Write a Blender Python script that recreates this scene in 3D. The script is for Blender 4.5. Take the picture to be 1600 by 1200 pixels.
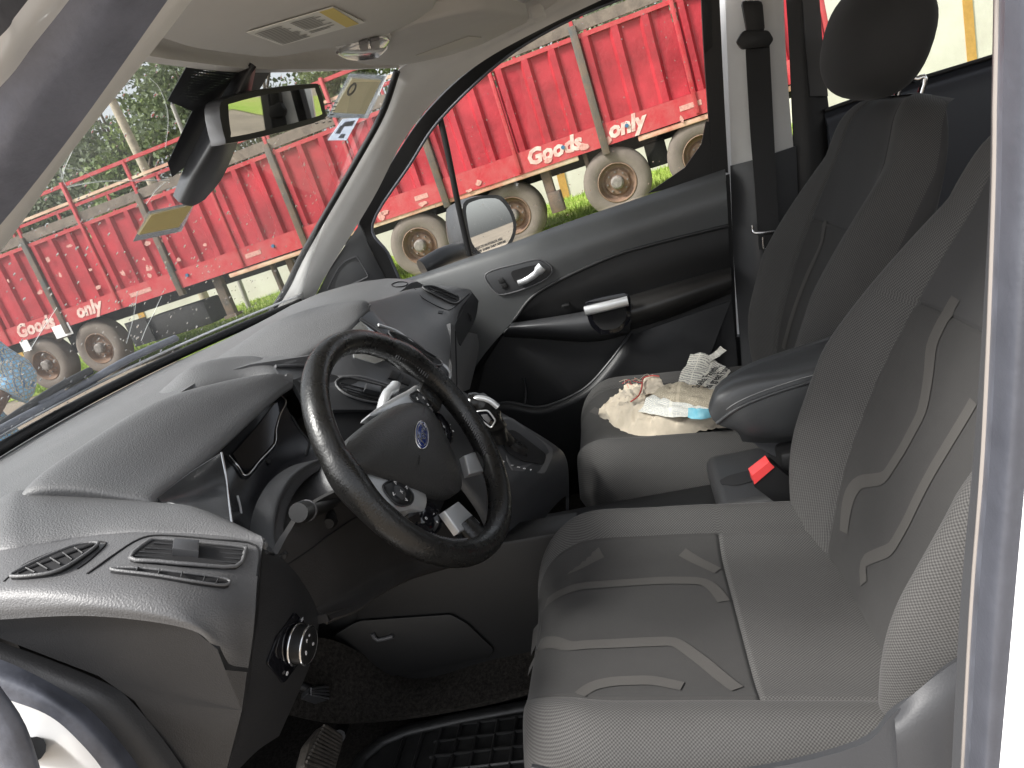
import bpy, bmesh, math, random
from mathutils import Vector, Matrix, noise
rad = math.radians
scene = bpy.context.scene
for o in list(bpy.data.objects): bpy.data.objects.remove(o)
COL = scene.collection

# ------------------------------------------------------------------ camera
CAM_POS = Vector((-1.282, -0.331, 1.0))
YAW, PITCH, ROLL, FOCAL = rad(11.72), rad(16.56), rad(-15.75), 1171.0 / 1600.0
def cam_axes():
    cy, sy, cp, sp = math.cos(YAW), math.sin(YAW), math.cos(PITCH), math.sin(PITCH)
    f = Vector((cy * cp, sy * cp, -sp)); r = Vector((sy, -cy, 0)); u = r.cross(f)
    c, s = math.cos(ROLL), math.sin(ROLL)
    return c * r + s * u, -s * r + c * u, f
CR, CU, CF = cam_axes()
cam_data = bpy.data.cameras.new('camera')
cam = bpy.data.objects.new('camera', cam_data); COL.objects.link(cam)
m3 = Matrix((CR, CU, -CF)).transposed()
cam.matrix_world = Matrix.Translation(CAM_POS) @ m3.to_4x4()
cam_data.sensor_width = 36.0; cam_data.lens = 36.0 * FOCAL
cam_data.clip_start = 0.02; cam_data.clip_end = 3000
scene.camera = cam

# ------------------------------------------------------------------ light
SUN_DIR = Vector((-0.45, 0.72, 0.92)).normalized()          # towards the sun
world = bpy.data.worlds.new('World'); scene.world = world; world.use_nodes = True
nt = world.node_tree; nt.nodes.clear()
sky = nt.nodes.new('ShaderNodeTexSky'); sky.sky_type = 'NISHITA'; sky.sun_disc = False
sky.sun_elevation = math.asin(SUN_DIR.z); sky.sun_rotation = math.atan2(SUN_DIR.x, SUN_DIR.y)
sky.air_density = 1.0; sky.dust_density = 4.0; sky.ozone_density = 1.0
hs = nt.nodes.new('ShaderNodeHueSaturation'); hs.inputs['Saturation'].default_value = 0.25   # thin white overcast
bg = nt.nodes.new('ShaderNodeBackground'); bg.inputs['Strength'].default_value = 0.125
wo = nt.nodes.new('ShaderNodeOutputWorld')
nt.links.new(sky.outputs[0], hs.inputs['Color']); nt.links.new(hs.outputs[0], bg.inputs['Color']); nt.links.new(bg.outputs[0], wo.inputs[0])
sl = bpy.data.lights.new('sun', 'SUN'); sl.energy = 2.5; sl.angle = rad(12); sl.color = (1.0, 0.97, 0.93)
sun = bpy.data.objects.new('sun', sl); COL.objects.link(sun)
sun.rotation_euler = SUN_DIR.to_track_quat('Z', 'Y').to_euler()
vs = scene.view_settings
vs.view_transform = 'Standard'; vs.look = 'None'; vs.exposure = 1.55; vs.gamma = 1.0; vs.use_curve_mapping = False
scene.cycles.max_bounces = 10; scene.cycles.transparent_max_bounces = 24
scene.cycles.use_denoising = True
# ------------------------------------------------------------------ helpers
# placements used inside loops below
SPOTS_0 = iter([[(-0.6266, 0.1469, 0.5269)], [(-0.5762, 0.137, 0.5594)], [(-0.5677, 0.1394, 0.5426)]])
SPOTS_1 = iter([[(0.0669, 0.1277, 0.6899), (0.0717, 0.1169, 0.6779), (0.0535, 0.1188, 0.6736), (0.0501, 0.13, 0.6851)], [(0.0722, 0.1141, 0.6745), (0.0796, 0.104, 0.6617), (0.0598, 0.1057, 0.6579), (0.054, 0.1161, 0.6702)], [(0.0828, 0.1017, 0.6588), (0.0923, 0.0924, 0.6441), (0.0702, 0.094, 0.6397), (0.0612, 0.1032, 0.6542)], [(0.0927, 0.0908, 0.6409), (0.105, 0.0834, 0.6255), (0.0835, 0.0855, 0.6211), (0.0709, 0.0925, 0.6365)], [(0.0088, 0.1504, 0.6825), (0.0157, 0.1378, 0.6721), (-0.0048, 0.1421, 0.6647), (-0.0127, 0.1542, 0.6752)], [(0.0116, 0.1338, 0.6649), (0.0159, 0.1229, 0.6544), (0.0009, 0.1259, 0.6487), (-0.0034, 0.1367, 0.6591)]])
SPOTS_2 = iter([(0.6, 0.1723, 0.7153), (0.6, 0.1545, 0.704), (0.6, 0.1368, 0.6927)])
SPOTS_3 = iter([(0.59, 0.1696, 0.7168), (0.59, 0.1519, 0.7056), (0.59, 0.1343, 0.6944)])
SPOTS_4 = iter([[(0.7186, 0.0425, 0.6924), (0.7187, 0.0292, 0.6945), (0.7177, 0.0255, 0.6811), (0.7177, 0.0405, 0.6794)], [(0.7177, 0.0376, 0.6769), (0.7177, 0.0243, 0.679), (0.7182, 0.0208, 0.6654), (0.718, 0.0358, 0.6636)]])
SPOTS_5 = iter([[(-0.0296, -0.0149, 0.4759)], [(-0.0224, -0.0263, 0.4621)], [(-0.0151, -0.0353, 0.4527)], [(-0.0074, -0.0435, 0.4445)], [(0.0022, -0.0526, 0.4353)]])
SPOTS_6 = iter([[(-0.0762, 0.0041, 1.2155), (-0.0736, -0.0098, 1.2155), (-0.009, 0.0113, 1.2155), (-0.0188, 0.0214, 1.2155)], [(-0.0722, -0.0136, 1.2155), (-0.0648, -0.026, 1.2155), (0.0059, -0.004, 1.2155), (-0.0058, 0.0068, 1.2155)]])
SPOTS_7 = iter([[(-0.2316, 0.397, 0.1998), (-0.1773, 0.397, 0.1553), (-0.1243, 0.397, 0.0918)], [(-0.2338, 0.397, 0.1974), (-0.1819, 0.397, 0.1504), (-0.1293, 0.397, 0.0868)], [(-0.2359, 0.397, 0.195), (-0.1866, 0.397, 0.1455), (-0.1343, 0.397, 0.0818)], [(-0.2381, 0.397, 0.1926), (-0.1912, 0.397, 0.1406), (-0.1392, 0.397, 0.0768)]])
SPOTS_8 = iter([[(-0.0501, 0.5073, 1.0292), (-0.0435, 0.4607, 1.0697), (0.106, 0.4562, 1.071), (0.1072, 0.5076, 1.0264)], [(-0.0438, 0.497, 1.0383), (-0.0317, 0.4671, 1.0644), (0.1001, 0.4615, 1.0668), (0.0871, 0.4983, 1.0355)], [(0.434, 0.2659, 1.1806), (0.4146, 0.1803, 1.2489), (0.5731, 0.1417, 1.2423), (0.6048, 0.2264, 1.1687)], [(0.4423, 0.2536, 1.1885), (0.4335, 0.1849, 1.2419), (0.5573, 0.1551, 1.2365), (0.5775, 0.2242, 1.1783)], [(0.4918, 0.3019, 1.1386), (0.5009, 0.255, 1.174), (0.5645, 0.2348, 1.1736), (0.5685, 0.2842, 1.1326)], [(0.504, 0.2844, 1.1499), (0.5062, 0.2675, 1.1629), (0.5219, 0.2637, 1.1619), (0.5224, 0.2802, 1.1486)], [(0.5105, 0.2679, 1.1615), (0.5151, 0.2572, 1.1689), (0.5539, 0.2445, 1.1687), (0.5535, 0.2558, 1.1598)], [(0.5277, 0.2884, 1.1404), (0.5291, 0.2799, 1.147), (0.5475, 0.2754, 1.1456), (0.5488, 0.2834, 1.1387)]])
SPOTS_9 = iter([[(-0.3609, 0.2853, 1.1809), (-0.3577, 0.3187, 1.1552), (-0.3572, 0.3489, 1.1309), (-0.3487, 0.3645, 1.1197)], [(-0.3277, 0.3785, 1.1117), (-0.2857, 0.3836, 1.1142), (-0.2337, 0.3901, 1.1159), (-0.1464, 0.4027, 1.1141), (-0.0208, 0.4147, 1.1097)], [(-0.2461, 0.2534, 1.2214), (-0.2001, 0.2709, 1.2131), (-0.1365, 0.3096, 1.1887), (-0.0914, 0.3592, 1.1525)], [(-0.3687, 0.3464, 1.1309), (-0.3487, 0.3645, 1.1197), (-0.3277, 0.3785, 1.1117)], [(0.0471, 0.606, 0.9406), (0.0691, 0.6477, 0.8996), (0.0785, 0.6769, 0.8703), (0.0832, 0.7009, 0.8457)], [(0.1448, 0.6266, 0.9147), (0.1406, 0.6603, 0.882), (0.1357, 0.6824, 0.8604), (0.135, 0.7051, 0.8374)], [(-0.2085, 0.5708, 0.9607), (-0.2309, 0.5994, 0.9304), (-0.2448, 0.6194, 0.9089)], [(-0.0328, 0.4168, 1.1078), (-0.051, 0.4285, 1.098), (-0.0616, 0.4481, 1.0811)], [(-0.3572, 0.3489, 1.1309), (-0.3061, 0.3627, 1.1284), (-0.2532, 0.3858, 1.117)]])
MW = {}
def V(p): return Vector(p)

def link(o, parent=None, label=None, cat=None, group=None, kind=None, local=False):
    COL.objects.link(o)
    if parent is not None:
        o.parent = parent
        if not local: o.matrix_parent_inverse = TM[parent.name].inverted()
    if label: o['label'] = label
    if cat: o['category'] = cat
    if group: o['group'] = group
    if kind: o['kind'] = kind
    return o
TM = {}
def thing(name, label, cat, loc=(0, 0, 0), rot=None, group=None, kind=None):
    o = bpy.data.objects.new(name, None); o.empty_display_size = 0.05
    m = Matrix.Translation(Vector(loc)) @ (rot.to_4x4() if rot is not None else Matrix.Identity(4))
    o.matrix_world = m; TM[o.name] = m
    return link(o, None, label, cat, group, kind)

def mesh(name, verts, faces, mat, parent=None, smooth=40, local=False, uvs=None, mats=None, midx=None, **kw):
    me = bpy.data.meshes.new(name)
    me.from_pydata([tuple(v) for v in verts], [], faces)
    if uvs is not None:
        uvl = me.uv_layers.new(name='UVMap')
        for lp in me.loops: uvl.data[lp.index].uv = uvs[lp.vertex_index]
    for mm in (mats or [mat]): me.materials.append(mm)
    if midx is not None: me.polygons.foreach_set('material_index', midx)
    me.validate(); me.update()
    if smooth:
        me.polygons.foreach_set('use_smooth', [True] * len(me.polygons))
        me.set_sharp_from_angle(angle=rad(smooth))
    o = bpy.data.objects.new(name, me)
    TM[o.name] = Matrix.Identity(4) if not (local and parent) else TM[parent.name].copy()
    MW[o.name] = TM[o.name]
    return link(o, parent, local=local, **kw)

def from_bm(name, bm, mat, parent=None, smooth=40, local=False, mats=None, **kw):
    me = bpy.data.meshes.new(name); bm.normal_update(); bm.to_mesh(me); bm.free()
    for mm in (mats or [mat]): me.materials.append(mm)
    if smooth:
        me.polygons.foreach_set('use_smooth', [True] * len(me.polygons))
        me.set_sharp_from_angle(angle=rad(smooth))
    o = bpy.data.objects.new(name, me)
    TM[o.name] = Matrix.Identity(4) if not (local and parent) else TM[parent.name].copy()
    MW[o.name] = TM[o.name]
    return link(o, parent, local=local, **kw)

def cr(pts, n, closed=False):
    """Catmull-Rom through pts, n samples per span"""
    pts = [Vector(p) for p in pts]; k = len(pts); out = []
    if k == 2 and not closed:
        return [pts[0].lerp(pts[1], i / n) for i in range(n + 1)]
    spans = k if closed else k - 1
    for i in range(spans):
        if closed: p0, p1, p2, p3 = pts[(i - 1) % k], pts[i], pts[(i + 1) % k], pts[(i + 2) % k]
        else:
            p1, p2 = pts[i], pts[i + 1]
            p0 = pts[i - 1] if i > 0 else p1 * 2 - p2
            p3 = pts[i + 2] if i + 2 < k else p2 * 2 - p1
        for j in range(n):
            t = j / n
            out.append(0.5 * ((2 * p1) + (p2 - p0) * t + (2 * p0 - 5 * p1 + 4 * p2 - p3) * t * t + (3 * p1 - p0 - 3 * p2 + p3) * t ** 3))
    if not closed: out.append(pts[-1].copy())
    return out

def grid_mesh(name, rows, mat, parent=None, thick=0.0, outward=None, smooth=50, local=False, **kw):
    """rows: equal-length lists of points -> sheet with real thickness behind it (away from 'outward')"""
    R, C = len(rows), len(rows[0])
    vs_ = [Vector(p) for r in rows for p in r]
    fs = [(i * C + j, i * C + j + 1, (i + 1) * C + j + 1, (i + 1) * C + j) for i in range(R - 1) for j in range(C - 1)]
    nrm = [Vector((0, 0, 0)) for _ in vs_]
    for f in fs:
        a, b, c, d = [vs_[k] for k in f]
        nn = (c - a).cross(d - b)
        for k in f: nrm[k] += nn
    mid = sum(vs_, Vector()) / len(vs_)
    view = Vector(outward) - mid if outward is not None else CAM_POS - mid
    tot = sum((nrm[i].dot(view) for i in range(len(vs_))))
    if tot < 0:
        fs = [tuple(reversed(f)) for f in fs]; nrm = [-n for n in nrm]
    if thick:
        for i, n in enumerate(nrm):
            vs_.append(vs_[i] - (n.normalized() if n.length > 1e-12 else view.normalized()) * thick)
        N = R * C
        fs2 = [tuple(k + N for k in reversed(f)) for f in fs]
        edge = [(0, j) for j in range(C)] + [(i, C - 1) for i in range(1, R)] + [(R - 1, j) for j in range(C - 2, -1, -1)] + [(i, 0) for i in range(R - 2, 0, -1)]
        idx = [i * C + j for i, j in edge]
        side = []
        for a, b in zip(idx, idx[1:] + idx[:1]):
            side.append((a, b, b + N, a + N) if tot < 0 else (b, a, a + N, b + N))
        fs = fs + fs2 + side
    o = mesh(name, vs_, fs, mat, parent, smooth, local, **kw)
    return o

def patch(name, rows, mat, parent=None, n=6, m=6, thick=0.01, **kw):
    """smooth sheet through a net of points"""
    rows = [cr(r, n) for r in rows]
    cols = list(zip(*rows)); cols = [cr(c, m) for c in cols]
    rows2 = list(zip(*cols))
    return grid_mesh(name, rows2, mat, parent, thick, **kw)

def tube(name, path, r, mat, parent=None, n=8, closed=False, smooth=60, local=False, sub=0, flat=None, ref=None, caps=True, **kw):
    """round (or flattened, flat=(w,h) with ref up vector) bar along a path"""
    pts = [Vector(p) for p in path]
    if sub: pts = cr(pts, sub, closed)
    k = len(pts); rr = r if isinstance(r, (list, tuple)) else [r] * k
    if len(rr) != k: rr = [rr[0] + (rr[-1] - rr[0]) * i / (k - 1) for i in range(k)] if len(rr) == 2 else [rr[min(int(i * len(rr) / k), len(rr) - 1)] for i in range(k)]
    vs_, fs = [], []
    up = Vector(ref) if ref is not None else None; pu = None
    for i in range(k):
        a = pts[(i - 1) % k] if (closed or i > 0) else pts[i]
        b = pts[(i + 1) % k] if (closed or i < k - 1) else pts[i]
        t = (b - a).normalized()
        if up is not None: u = up
        elif pu is None: u = Vector((0, 0, 1)) if abs(t.z) < 0.9 else Vector((1, 0, 0))
        else: u = pu
        s = t.cross(u)
        if s.length < 1e-6: s = t.cross(Vector((1, 0.3, 0.2)))
        s.normalize(); u = s.cross(t).normalized(); pu = u
        for j in range(n):
            an = 2 * math.pi * (j + 0.5) / n
            if flat:
                ca, sa = math.cos(an), math.sin(an)
                e = flat[2] if len(flat) > 2 else 1.0
                ca = math.copysign(abs(ca) ** e, ca); sa = math.copysign(abs(sa) ** e, sa)
                vs_.append(pts[i] + (s * ca * flat[0] + u * sa * flat[1]) * rr[i])
            else: vs_.append(pts[i] + (s * math.cos(an) + u * math.sin(an)) * rr[i])
    for i in range(k if closed else k - 1):
        for j in range(n):
            a, b = i * n + j, i * n + (j + 1) % n
            c, d = ((i + 1) % k) * n + (j + 1) % n, ((i + 1) % k) * n + j
            fs.append((a, b, c, d))
    if not closed and caps:
        fs.append(tuple(reversed(range(n)))); fs.append(tuple(range((k - 1) * n, k * n)))
    o = mesh(name, vs_, fs, mat, parent, smooth, local, **kw)
    return o

def prism(name, outline, vec, mat, parent=None, bevel=0.0, seg=2, local=False, smooth=35, **kw):
    """outline (3D, roughly planar) pushed along vec; rim edge rounded"""
    bm = bmesh.new(); vec = Vector(vec)
    a = [bm.verts.new(Vector(p)) for p in outline]; b = [bm.verts.new(Vector(p) + vec) for p in outline]
    f1 = bm.faces.new(a); f2 = bm.faces.new(list(reversed(b))); n = len(a)
    for i in range(n): bm.faces.new((a[(i + 1) % n], a[i], b[i], b[(i + 1) % n]))
    bmesh.ops.recalc_face_normals(bm, faces=bm.faces[:])
    if bevel:
        ed = [e for e in bm.edges if (e.verts[0] in b and e.verts[1] in b)]
        bmesh.ops.bevel(bm, geom=ed, offset=bevel, segments=seg, affect='EDGES', profile=0.5)
    return from_bm(name, bm, mat, parent, smooth, local, **kw)

def box(name, size, loc, mat, parent=None, rot=None, bevel=0.0, seg=2, local=False, smooth=35, **kw):
    bm = bmesh.new(); bmesh.ops.create_cube(bm, size=1.0)
    bmesh.ops.scale(bm, vec=Vector(size), verts=bm.verts[:])
    if bevel: bmesh.ops.bevel(bm, geom=bm.edges[:], offset=bevel, segments=seg, affect='EDGES', profile=0.5)
    if rot is not None: bmesh.ops.rotate(bm, cent=(0, 0, 0), matrix=rot, verts=bm.verts[:])
    bmesh.ops.translate(bm, vec=Vector(loc), verts=bm.verts[:])
    return from_bm(name, bm, mat, parent, smooth, local, **kw)

def rround(pts, n=4, t=0.25):
    """round the corners of a polygon (each corner cut by t of the shorter side)"""
    pts = [Vector(p) for p in pts]; k = len(pts); out = []
    for i in range(k):
        p, a, b = pts[i], pts[i - 1], pts[(i + 1) % k]
        d = min((a - p).length, (b - p).length) * t
        s, e = p + (a - p).normalized() * d, p + (b - p).normalized() * d
        for j in range(n + 1):
            u = j / n
            out.append((1 - u) ** 2 * s + 2 * u * (1 - u) * p + u * u * e)
    return out

def frame(name, outer, inner, vec, mat, parent=None, local=False, **kw):
    """ring between two equal-count loops, pushed along vec"""
    n = len(outer); vec = Vector(vec)
    vs_ = [Vector(p) for p in outer] + [Vector(p) for p in inner]; vs_ += [v + vec for v in vs_]
    fs = []
    for i in range(n):
        j = (i + 1) % n
        fs += [(i, j, n + j, n + i), (2 * n + i, 3 * n + i, 3 * n + j, 2 * n + j), (i, 2 * n + i, 2 * n + j, j), (n + i, n + j, 3 * n + j, 3 * n + i)]
    bm = bmesh.new(); bv = [bm.verts.new(v) for v in vs_]
    for f in fs: bm.faces.new([bv[k] for k in f])
    bmesh.ops.recalc_face_normals(bm, faces=bm.faces[:])
    return from_bm(name, bm, mat, parent, 35, local, **kw)

def inset(loop, k):
    c = sum((Vector(p) for p in loop), Vector()) / len(loop)
    return [c + (Vector(p) - c) * k for p in loop]
def outward_n(loop, toward=None):
    pts = [Vector(p) for p in loop]; c = sum(pts, Vector()) / len(pts); n = Vector()
    for a, b in zip(pts, pts[1:] + pts[:1]): n += (a - c).cross(b - c)
    n.normalize()
    return n if n.dot((Vector(toward) if toward is not None else CAM_POS) - c) > 0 else -n

def text_mesh(name, body, size, mat, parent, origin, xdir, ydir, lift=0.0005, bold=0.0, shear=0.0, align='CENTER', local=False, depth=0.0006, space=1.0, **kw):
    cu = bpy.data.curves.new('lettering', 'FONT'); cu.body = body; cu.size = size; cu.align_x = align; cu.align_y = 'CENTER'
    cu.offset = bold; cu.shear = shear; cu.extrude = depth / 2; cu.resolution_u = 2; cu.space_character = space
    tmp = bpy.data.objects.new('lettering', cu); COL.objects.link(tmp)
    dg = bpy.context.evaluated_depsgraph_get()
    me = bpy.data.meshes.new_from_object(tmp.evaluated_get(dg))
    bpy.data.objects.remove(tmp); bpy.data.curves.remove(cu)
    x = Vector(xdir).normalized(); z = x.cross(Vector(ydir)).normalized(); y = z.cross(x)
    m = Matrix((x, y, z)).transposed().to_4x4(); m.translation = Vector(origin) + z * lift
    me.transform(m); me.materials.clear(); me.materials.append(mat)
    o = bpy.data.objects.new(name, me)
    TM[o.name] = Matrix.Identity(4)
    return link(o, parent, local=local, **kw)

# ------------------------------------------------------------------ materials
def mat(name, col, rough=0.5, metal=0.0, bump=0.0, bscale=400.0, var=0.0, vscale=6.0, col2=None, coat=0.0, spec=0.5, sheen=0.0, emit=None, detail=3.0, rvar=0.0):
    m = bpy.data.materials.new(name); m.use_nodes = True; nt = m.node_tree
    b = nt.nodes['Principled BSDF']
    b.inputs['Base Color'].default_value = (*col, 1); b.inputs['Roughness'].default_value = rough; b.inputs['Metallic'].default_value = metal
    b.inputs['Coat Weight'].default_value = coat; b.inputs['Specular IOR Level'].default_value = spec
    b.inputs['Sheen Weight'].default_value = sheen
    tc = nt.nodes.new('ShaderNodeTexCoord')
    if var or col2 or rvar:
        nz = nt.nodes.new('ShaderNodeTexNoise'); nz.inputs['Scale'].default_value = vscale; nz.inputs['Detail'].default_value = 6; nz.inputs['Roughness'].default_value = 0.65
        nt.links.new(tc.outputs['Object'], nz.inputs['Vector'])
        if var or col2:
            mx = nt.nodes.new('ShaderNodeMix'); mx.data_type = 'RGBA'
            c2 = col2 if col2 else tuple(min(1, c * (1 + var)) for c in col)
            c1 = col if col2 else tuple(c * (1 - var) for c in col)
            rp = nt.nodes.new('ShaderNodeMapRange'); rp.inputs['From Min'].default_value = 0.35; rp.inputs['From Max'].default_value = 0.68
            nt.links.new(nz.outputs['Fac'], rp.inputs['Value'])
            mx.inputs[6].default_value = (*c1, 1); mx.inputs[7].default_value = (*c2, 1)
            nt.links.new(rp.outputs[0], mx.inputs[0]); nt.links.new(mx.outputs[2], b.inputs['Base Color'])
        if rvar:
            r2 = nt.nodes.new('ShaderNodeMapRange'); r2.inputs['From Min'].default_value = 0.3; r2.inputs['From Max'].default_value = 0.7
            r2.inputs['To Min'].default_value = max(0.02, rough - rvar); r2.inputs['To Max'].default_value = min(1, rough + rvar)
            nt.links.new(nz.outputs['Fac'], r2.inputs['Value']); nt.links.new(r2.outputs[0], b.inputs['Roughness'])
    if bump:
        nb = nt.nodes.new('ShaderNodeTexNoise'); nb.inputs['Scale'].default_value = bscale; nb.inputs['Detail'].default_value = detail
        nt.links.new(tc.outputs['Object'], nb.inputs['Vector'])
        bp = nt.nodes.new('ShaderNodeBump'); bp.inputs['Strength'].default_value = bump; bp.inputs['Distance'].default_value = 0.5 / bscale
        nt.links.new(nb.outputs['Fac'], bp.inputs['Height']); nt.links.new(bp.outputs[0], b.inputs['Normal'])
    if emit:
        b.inputs['Emission Color'].default_value = (*emit[0], 1); b.inputs['Emission Strength'].default_value = emit[1]
    return m

def glass_mat(name, tint=(0.93, 0.96, 0.95), rough=0.0, haze=0.0):
    m = bpy.data.materials.new(name); m.use_nodes = True; nt = m.node_tree; nt.nodes.clear()
    out = nt.nodes.new('ShaderNodeOutputMaterial'); tr = nt.nodes.new('ShaderNodeBsdfTransparent'); gl = nt.nodes.new('ShaderNodeBsdfGlossy')
    tr.inputs['Color'].default_value = (*tint, 1); gl.inputs['Roughness'].default_value = rough
    fr = nt.nodes.new('ShaderNodeFresnel'); fr.inputs['IOR'].default_value = 1.45
    mx = nt.nodes.new('ShaderNodeMixShader')
    nt.links.new(fr.outputs[0], mx.inputs[0]); nt.links.new(tr.outputs[0], mx.inputs[1]); nt.links.new(gl.outputs[0], mx.inputs[2])
    last = mx
    if haze:
        df = nt.nodes.new('ShaderNodeBsdfDiffuse'); df.inputs['Color'].default_value = (0.7, 0.72, 0.74, 1)
        tc = nt.nodes.new('ShaderNodeTexCoord'); nz = nt.nodes.new('ShaderNodeTexNoise'); nz.inputs['Scale'].default_value = 5; nz.inputs['Detail'].default_value = 4
        nt.links.new(tc.outputs['Object'], nz.inputs['Vector'])
        ml = nt.nodes.new('ShaderNodeMath'); ml.operation = 'MULTIPLY'; ml.inputs[1].default_value = haze * 2
        nt.links.new(nz.outputs['Fac'], ml.inputs[0])
        m2 = nt.nodes.new('ShaderNodeMixShader'); nt.links.new(ml.outputs[0], m2.inputs[0]); nt.links.new(mx.outputs[0], m2.inputs[1]); nt.links.new(df.outputs[0], m2.inputs[2]); last = m2
    nt.links.new(last.outputs[0], out.inputs[0])
    return m

def paper_mat(name, col, var=0.0):
    """thin card on glass: daylight glows through it"""
    m = mat(name, col, 0.7, var=var, vscale=60); nt = m.node_tree; b = nt.nodes['Principled BSDF']
    tl = nt.nodes.new('ShaderNodeBsdfTranslucent'); tl.inputs['Color'].default_value = (*col, 1); ms = nt.nodes.new('ShaderNodeMixShader'); ms.inputs[0].default_value = 0.6
    nt.links.new(b.outputs[0], ms.inputs[1]); nt.links.new(tl.outputs[0], ms.inputs[2]); nt.links.new(ms.outputs[0], nt.nodes['Material Output'].inputs[0])
    return m

def fabric_mat(name, c_dark, c_light, pitch=0.0026, sheen=0.08, contrast=1.0, blend=0.55):
    """woven cloth: yarn grid read from the UVs (metres)"""
    m = bpy.data.materials.new(name); m.use_nodes = True; nt = m.node_tree; b = nt.nodes['Principled BSDF']
    b.inputs['Roughness'].default_value = 0.92; b.inputs['Sheen Weight'].default_value = sheen; b.inputs['Sheen Roughness'].default_value = 0.4; b.inputs['Specular IOR Level'].default_value = 0.25
    uv = nt.nodes.new('ShaderNodeUVMap'); sp = nt.nodes.new('ShaderNodeSeparateXYZ'); nt.links.new(uv.outputs[0], sp.inputs[0])
    ss = []
    for k in (0, 1):
        mu = nt.nodes.new('ShaderNodeMath'); mu.operation = 'MULTIPLY'; mu.inputs[1].default_value = 2 * math.pi / pitch
        si = nt.nodes.new('ShaderNodeMath'); si.operation = 'SINE'
        nt.links.new(sp.outputs[k], mu.inputs[0]); nt.links.new(mu.outputs[0], si.inputs[0]); ss.append(si)
    pr = nt.nodes.new('ShaderNodeMath'); pr.operation = 'MULTIPLY'; nt.links.new(ss[0].outputs[0], pr.inputs[0]); nt.links.new(ss[1].outputs[0], pr.inputs[1])
    tc = nt.nodes.new('ShaderNodeTexCoord')
    nz = nt.nodes.new('ShaderNodeTexNoise'); nz.inputs['Scale'].default_value = 9; nz.inputs['Detail'].default_value = 8; nz.inputs['Roughness'].default_value = 0.7
    nt.links.new(tc.outputs['Object'], nz.inputs['Vector'])
    nf = nt.nodes.new('ShaderNodeTexNoise'); nf.inputs['Scale'].default_value = 700; nf.inputs['Detail'].default_value = 2
    nt.links.new(tc.outputs['Object'], nf.inputs['Vector'])
    mr = nt.nodes.new('ShaderNodeMapRange'); mr.inputs['From Min'].default_value = -1; mr.inputs['From Max'].default_value = 1
    mr.inputs['To Min'].default_value = 0.5 - 0.5 * contrast; mr.inputs['To Max'].default_value = 0.5 + 0.5 * contrast
    nt.links.new(pr.outputs[0], mr.inputs['Value'])
    ad = nt.nodes.new('ShaderNodeMix'); ad.data_type = 'FLOAT'; ad.inputs[0].default_value = 1 - blend
    nt.links.new(mr.outputs[0], ad.inputs[2]); nt.links.new(nz.outputs['Fac'], ad.inputs[3])
    a2 = nt.nodes.new('ShaderNodeMix'); a2.data_type = 'FLOAT'; a2.inputs[0].default_value = 0.25
    nt.links.new(ad.outputs[0], a2.inputs[2]); nt.links.new(nf.outputs['Fac'], a2.inputs[3])
    mx = nt.nodes.new('ShaderNodeMix'); mx.data_type = 'RGBA'; mx.inputs[6].default_value = (*c_dark, 1); mx.inputs[7].default_value = (*c_light, 1)
    nt.links.new(a2.outputs[0], mx.inputs[0]); nt.links.new(mx.outputs[2], b.inputs['Base Color'])
    bp = nt.nodes.new('ShaderNodeBump'); bp.inputs['Strength'].default_value = 0.35; bp.inputs['Distance'].default_value = 0.0006
    nt.links.new(a2.outputs[0], bp.inputs['Height']); nt.links.new(bp.outputs[0], b.inputs['Normal'])
    return m

M = {}
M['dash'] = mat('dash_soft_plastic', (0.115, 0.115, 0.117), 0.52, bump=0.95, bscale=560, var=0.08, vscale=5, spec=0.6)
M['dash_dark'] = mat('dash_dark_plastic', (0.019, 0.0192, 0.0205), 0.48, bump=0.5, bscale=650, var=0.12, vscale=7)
M['smooth_dark'] = mat('smooth_dark_plastic', (0.045, 0.046, 0.049), 0.36, bump=0.10, bscale=300, rvar=0.06, vscale=20)
M['trim_grey'] = mat('satin_grey_trim', (0.10, 0.10, 0.105), 0.36, bump=0.06, bscale=400)
M['module'] = mat('vent_module_plastic', (0.098, 0.098, 0.100), 0.44, bump=0.75, bscale=560, var=0.06)
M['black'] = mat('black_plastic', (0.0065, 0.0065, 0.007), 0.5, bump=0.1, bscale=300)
M['flat_black'] = mat('shade_ink_black', (0.006, 0.006, 0.007), 0.8)  # near black: painted shade of recesses, also joints, hair and ink
M['gloss_black'] = mat('gloss_black', (0.006, 0.006, 0.008), 0.08)
M['pad_black'] = mat('button_black', (0.008, 0.008, 0.009), 0.32)
M['cluster'] = mat('cluster_plastic', (0.012, 0.012, 0.014), 0.25)
M['chrome'] = mat('chrome', (0.75, 0.75, 0.76), 0.16, metal=1.0)
M['satin'] = mat('satin_silver', (0.62, 0.63, 0.64), 0.36, metal=0.7)
M['leather'] = mat('worn_black_leather', (0.010, 0.0098, 0.0095), 0.30, bump=0.35, bscale=300, rvar=0.13, vscale=30)
M['leather_arm'] = mat('armrest_leather', (0.045, 0.047, 0.049), 0.42, bump=0.28, bscale=420, rvar=0.05)
M['hub'] = mat('wheel_hub_plastic', (0.036, 0.036, 0.036), 0.40, bump=0.7, bscale=380)
M['headliner'] = mat('headliner_cloth', (0.62, 0.61, 0.59), 0.9, bump=0.3, bscale=900, var=0.05, vscale=9)
M['visor'] = mat('visor_vinyl', (0.48, 0.47, 0.45), 0.75, bump=0.25, bscale=700, var=0.04)
M['pillar'] = mat('pillar_trim', (0.62, 0.615, 0.60), 0.55, bump=0.25, bscale=700, var=0.04)
M['rubber'] = mat('seal_rubber', (0.075, 0.080, 0.098), 0.45, bump=0.15, bscale=160, var=0.3, vscale=25, rvar=0.1)
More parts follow.
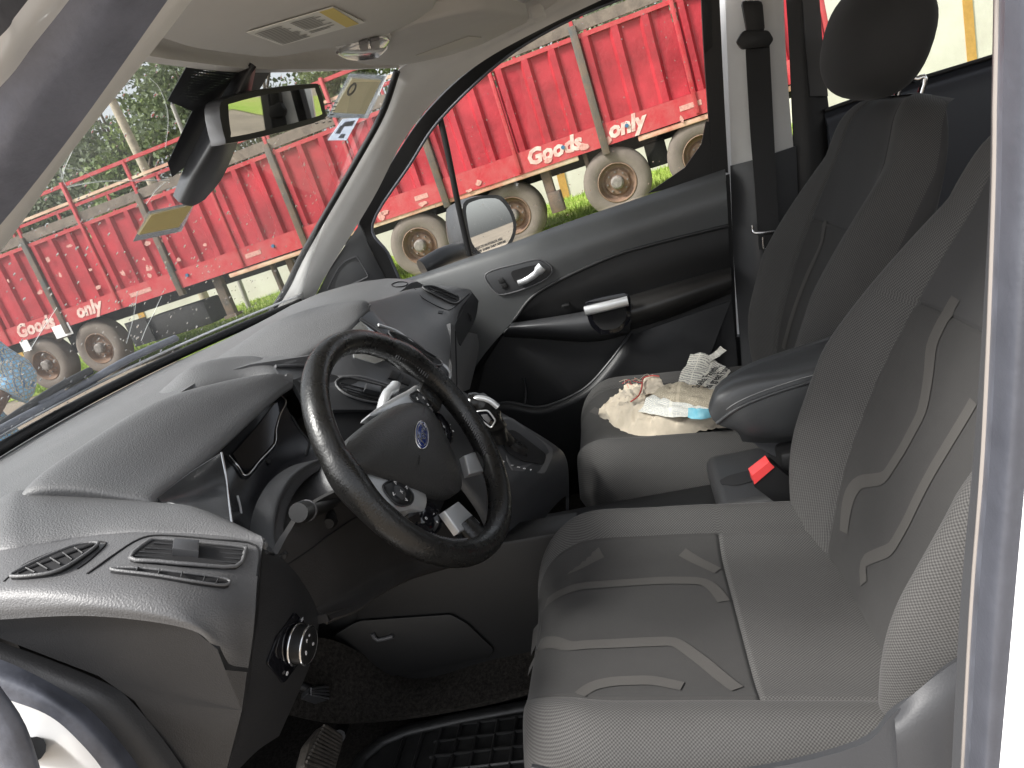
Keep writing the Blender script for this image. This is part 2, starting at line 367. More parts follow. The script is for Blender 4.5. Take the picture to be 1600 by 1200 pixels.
M['seal_blue'] = mat('blue_grey_seal', (0.055, 0.058, 0.070), 0.40, bump=0.15, bscale=160, var=0.10, vscale=18, rvar=0.1)  # darker blue-grey copy of the door seal
M['paint'] = mat('white_body_paint', (0.60, 0.61, 0.62), 0.30, coat=0.6, var=0.05, vscale=8)
M['door_pad'] = mat('door_pad_plastic', (0.085, 0.088, 0.090), 0.42, bump=0.15, bscale=420, var=0.06)
M['seal'] = mat('dark_seal', (0.018, 0.018, 0.02), 0.5)
M['carpet'] = mat('carpet', (0.020, 0.018, 0.016), 1.0, bump=1.0, bscale=260, var=0.55, vscale=160, spec=0.1)
M['mat_rubber'] = mat('floor_mat_rubber', (0.014, 0.014, 0.014), 0.5, bump=0.2, bscale=200, var=0.4, vscale=30)
M['white_print'] = mat('white_print', (0.75, 0.75, 0.75), 0.5)
M['red'] = mat('buckle_red', (0.72, 0.06, 0.06), 0.35)
M['label'] = mat('label_paper', (0.66, 0.66, 0.62), 0.7, var=0.03)
M['label_yellow'] = mat('label_yellow', (0.62, 0.50, 0.16), 0.7)
M['label_ink'] = mat('label_ink', (0.25, 0.25, 0.25), 0.8)
M['glass'] = glass_mat('window_glass', (0.78, 0.79, 0.785), haze=0.006)
M['windshield'] = glass_mat('windshield_glass', (0.79, 0.805, 0.80), haze=0.13)  # diffuse veil stands in for sky and dash reflections on the glass
M['fab_mesh'] = fabric_mat('seat_mesh_cloth', (0.003, 0.003, 0.003), (0.100, 0.0975, 0.095), 0.0042, contrast=1.0, blend=0.82)
M['fab'] = fabric_mat('seat_plain_cloth', (0.015, 0.0147, 0.0145), (0.050, 0.0488, 0.0475), 0.0026, contrast=0.9, blend=0.45)
M['fab_dark'] = fabric_mat('seat_dark_cloth', (0.022, 0.022, 0.0225), (0.048, 0.047, 0.047), 0.0018, contrast=0.7, blend=0.45)
M['fab_stripe'] = fabric_mat('seat_stripe_cloth', (0.040, 0.038, 0.036), (0.064, 0.061, 0.057), 0.0026, contrast=0.6, blend=0.45)
M['seat_plastic'] = mat('seat_side_plastic', (0.032, 0.033, 0.036), 0.5, bump=0.2, bscale=500)
M['belt'] = mat('belt_webbing', (0.022, 0.022, 0.023), 0.75, bump=0.5, bscale=600)
# ================================================================== the car's shell
body = thing('van', 'white van body seen through its open driver doorway, with pillars, roof lining and floor', 'car', (0, 0, 0))

def wsb(x): return Vector((x, 0.785 - 0.36 * x * x, 0.762))
def wst(x): return Vector((x, 0.20 - 0.22 * x * x, 1.275 - 0.06 * x * x))
def wsp(x, t, off=0.0):
    p = wsb(x).lerp(wst(x), t); e = 0.035 * 4 * t * (1 - t) * 0.6
    return p + Vector((0, 0.6, 0.77)) * (e + off)
rows = [[wsp((-0.78 + 1.56 * i / 28) * (1 - 0.10 * t), t) for i in range(29)] for t in [k / 14 - 0.02 for k in range(15)]]
windshield = grid_mesh('windshield', rows, M['windshield'], body, thick=0.0)
# black ceramic border along the foot of the glass and a thin pale metallic strip above it
tube('windshield_border', [wsp(-0.70 + 1.4 * i / 30, 0.012, -0.004) for i in range(31)], 0.011, M['black'], body, n=8)
tube('windshield_pale_strip', [wsp(-0.70 + 1.4 * i / 30, 0.038, 0.004) for i in range(31)], 0.0028, M['satin'], body, n=6)

# passenger front pillar trim, running up into the roof rail
Lp = [(0.7, 0.6931, 0.7602), (0.69, 0.6107, 0.8216), (0.675, 0.5182, 0.9048), (0.64, 0.3028, 1.0766), (0.61, 0.1849, 1.1708), (0.575, 0.1092, 1.249), (0.57, -0.0125, 1.2472), (0.565, -0.2176, 1.2669), (0.56, -0.3283, 1.298)]
Rp = [(0.74, 0.6084, 0.7358), (0.735, 0.5576, 0.7802), (0.73, 0.4995, 0.8307), (0.7, 0.3087, 0.9807), (0.675, 0.1807, 1.0944), (0.65, 0.0538, 1.1723), (0.62, -0.0846, 1.2181), (0.61, -0.2413, 1.2464), (0.6, -0.3924, 1.2657)]
def bulge(a, b, k):
    out = []
    for p, q in zip(a, b):
        p, q = Vector(p), Vector(q); m_ = (p + q) / 2
        out.append(m_ + (CAM_POS - m_).normalized() * k)
    return out
tube('windshield_border', [Vector(p) + Vector((-.012, .004, -.004)) for p in Lp[:6]], 0.008, M['black'], body, n=8, sub=6)
patch('pillar_trim', [Lp, bulge(Lp, Rp, 0.018), Rp], M['pillar'], body, n=6, m=5, thick=0.012)

patch('roof_rail', [[Vector(p) + Vector((.004, 0, 0)) for p in Lp[5:9]], [(0.6, 0.13, 1.3259), (0.605, -0.0136, 1.3278), (0.605, -0.1908, 1.3521), (0.6, -0.275, 1.3863)]], M['headliner'], body, n=4, m=3, thick=.01)
# near front pillar: trim, rubber seal, white body flange, dark door frame edge
l0 = [(-0.655, 0.3511, 0.9757), (-0.655, 0.2267, 1.0372), (-0.65, 0.1228, 1.0992), (-0.645, 0.0228, 1.1524), (-0.64, -0.0286, 1.1821), (-0.635, -0.0721, 1.2085)]
l1 = [(-0.69, 0.2936, 1.0094), (-0.69, 0.1839, 1.0564), (-0.685, 0.083, 1.1104), (-0.68, -0.0285, 1.1762), (-0.68, -0.0495, 1.1882), (-0.68, -0.079, 1.206)]
l2 = [(-0.74, 0.2099, 1.06), (-0.735, 0.1202, 1.0966), (-0.73, 0.0502, 1.1364), (-0.725, -0.0153, 1.1734), (-0.72, -0.0313, 1.1866), (-0.72, -0.0598, 1.203)]
l3 = [(-0.75, 0.1666, 1.1144), (-0.75, 0.0827, 1.1395), (-0.75, 0.043, 1.158), (-0.75, 0.0052, 1.1757), (-0.75, -0.0141, 1.1864), (-0.75, -0.044, 1.2012)]
l4 = [(-0.775, 0.1248, 1.1396), (-0.775, 0.0476, 1.1614), (-0.775, 0.0322, 1.1687), (-0.775, 0.0173, 1.1756), (-0.775, -0.0033, 1.1851), (-0.775, -0.0325, 1.1992)]
l5 = [(-0.8, 0.1055, 1.1621), (-0.8, 0.044, 1.1796), (-0.8, 0.0258, 1.1856), (-0.8, 0.008, 1.1914), (-0.8, -0.0102, 1.1987), (-0.8, -0.028, 1.2058)]
patch('pillar_trim', [l0, bulge(l0, l1, 0.006), l1], M['pillar'], body, n=6, m=4, thick=0.008)
patch('door_seal', [l1, l2, l3], mat('seal_skylit', (.17, .18, .225), .42, bump=.2, bscale=120, var=.2, vscale=14, rvar=.1), body, n=6, m=6, thick=0.010)  # lighter copy of the door seal, sky light put into its colour
patch('door_flange', [l3, bulge(l3, l4, 0.004), l4], M['paint'], body, n=6, m=3, thick=0.006)
patch('door_frame_edge', [l4, l5], M['seal_blue'], body, n=6, m=3, thick=0.006)

# foot of the same doorway (lower left): plastic cover, seal, painted hinge pillar
e0 = [(-0.752, 0.3784, 0.7207), (-0.752, 0.3243, 0.6979), (-0.752, 0.2427, 0.6403), (-0.752, 0.2188, 0.6069), (-0.752, 0.2004, 0.5214), (-0.752, 0.2015, 0.4515)]
e1 = [(-0.775, 0.3563, 0.718), (-0.775, 0.3056, 0.6935), (-0.775, 0.264, 0.6562), (-0.775, 0.239, 0.6183), (-0.775, 0.2219, 0.5485), (-0.775, 0.2256, 0.4812)]
e2 = [(-0.8, 0.3361, 0.7087), (-0.8, 0.2946, 0.6716), (-0.8, 0.2598, 0.6469), (-0.8, 0.2434, 0.6191), (-0.8, 0.2322, 0.573), (-0.8, 0.2374, 0.5118)]
e3 = [(-0.79, 0.4348, 0.5584), (-0.79, 0.3879, 0.5192), (-0.79, 0.3721, 0.4919), (-0.79, 0.3561, 0.4643), (-0.79, 0.3442, 0.4281), (-0.79, 0.335, 0.4003)]
patch('pillar_cover', [e0, bulge(e0, e1, 0.005), e1], M['dash_dark'], body, n=6, m=4, thick=0.01)
patch('door_seal', [e1, bulge(e1, e2, 0.014), e2], M['rubber'], body, n=6, m=6, thick=0.01)
patch('hinge_pillar', [e2, bulge(e2, e3, 0.0), e3], M['paint'], body, n=6, m=3, thick=0.01)
tube('door_check_arm', [(-0.83, 0.2708, 0.6998), (-0.83, 0.2674, 0.6587), (-0.83, 0.2809, 0.5968)], 0.018, M['rubber'], body, n=10, sub=4, flat=(1, .5), ref=(1, 0, 0))
tube('door_check_bolt', [(-0.812, 0.2774, 0.62), (-0.79, 0.3052, 0.6021)], 0.011, M['black'], body, n=12)

# near centre pillar along the right edge of the doorway
b0 = [(-0.7, -0.5932, 1.0329), (-0.7, -0.5858, 0.9505), (-0.7, -0.5774, 0.8639), (-0.7, -0.5545, 0.6902), (-0.7, -0.5319, 0.5436), (-0.7, -0.5047, 0.3257)]
b1 = [(-0.715, -0.5894, 1.0311), (-0.715, -0.5823, 0.9509), (-0.715, -0.5747, 0.8665), (-0.715, -0.5559, 0.6966), (-0.715, -0.5359, 0.5537), (-0.715, -0.5099, 0.3418)]
b2 = [(-0.735, -0.5842, 1.0289), (-0.735, -0.5771, 0.9516), (-0.735, -0.57, 0.8702), (-0.735, -0.5522, 0.7064), (-0.735, -0.5329, 0.5687), (-0.735, -0.5088, 0.3644)]
b3 = [(-0.76, -0.6019, 1.0189), (-0.76, -0.5932, 0.9463), (-0.76, -0.5846, 0.8696), (-0.76, -0.5658, 0.7147), (-0.76, -0.5484, 0.5839), (-0.76, -0.5223, 0.3906)]
b4 = [(-0.8, -0.6114, 1.0086), (-0.8, -0.6066, 0.9412), (-0.8, -0.6014, 0.8703), (-0.8, -0.59, 0.7275), (-0.8, -0.5782, 0.6073), (-0.8, -0.5628, 0.43)]
patch('pillar_edge_trim', [b0, b1], M['smooth_dark'], body, n=6, m=3, thick=0.006)
tube('seal_bead', [p for p in cr(b1, 4)], 0.0022, mat('cream_seal_bead', (0.20, 0.18, 0.165), 0.6), body, n=6)
patch('door_seal', [b1, b2], M['rubber'], body, n=6, m=3, thick=0.006)
patch('door_seal', [b2, bulge(b2, b3, 0.012), b3], M['seal_blue'], body, n=6, m=6, thick=0.008)
patch('centre_pillar', [b3, b4], M['paint'], body, n=6, m=3, thick=0.006)

# roof lining and header
fe = [(-0.58, 0.12, 1.201), (-0.4, 0.1586, 1.2117), (-0.25, 0.1853, 1.2235), (0, 0.2066, 1.2384), (0.28, 0.1828, 1.2497), (0.57, 0.1071, 1.251)]
hr = [fe, [Vector(p) + Vector((0, -0.02, 0.035)) for p in fe], [Vector((p[0], -0.05, 1.31 - 0.08 * p[0] ** 2)) for p in fe], [Vector((p[0], -0.35, 1.335 - 0.08 * p[0] ** 2)) for p in fe], [Vector((p[0] * 1.05, -0.9, 1.345 - 0.09 * p[0] ** 2)) for p in fe], [Vector((p[0] * 1.05, -1.7, 1.345 - 0.09 * p[0] ** 2)) for p in fe]]
patch('roof_lining', hr, M['headliner'], body, n=5, m=5, thick=0.03, outward=(0, -.3, 0))
# outer roof skin, sides, tail and floor of the shell (keeps the cabin shaded like a closed van)
grid_mesh('roof_panel', [[(x, y, 1.43 - 0.10 * x * x) for x in (-.70, -.4, 0, .4, .70)] for y in (0.10, -0.6, -1.4, -2.6)], M['paint'], body, thick=0.01, outward=(0, 0, 5))
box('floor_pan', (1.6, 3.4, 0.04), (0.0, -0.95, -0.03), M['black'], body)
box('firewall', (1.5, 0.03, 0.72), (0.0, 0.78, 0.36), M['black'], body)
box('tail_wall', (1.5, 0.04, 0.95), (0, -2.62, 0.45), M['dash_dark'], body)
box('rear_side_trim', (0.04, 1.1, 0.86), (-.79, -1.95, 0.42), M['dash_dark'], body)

# passenger centre pillar trim with dark lower cover, and the white edge of the body
patch('pillar_trim', [[(0.77, -0.6766, 1.2868), (0.775, -0.647, 1.063), (0.785, -0.6149, 0.8161)], [(0.745, -0.748, 1.261), (0.75, -0.7206, 1.0405), (0.76, -0.6941, 0.8158)], [(0.77, -0.8051, 1.2488), (0.775, -0.7825, 1.0249), (0.785, -0.7709, 0.8185)]], M['pillar'], body, n=5, m=5, thick=0.012)
patch('pillar_cover', [[(0.778, -0.6117, 0.8222), (0.772, -0.579, 0.5922), (0.765, -0.5497, 0.3087), (0.76, -0.5211, 0.0816)], [(0.742, -0.6843, 0.8255), (0.735, -0.6531, 0.5799), (0.73, -0.623, 0.3026), (0.73, -0.5964, 0.078)], [(0.78, -0.7775, 0.8281), (0.77, -0.7441, 0.5512), (0.76, -0.7097, 0.2731), (0.76, -0.6822, 0.0465)]], M['smooth_dark'], body, n=6, m=5, thick=0.012)
patch('body_edge', [[(0.8, -0.66, 1.2974), (0.8, -0.6264, 1.0242), (0.8, -0.599, 0.8062), (0.8, -0.5715, 0.5536), (0.8, -0.5432, 0.2993)], [(0.79, -0.68, 1.2896), (0.79, -0.6493, 1.0634), (0.79, -0.615, 0.8026), (0.79, -0.5818, 0.5529), (0.79, -0.5524, 0.3003)]], M['paint'], body, n=5, m=2, thick=0.01)
# sliding rear door: dark frame, window, trim panel
rd = [(0.8, -0.8161, 1.2793), (0.8, -0.8011, 1.0817), (0.8, -0.7729, 0.8094), (0.8, -0.7484, 0.5097), (0.8, -0.7072, 0.1046)]
rd2 = [(0.8, -0.8809, 1.2601), (0.8, -0.8754, 1.0606), (0.8, -0.8716, 0.8864), (0.8, -0.8727, 0.4788), (0.8, -0.9063, 0.0603)]
patch('rear_door_frame', [rd, bulge(rd, rd2, 0.012), rd2], M['black'], body, n=5, m=4, thick=0.02)
patch('rear_door_pillar_cover', [[(0.785, -0.8469, 1.2113), (0.785, -0.8354, 1.0704), (0.785, -0.8285, 0.9366)], [(0.785, -0.8835, 1.2006), (0.785, -0.8743, 1.0593), (0.785, -0.8697, 0.9253)]], M['smooth_dark'], body, n=4, m=2, thick=0.01)
rt = [(0.795, -0.8582, 0.8884), (0.795, -0.9233, 0.8939), (0.795, -1.0591, 0.9022), (0.795, -1.2449, 0.9083), (0.795, -1.3739, 0.9154), (0.795, -1.5364, 0.9227)]
rt2 = [(0.76, -0.8499, 0.7583), (0.76, -0.9205, 0.7713), (0.76, -1.0485, 0.776), (0.76, -1.2371, 0.7782), (0.76, -1.3636, 0.788), (0.76, -1.5265, 0.8007)]
rt3 = [(0.76, -0.7986, -0.0189), (0.76, -0.9176, -0.0246), (0.76, -1.0503, -0.0337), (0.76, -1.276, -0.0445), (0.76, -1.4321, -0.0413), (0.76, -1.6134, -0.0086)]
patch('rear_door_trim', [rt, rt2, rt3], mat('rear_trim_navy', (0.022, 0.025, 0.033), 0.5, bump=0.2), body, n=5, m=5, thick=0.02)
patch('rear_window', [[(0.8, -0.8875, 1.3675), (0.8, -1.078, 1.336), (0.8, -1.2928, 1.3218), (0.8, -1.4734, 1.3161)], [(0.8, -0.862, 0.8843), (0.8, -1.0606, 0.899), (0.8, -1.264, 0.9063), (0.8, -1.4586, 0.9174)]], M['glass'], body, n=3, m=3, thick=0.0)
tube('rear_window_gasket', [Vector(p) + Vector((-.004, 0, .004)) for p in rt], 0.006, M['black'], body, n=8, sub=4)

# floor coverings: carpet on the tunnel flank, black tunnel panel
grid_mesh('floor_carpet', [[(x, y, 0.004 + 0.01 * math.sin(9 * x + 4 * y)) for x in [-.74 + 1.48 * i / 12 for i in range(13)]] for y in (0.76, 0.5, 0.2, -0.2, -0.7, -1.4)], M['carpet'], body, thick=0.01, outward=(0, 0, 3))
patch('tunnel_carpet', [[(-0.17, 0.4575, 0.2689), (-0.14, 0.377, 0.2314), (-0.1, 0.272, 0.1022), (-0.1, 0.1071, 0.1204), (-0.1, -0.023, 0.1306), (-0.1, -0.1691, 0.1268)], [(-0.2, 0.4748, 0.2232), (-0.18, 0.3894, 0.155), (-0.15, 0.2593, 0.1001), (-0.15, 0.1036, 0.1046), (-0.15, -0.0222, 0.1129), (-0.15, -0.1657, 0.117)], [(-0.24, 0.4671, 0.1619), (-0.22, 0.3785, 0.1073), (-0.2, 0.2504, 0.0866), (-0.2, 0.0984, 0.095), (-0.2, -0.0257, 0.112), (-0.2, -0.1616, 0.1036)]], M['carpet'], body, n=6, m=4, thick=0.01)
# seat-height sill cover of the near doorway
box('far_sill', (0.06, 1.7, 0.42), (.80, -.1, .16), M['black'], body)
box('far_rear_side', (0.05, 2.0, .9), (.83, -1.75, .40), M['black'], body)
box('sill_cover', (0.09, 1.5, 0.05), (-.745, 0.02, 0.065), M['dash_dark'], body, bevel=0.012)
box('sill', (0.10, 1.6, 0.10), (-.81, 0.02, 0.0), M['paint'], body, bevel=0.02)
# ================================================================== dashboard
dash = thing('dashboard', 'grey soft plastic dashboard with instrument hood, air vents and centre controls', 'dashboard', (0, 0.3, 0.0))

def mixrow(a, b, t, up): return [Vector(p).lerp(Vector(q), t) + Vector((0, 0, up)) for p, q in zip(a, b)]
def sink(rows, d=0.020):
    """turn the first column of a patch down into the surface below it"""
    return [[Vector(r[0]) + Vector((-.004, -.004, -d))] + list(r) for r in rows]
def grow(rows, n):
    """let the first n columns of a patch rise out of the pad below"""
    out = []
    for r in rows:
        q = [Vector(p) for p in r]
        for j in range(n):
            zp = prof(q[j].x, q[j].y) - .006; q[j].z = zp + max(0, q[j].z - zp) * (j / n) if q[j].z > zp else q[j].z
        out.append(q)
    return out
def prof(x, y):
    yb = 0.785 - 0.36 * x * x
    pts = [(yb, 0.752), (0.60, 0.773), (0.50, 0.787), (0.40, 0.790), (0.32, 0.780), (0.26, 0.760), (0.20, 0.72), (0.17, 0.68)]
    for (ya, za), (yc, zc) in zip(pts, pts[1:]):
        if y >= yc:
            t = (ya - y) / (ya - yc); t = min(1, max(0, t)); return za + (zc - za) * t
    return pts[-1][1]
rows = []
for k in range(15):
    t = k / 14; r = []
    for i in range(25):
        x = -0.74 + 1.48 * i / 24; ye = 0.25 + 0.145 * min(1, max(0, (-.05 - x) / .12)); y = (0.785 - 0.36 * x * x) * (1 - t) + ye * t
        edge = max(0, abs(x) - 0.62) / 0.12
        r.append(Vector((x, y, prof(x, y) - 0.035 * edge ** 2)))
    rows.append(r)
patch('upper_pad', rows, M['dash'], dash, n=1, m=1, thick=0.02)
# driver end of the pad, flowing out to the doorway above the corner vents
ep0 = [(-0.62, 0.4841, 0.7718), (-0.6, 0.4112, 0.7946), (-0.585, 0.3853, 0.7914), (-0.575, 0.3405, 0.7711), (-0.562, 0.2623, 0.7382), (-0.572, 0.2118, 0.724), (-0.592, 0.1589, 0.7032), (-0.612, 0.1173, 0.6841)]
ep1 = [(-0.7, 0.4012, 0.7728), (-0.7, 0.3319, 0.7712), (-0.685, 0.3031, 0.7639), (-0.665, 0.2707, 0.7538), (-0.65, 0.2224, 0.7407), (-0.637, 0.1747, 0.7205), (-0.63, 0.1431, 0.7055), (-0.622, 0.1118, 0.6859)]
ep0 = [Vector(p) + Vector((0, 0, -.004)) for p in ep0[:5]] + [Vector(p) for p in ep0[5:]]
patch('end_pad', [[Vector(p) + Vector((0.03, .05, -.01)) for p in ep0], ep0, mixrow(ep0, ep1, .33, .007), mixrow(ep0, ep1, .72, .006), ep1, [Vector(p) + Vector((0, 0, -.008)) for p in ep1]], M['dash'], dash, n=7, m=6, thick=0.01)

# instrument hood
hf = [(-0.6, 0.3695, 0.7966), (-0.52, 0.372, 0.8036), (-0.36, 0.3583, 0.807), (-0.24, 0.3245, 0.7879), (-0.175, 0.28, 0.7665), (-0.157, 0.2596, 0.7466)]
hr_ = [(-0.56, 0.2629, 0.7397), (-0.475, 0.2748, 0.7332), (-0.38, 0.2763, 0.7331), (-0.27, 0.2738, 0.7382), (-0.19, 0.2676, 0.7419), (-0.157, 0.2586, 0.7429)]
under = [Vector(p) + Vector((0, 0.012, -0.012)) for p in hr_]; under2 = [Vector(p) + Vector((0, 0.09, -0.012)) for p in hr_]
front = [Vector(p) + Vector((0, 0.03, -0.018)) for p in hf]
hood = patch('instrument_hood', sink([front, hf, mixrow(hf, hr_, 0.35, 0.010), mixrow(hf, hr_, 0.75, 0.006), hr_, under, under2]), M['dash'], dash, n=8, m=6, thick=0.006)
# middle shelf behind it
sf = [(-0.22, 0.4706, 0.8132), (-0.16, 0.4195, 0.8096), (-0.09, 0.3598, 0.7924), (-0.075, 0.3238, 0.7649), (-0.1, 0.2975, 0.7452)]
sr = [(-0.26, 0.4426, 0.7904), (-0.21, 0.389, 0.7844), (-0.155, 0.3421, 0.7694), (-0.14, 0.2989, 0.7602), (-0.12, 0.2877, 0.7474)]
patch('middle_shelf', grow([[Vector(p) + Vector((0, 0.03, -0.03)) for p in sf], sf, mixrow(sf, sr, 0.5, 0.004), sr, [Vector(p) + Vector((0, -.01, -.02)) for p in sr]], 1), M['dash'], dash, n=6, m=4, thick=0.006)
# hood over the centre screen
cf = [(-0.1, 0.4637, 0.8197), (-0.03, 0.4111, 0.8222), (0.05, 0.3579, 0.8197), (0.11, 0.281, 0.8177), (0.125, 0.212, 0.8055), (0.12, 0.1936, 0.7902)]
crr = [(-0.1, 0.3145, 0.7683), (-0.075, 0.2826, 0.7674), (-0.03, 0.2505, 0.7683), (0.03, 0.2126, 0.7749), (0.085, 0.2007, 0.7835), (0.118, 0.1941, 0.7869)]
cun = [Vector(p) + Vector((0, 0.012, -0.014)) for p in crr]; cun2 = [Vector(p) + Vector((0, 0.09, -0.01)) for p in crr]
patch('screen_hood', grow([[Vector(p) + Vector((0, 0.05, -0.04)) for p in cf], cf, mixrow(cf, crr, 0.4, 0.010), mixrow(cf, crr, 0.8, 0.006), crr, cun, cun2], 2), M['dash'], dash, n=6, m=5, thick=0.006)

# driver corner module with the vents
r0 = [(-0.7, 0.4036, 0.7687), (-0.7, 0.3326, 0.7699), (-0.67, 0.285, 0.7558), (-0.65, 0.2266, 0.74), (-0.633, 0.1575, 0.7125), (-0.625, 0.1102, 0.6882)]
rm = [(-0.735, 0.3697, 0.7652), (-0.73, 0.3097, 0.7613), (-0.712, 0.2553, 0.7479), (-0.695, 0.1878, 0.7256), (-0.68, 0.1347, 0.6955), (-0.662, 0.1073, 0.667)]
r1 = [(-0.758, 0.3513, 0.7562), (-0.758, 0.2884, 0.753), (-0.75, 0.2279, 0.7418), (-0.738, 0.1541, 0.7143), (-0.722, 0.1158, 0.6798), (-0.692, 0.1054, 0.642)]
r2 = [(-0.766, 0.3483, 0.7473), (-0.766, 0.2876, 0.7412), (-0.762, 0.2024, 0.7263), (-0.75, 0.1312, 0.6889), (-0.732, 0.115, 0.6459), (-0.698, 0.1171, 0.6142)]
r3 = [(-0.766, 0.3559, 0.7345), (-0.766, 0.2945, 0.7285), (-0.762, 0.2024, 0.7126), (-0.748, 0.1291, 0.6737), (-0.735, 0.1241, 0.6301), (-0.702, 0.1296, 0.5891)]
vmod = patch('corner_module', [r0, rm, r1, r2, r3], M['module'], dash, n=8, m=8, thick=0.012)
# inner flank of the module facing the wheel
patch('module_flank', [[(-0.625, 0.1102, 0.6882), (-0.648, 0.1136, 0.6628), (-0.68, 0.1142, 0.6348), (-0.7, 0.1312, 0.5877)], [(-0.585, 0.1335, 0.6619), (-0.61, 0.1367, 0.6377), (-0.64, 0.1388, 0.6096), (-0.665, 0.1539, 0.5621)]], M['black'], dash, n=5, m=3, thick=0.01)

def vent(name, outline, surf, parent, mrim, bars, rim=0.0020, depth=0.0038, knob=None, barr=0.0010, recess=0.0):
    """air vent: dark throat, moulded rim, and one bar for each vane"""
    ol = [Vector(p) for p in outline]
    n = outward_n(ol)
    v = prism(name, cr(ol, 3, True), n * depth, M['flat_black'], parent)  # solid plate, the shade of the opening is in its black colour
    tube('vent_rim', [p + n * (depth + 0.0004) for p in ol], rim, mrim, v, n=8, closed=True, sub=3)
    for a, b in bars:
        tube('vane', [Vector(a) + n * (depth + .0012), Vector(b) + n * (depth + .0012)], barr, M['dash_dark'], v, n=6, flat=(.8, 1.3), ref=n)
    if knob:
        k = [Vector(p) for p in knob]
        prism('vane_knob', [p + n * 0.004 for p in k], n * 0.009, M['smooth_dark'], v, bevel=0.002)
    return v
S_ = ['corner_module']
bl = [(-0.6824, 0.1976, 0.7291), (-0.6512, 0.1221, 0.6874), (-0.6901, 0.1987, 0.7297), (-0.6576, 0.1222, 0.6862), (-0.6974, 0.1986, 0.7299), (-0.6639, 0.1228, 0.6858), (-0.6715, 0.1951, 0.7278), (-0.6451, 0.1224, 0.689)]
vent('air_vent', [(-0.7006, 0.201, 0.731), (-0.669, 0.2021, 0.7307), (-0.6609, 0.1933, 0.727), (-0.6524, 0.1566, 0.7101), (-0.6409, 0.1254, 0.6923), (-0.6448, 0.1219, 0.6887), (-0.6673, 0.1222, 0.6848), (-0.6884, 0.1504, 0.7061), (-0.6981, 0.1771, 0.7211)], S_, dash, M['module'],
     [(bl[0], bl[1]), (bl[2], bl[3]), (bl[4], bl[5]), (bl[6], bl[7])], knob=[(-0.6663, 0.1793, 0.7208), (-0.6599, 0.158, 0.7104), (-0.6766, 0.1508, 0.7061), (-0.6836, 0.1714, 0.7174)])
bl = [(-0.717, 0.1841, 0.7262), (-0.7236, 0.1812, 0.7257), (-0.7143, 0.1658, 0.7181), (-0.7219, 0.1625, 0.7175), (-0.7084, 0.1494, 0.7082), (-0.7169, 0.1459, 0.7075), (-0.7017, 0.1334, 0.6963), (-0.71, 0.1309, 0.6957), (-0.6959, 0.1251, 0.6887), (-0.7044, 0.1234, 0.6883)]
vent('air_vent', [(-0.7214, 0.2043, 0.7336), (-0.716, 0.1847, 0.7263), (-0.7074, 0.1516, 0.7094), (-0.6896, 0.1218, 0.6846), (-0.6985, 0.1192, 0.6828), (-0.7142, 0.1372, 0.7012), (-0.7223, 0.1657, 0.7191), (-0.7252, 0.1993, 0.7323)], S_, dash, M['module'], [(bl[i], bl[i + 1]) for i in range(0, 10, 2)], rim=0.0015, barr=0.0011)
bl = [(-0.7412, 0.2813, 0.7549), (-0.6857, 0.2455, 0.7449), (-0.734, 0.2791, 0.7546), (-0.7407, 0.2649, 0.7515), (-0.725, 0.2745, 0.7535), (-0.7347, 0.2569, 0.7495), (-0.7152, 0.269, 0.7519), (-0.7247, 0.2518, 0.7476), (-0.7049, 0.2636, 0.7501), (-0.7155, 0.2471, 0.7457), (-0.6947, 0.2591, 0.7487), (-0.7033, 0.2448, 0.7447)]
vent('demister_vent', [(-0.7449, 0.2862, 0.7555), (-0.7311, 0.2839, 0.7558), (-0.7079, 0.2743, 0.7533), (-0.6868, 0.262, 0.7495), (-0.6812, 0.2472, 0.7454), (-0.6853, 0.2425, 0.744), (-0.7065, 0.2432, 0.7443), (-0.7324, 0.2467, 0.7467), (-0.7426, 0.261, 0.7506)], S_, dash, M['module'], [(bl[i], bl[i + 1]) for i in range(0, 12, 2)], rim=0.0016, barr=0.0010)
tube('panel_gap', [(-0.73, 0.2228, 0.7402), (-0.6921, 0.2206, 0.7377), (-0.663, 0.2144, 0.7357), (-0.6506, 0.1988, 0.7298), (-0.6404, 0.1543, 0.7103), (-0.6308, 0.1153, 0.689), (-0.6593, 0.1075, 0.6693)], 0.0011, M['flat_black'], dash, n=6, sub=4)
tube('panel_gap', [(-0.7474, 0.2921, 0.7565), (-0.7234, 0.291, 0.7581), (-0.6994, 0.2803, 0.7553), (-0.6773, 0.263, 0.7501), (-0.6739, 0.2452, 0.7453), (-0.68, 0.2386, 0.7433), (-0.7067, 0.2366, 0.7427), (-0.7238, 0.2372, 0.7438)], 0.0009, M['flat_black'], dash, n=6, sub=4)

# end cap facing the doorway
oc = [(-0.75, 0.3752, 0.7296), (-0.75, 0.3114, 0.7247), (-0.75, 0.2128, 0.7098), (-0.746, 0.1299, 0.6744), (-0.742, 0.1178, 0.6456), (-0.735, 0.1252, 0.6176), (-0.705, 0.1282, 0.5906), (-0.715, 0.1436, 0.5543), (-0.73, 0.1803, 0.4922), (-0.75, 0.2024, 0.5163), (-0.752, 0.2168, 0.6112), (-0.752, 0.2406, 0.6444), (-0.752, 0.3221, 0.702), (-0.752, 0.3749, 0.7267)]
prism('end_cap', oc, (0.012, 0, 0), M['dash_dark'], dash)

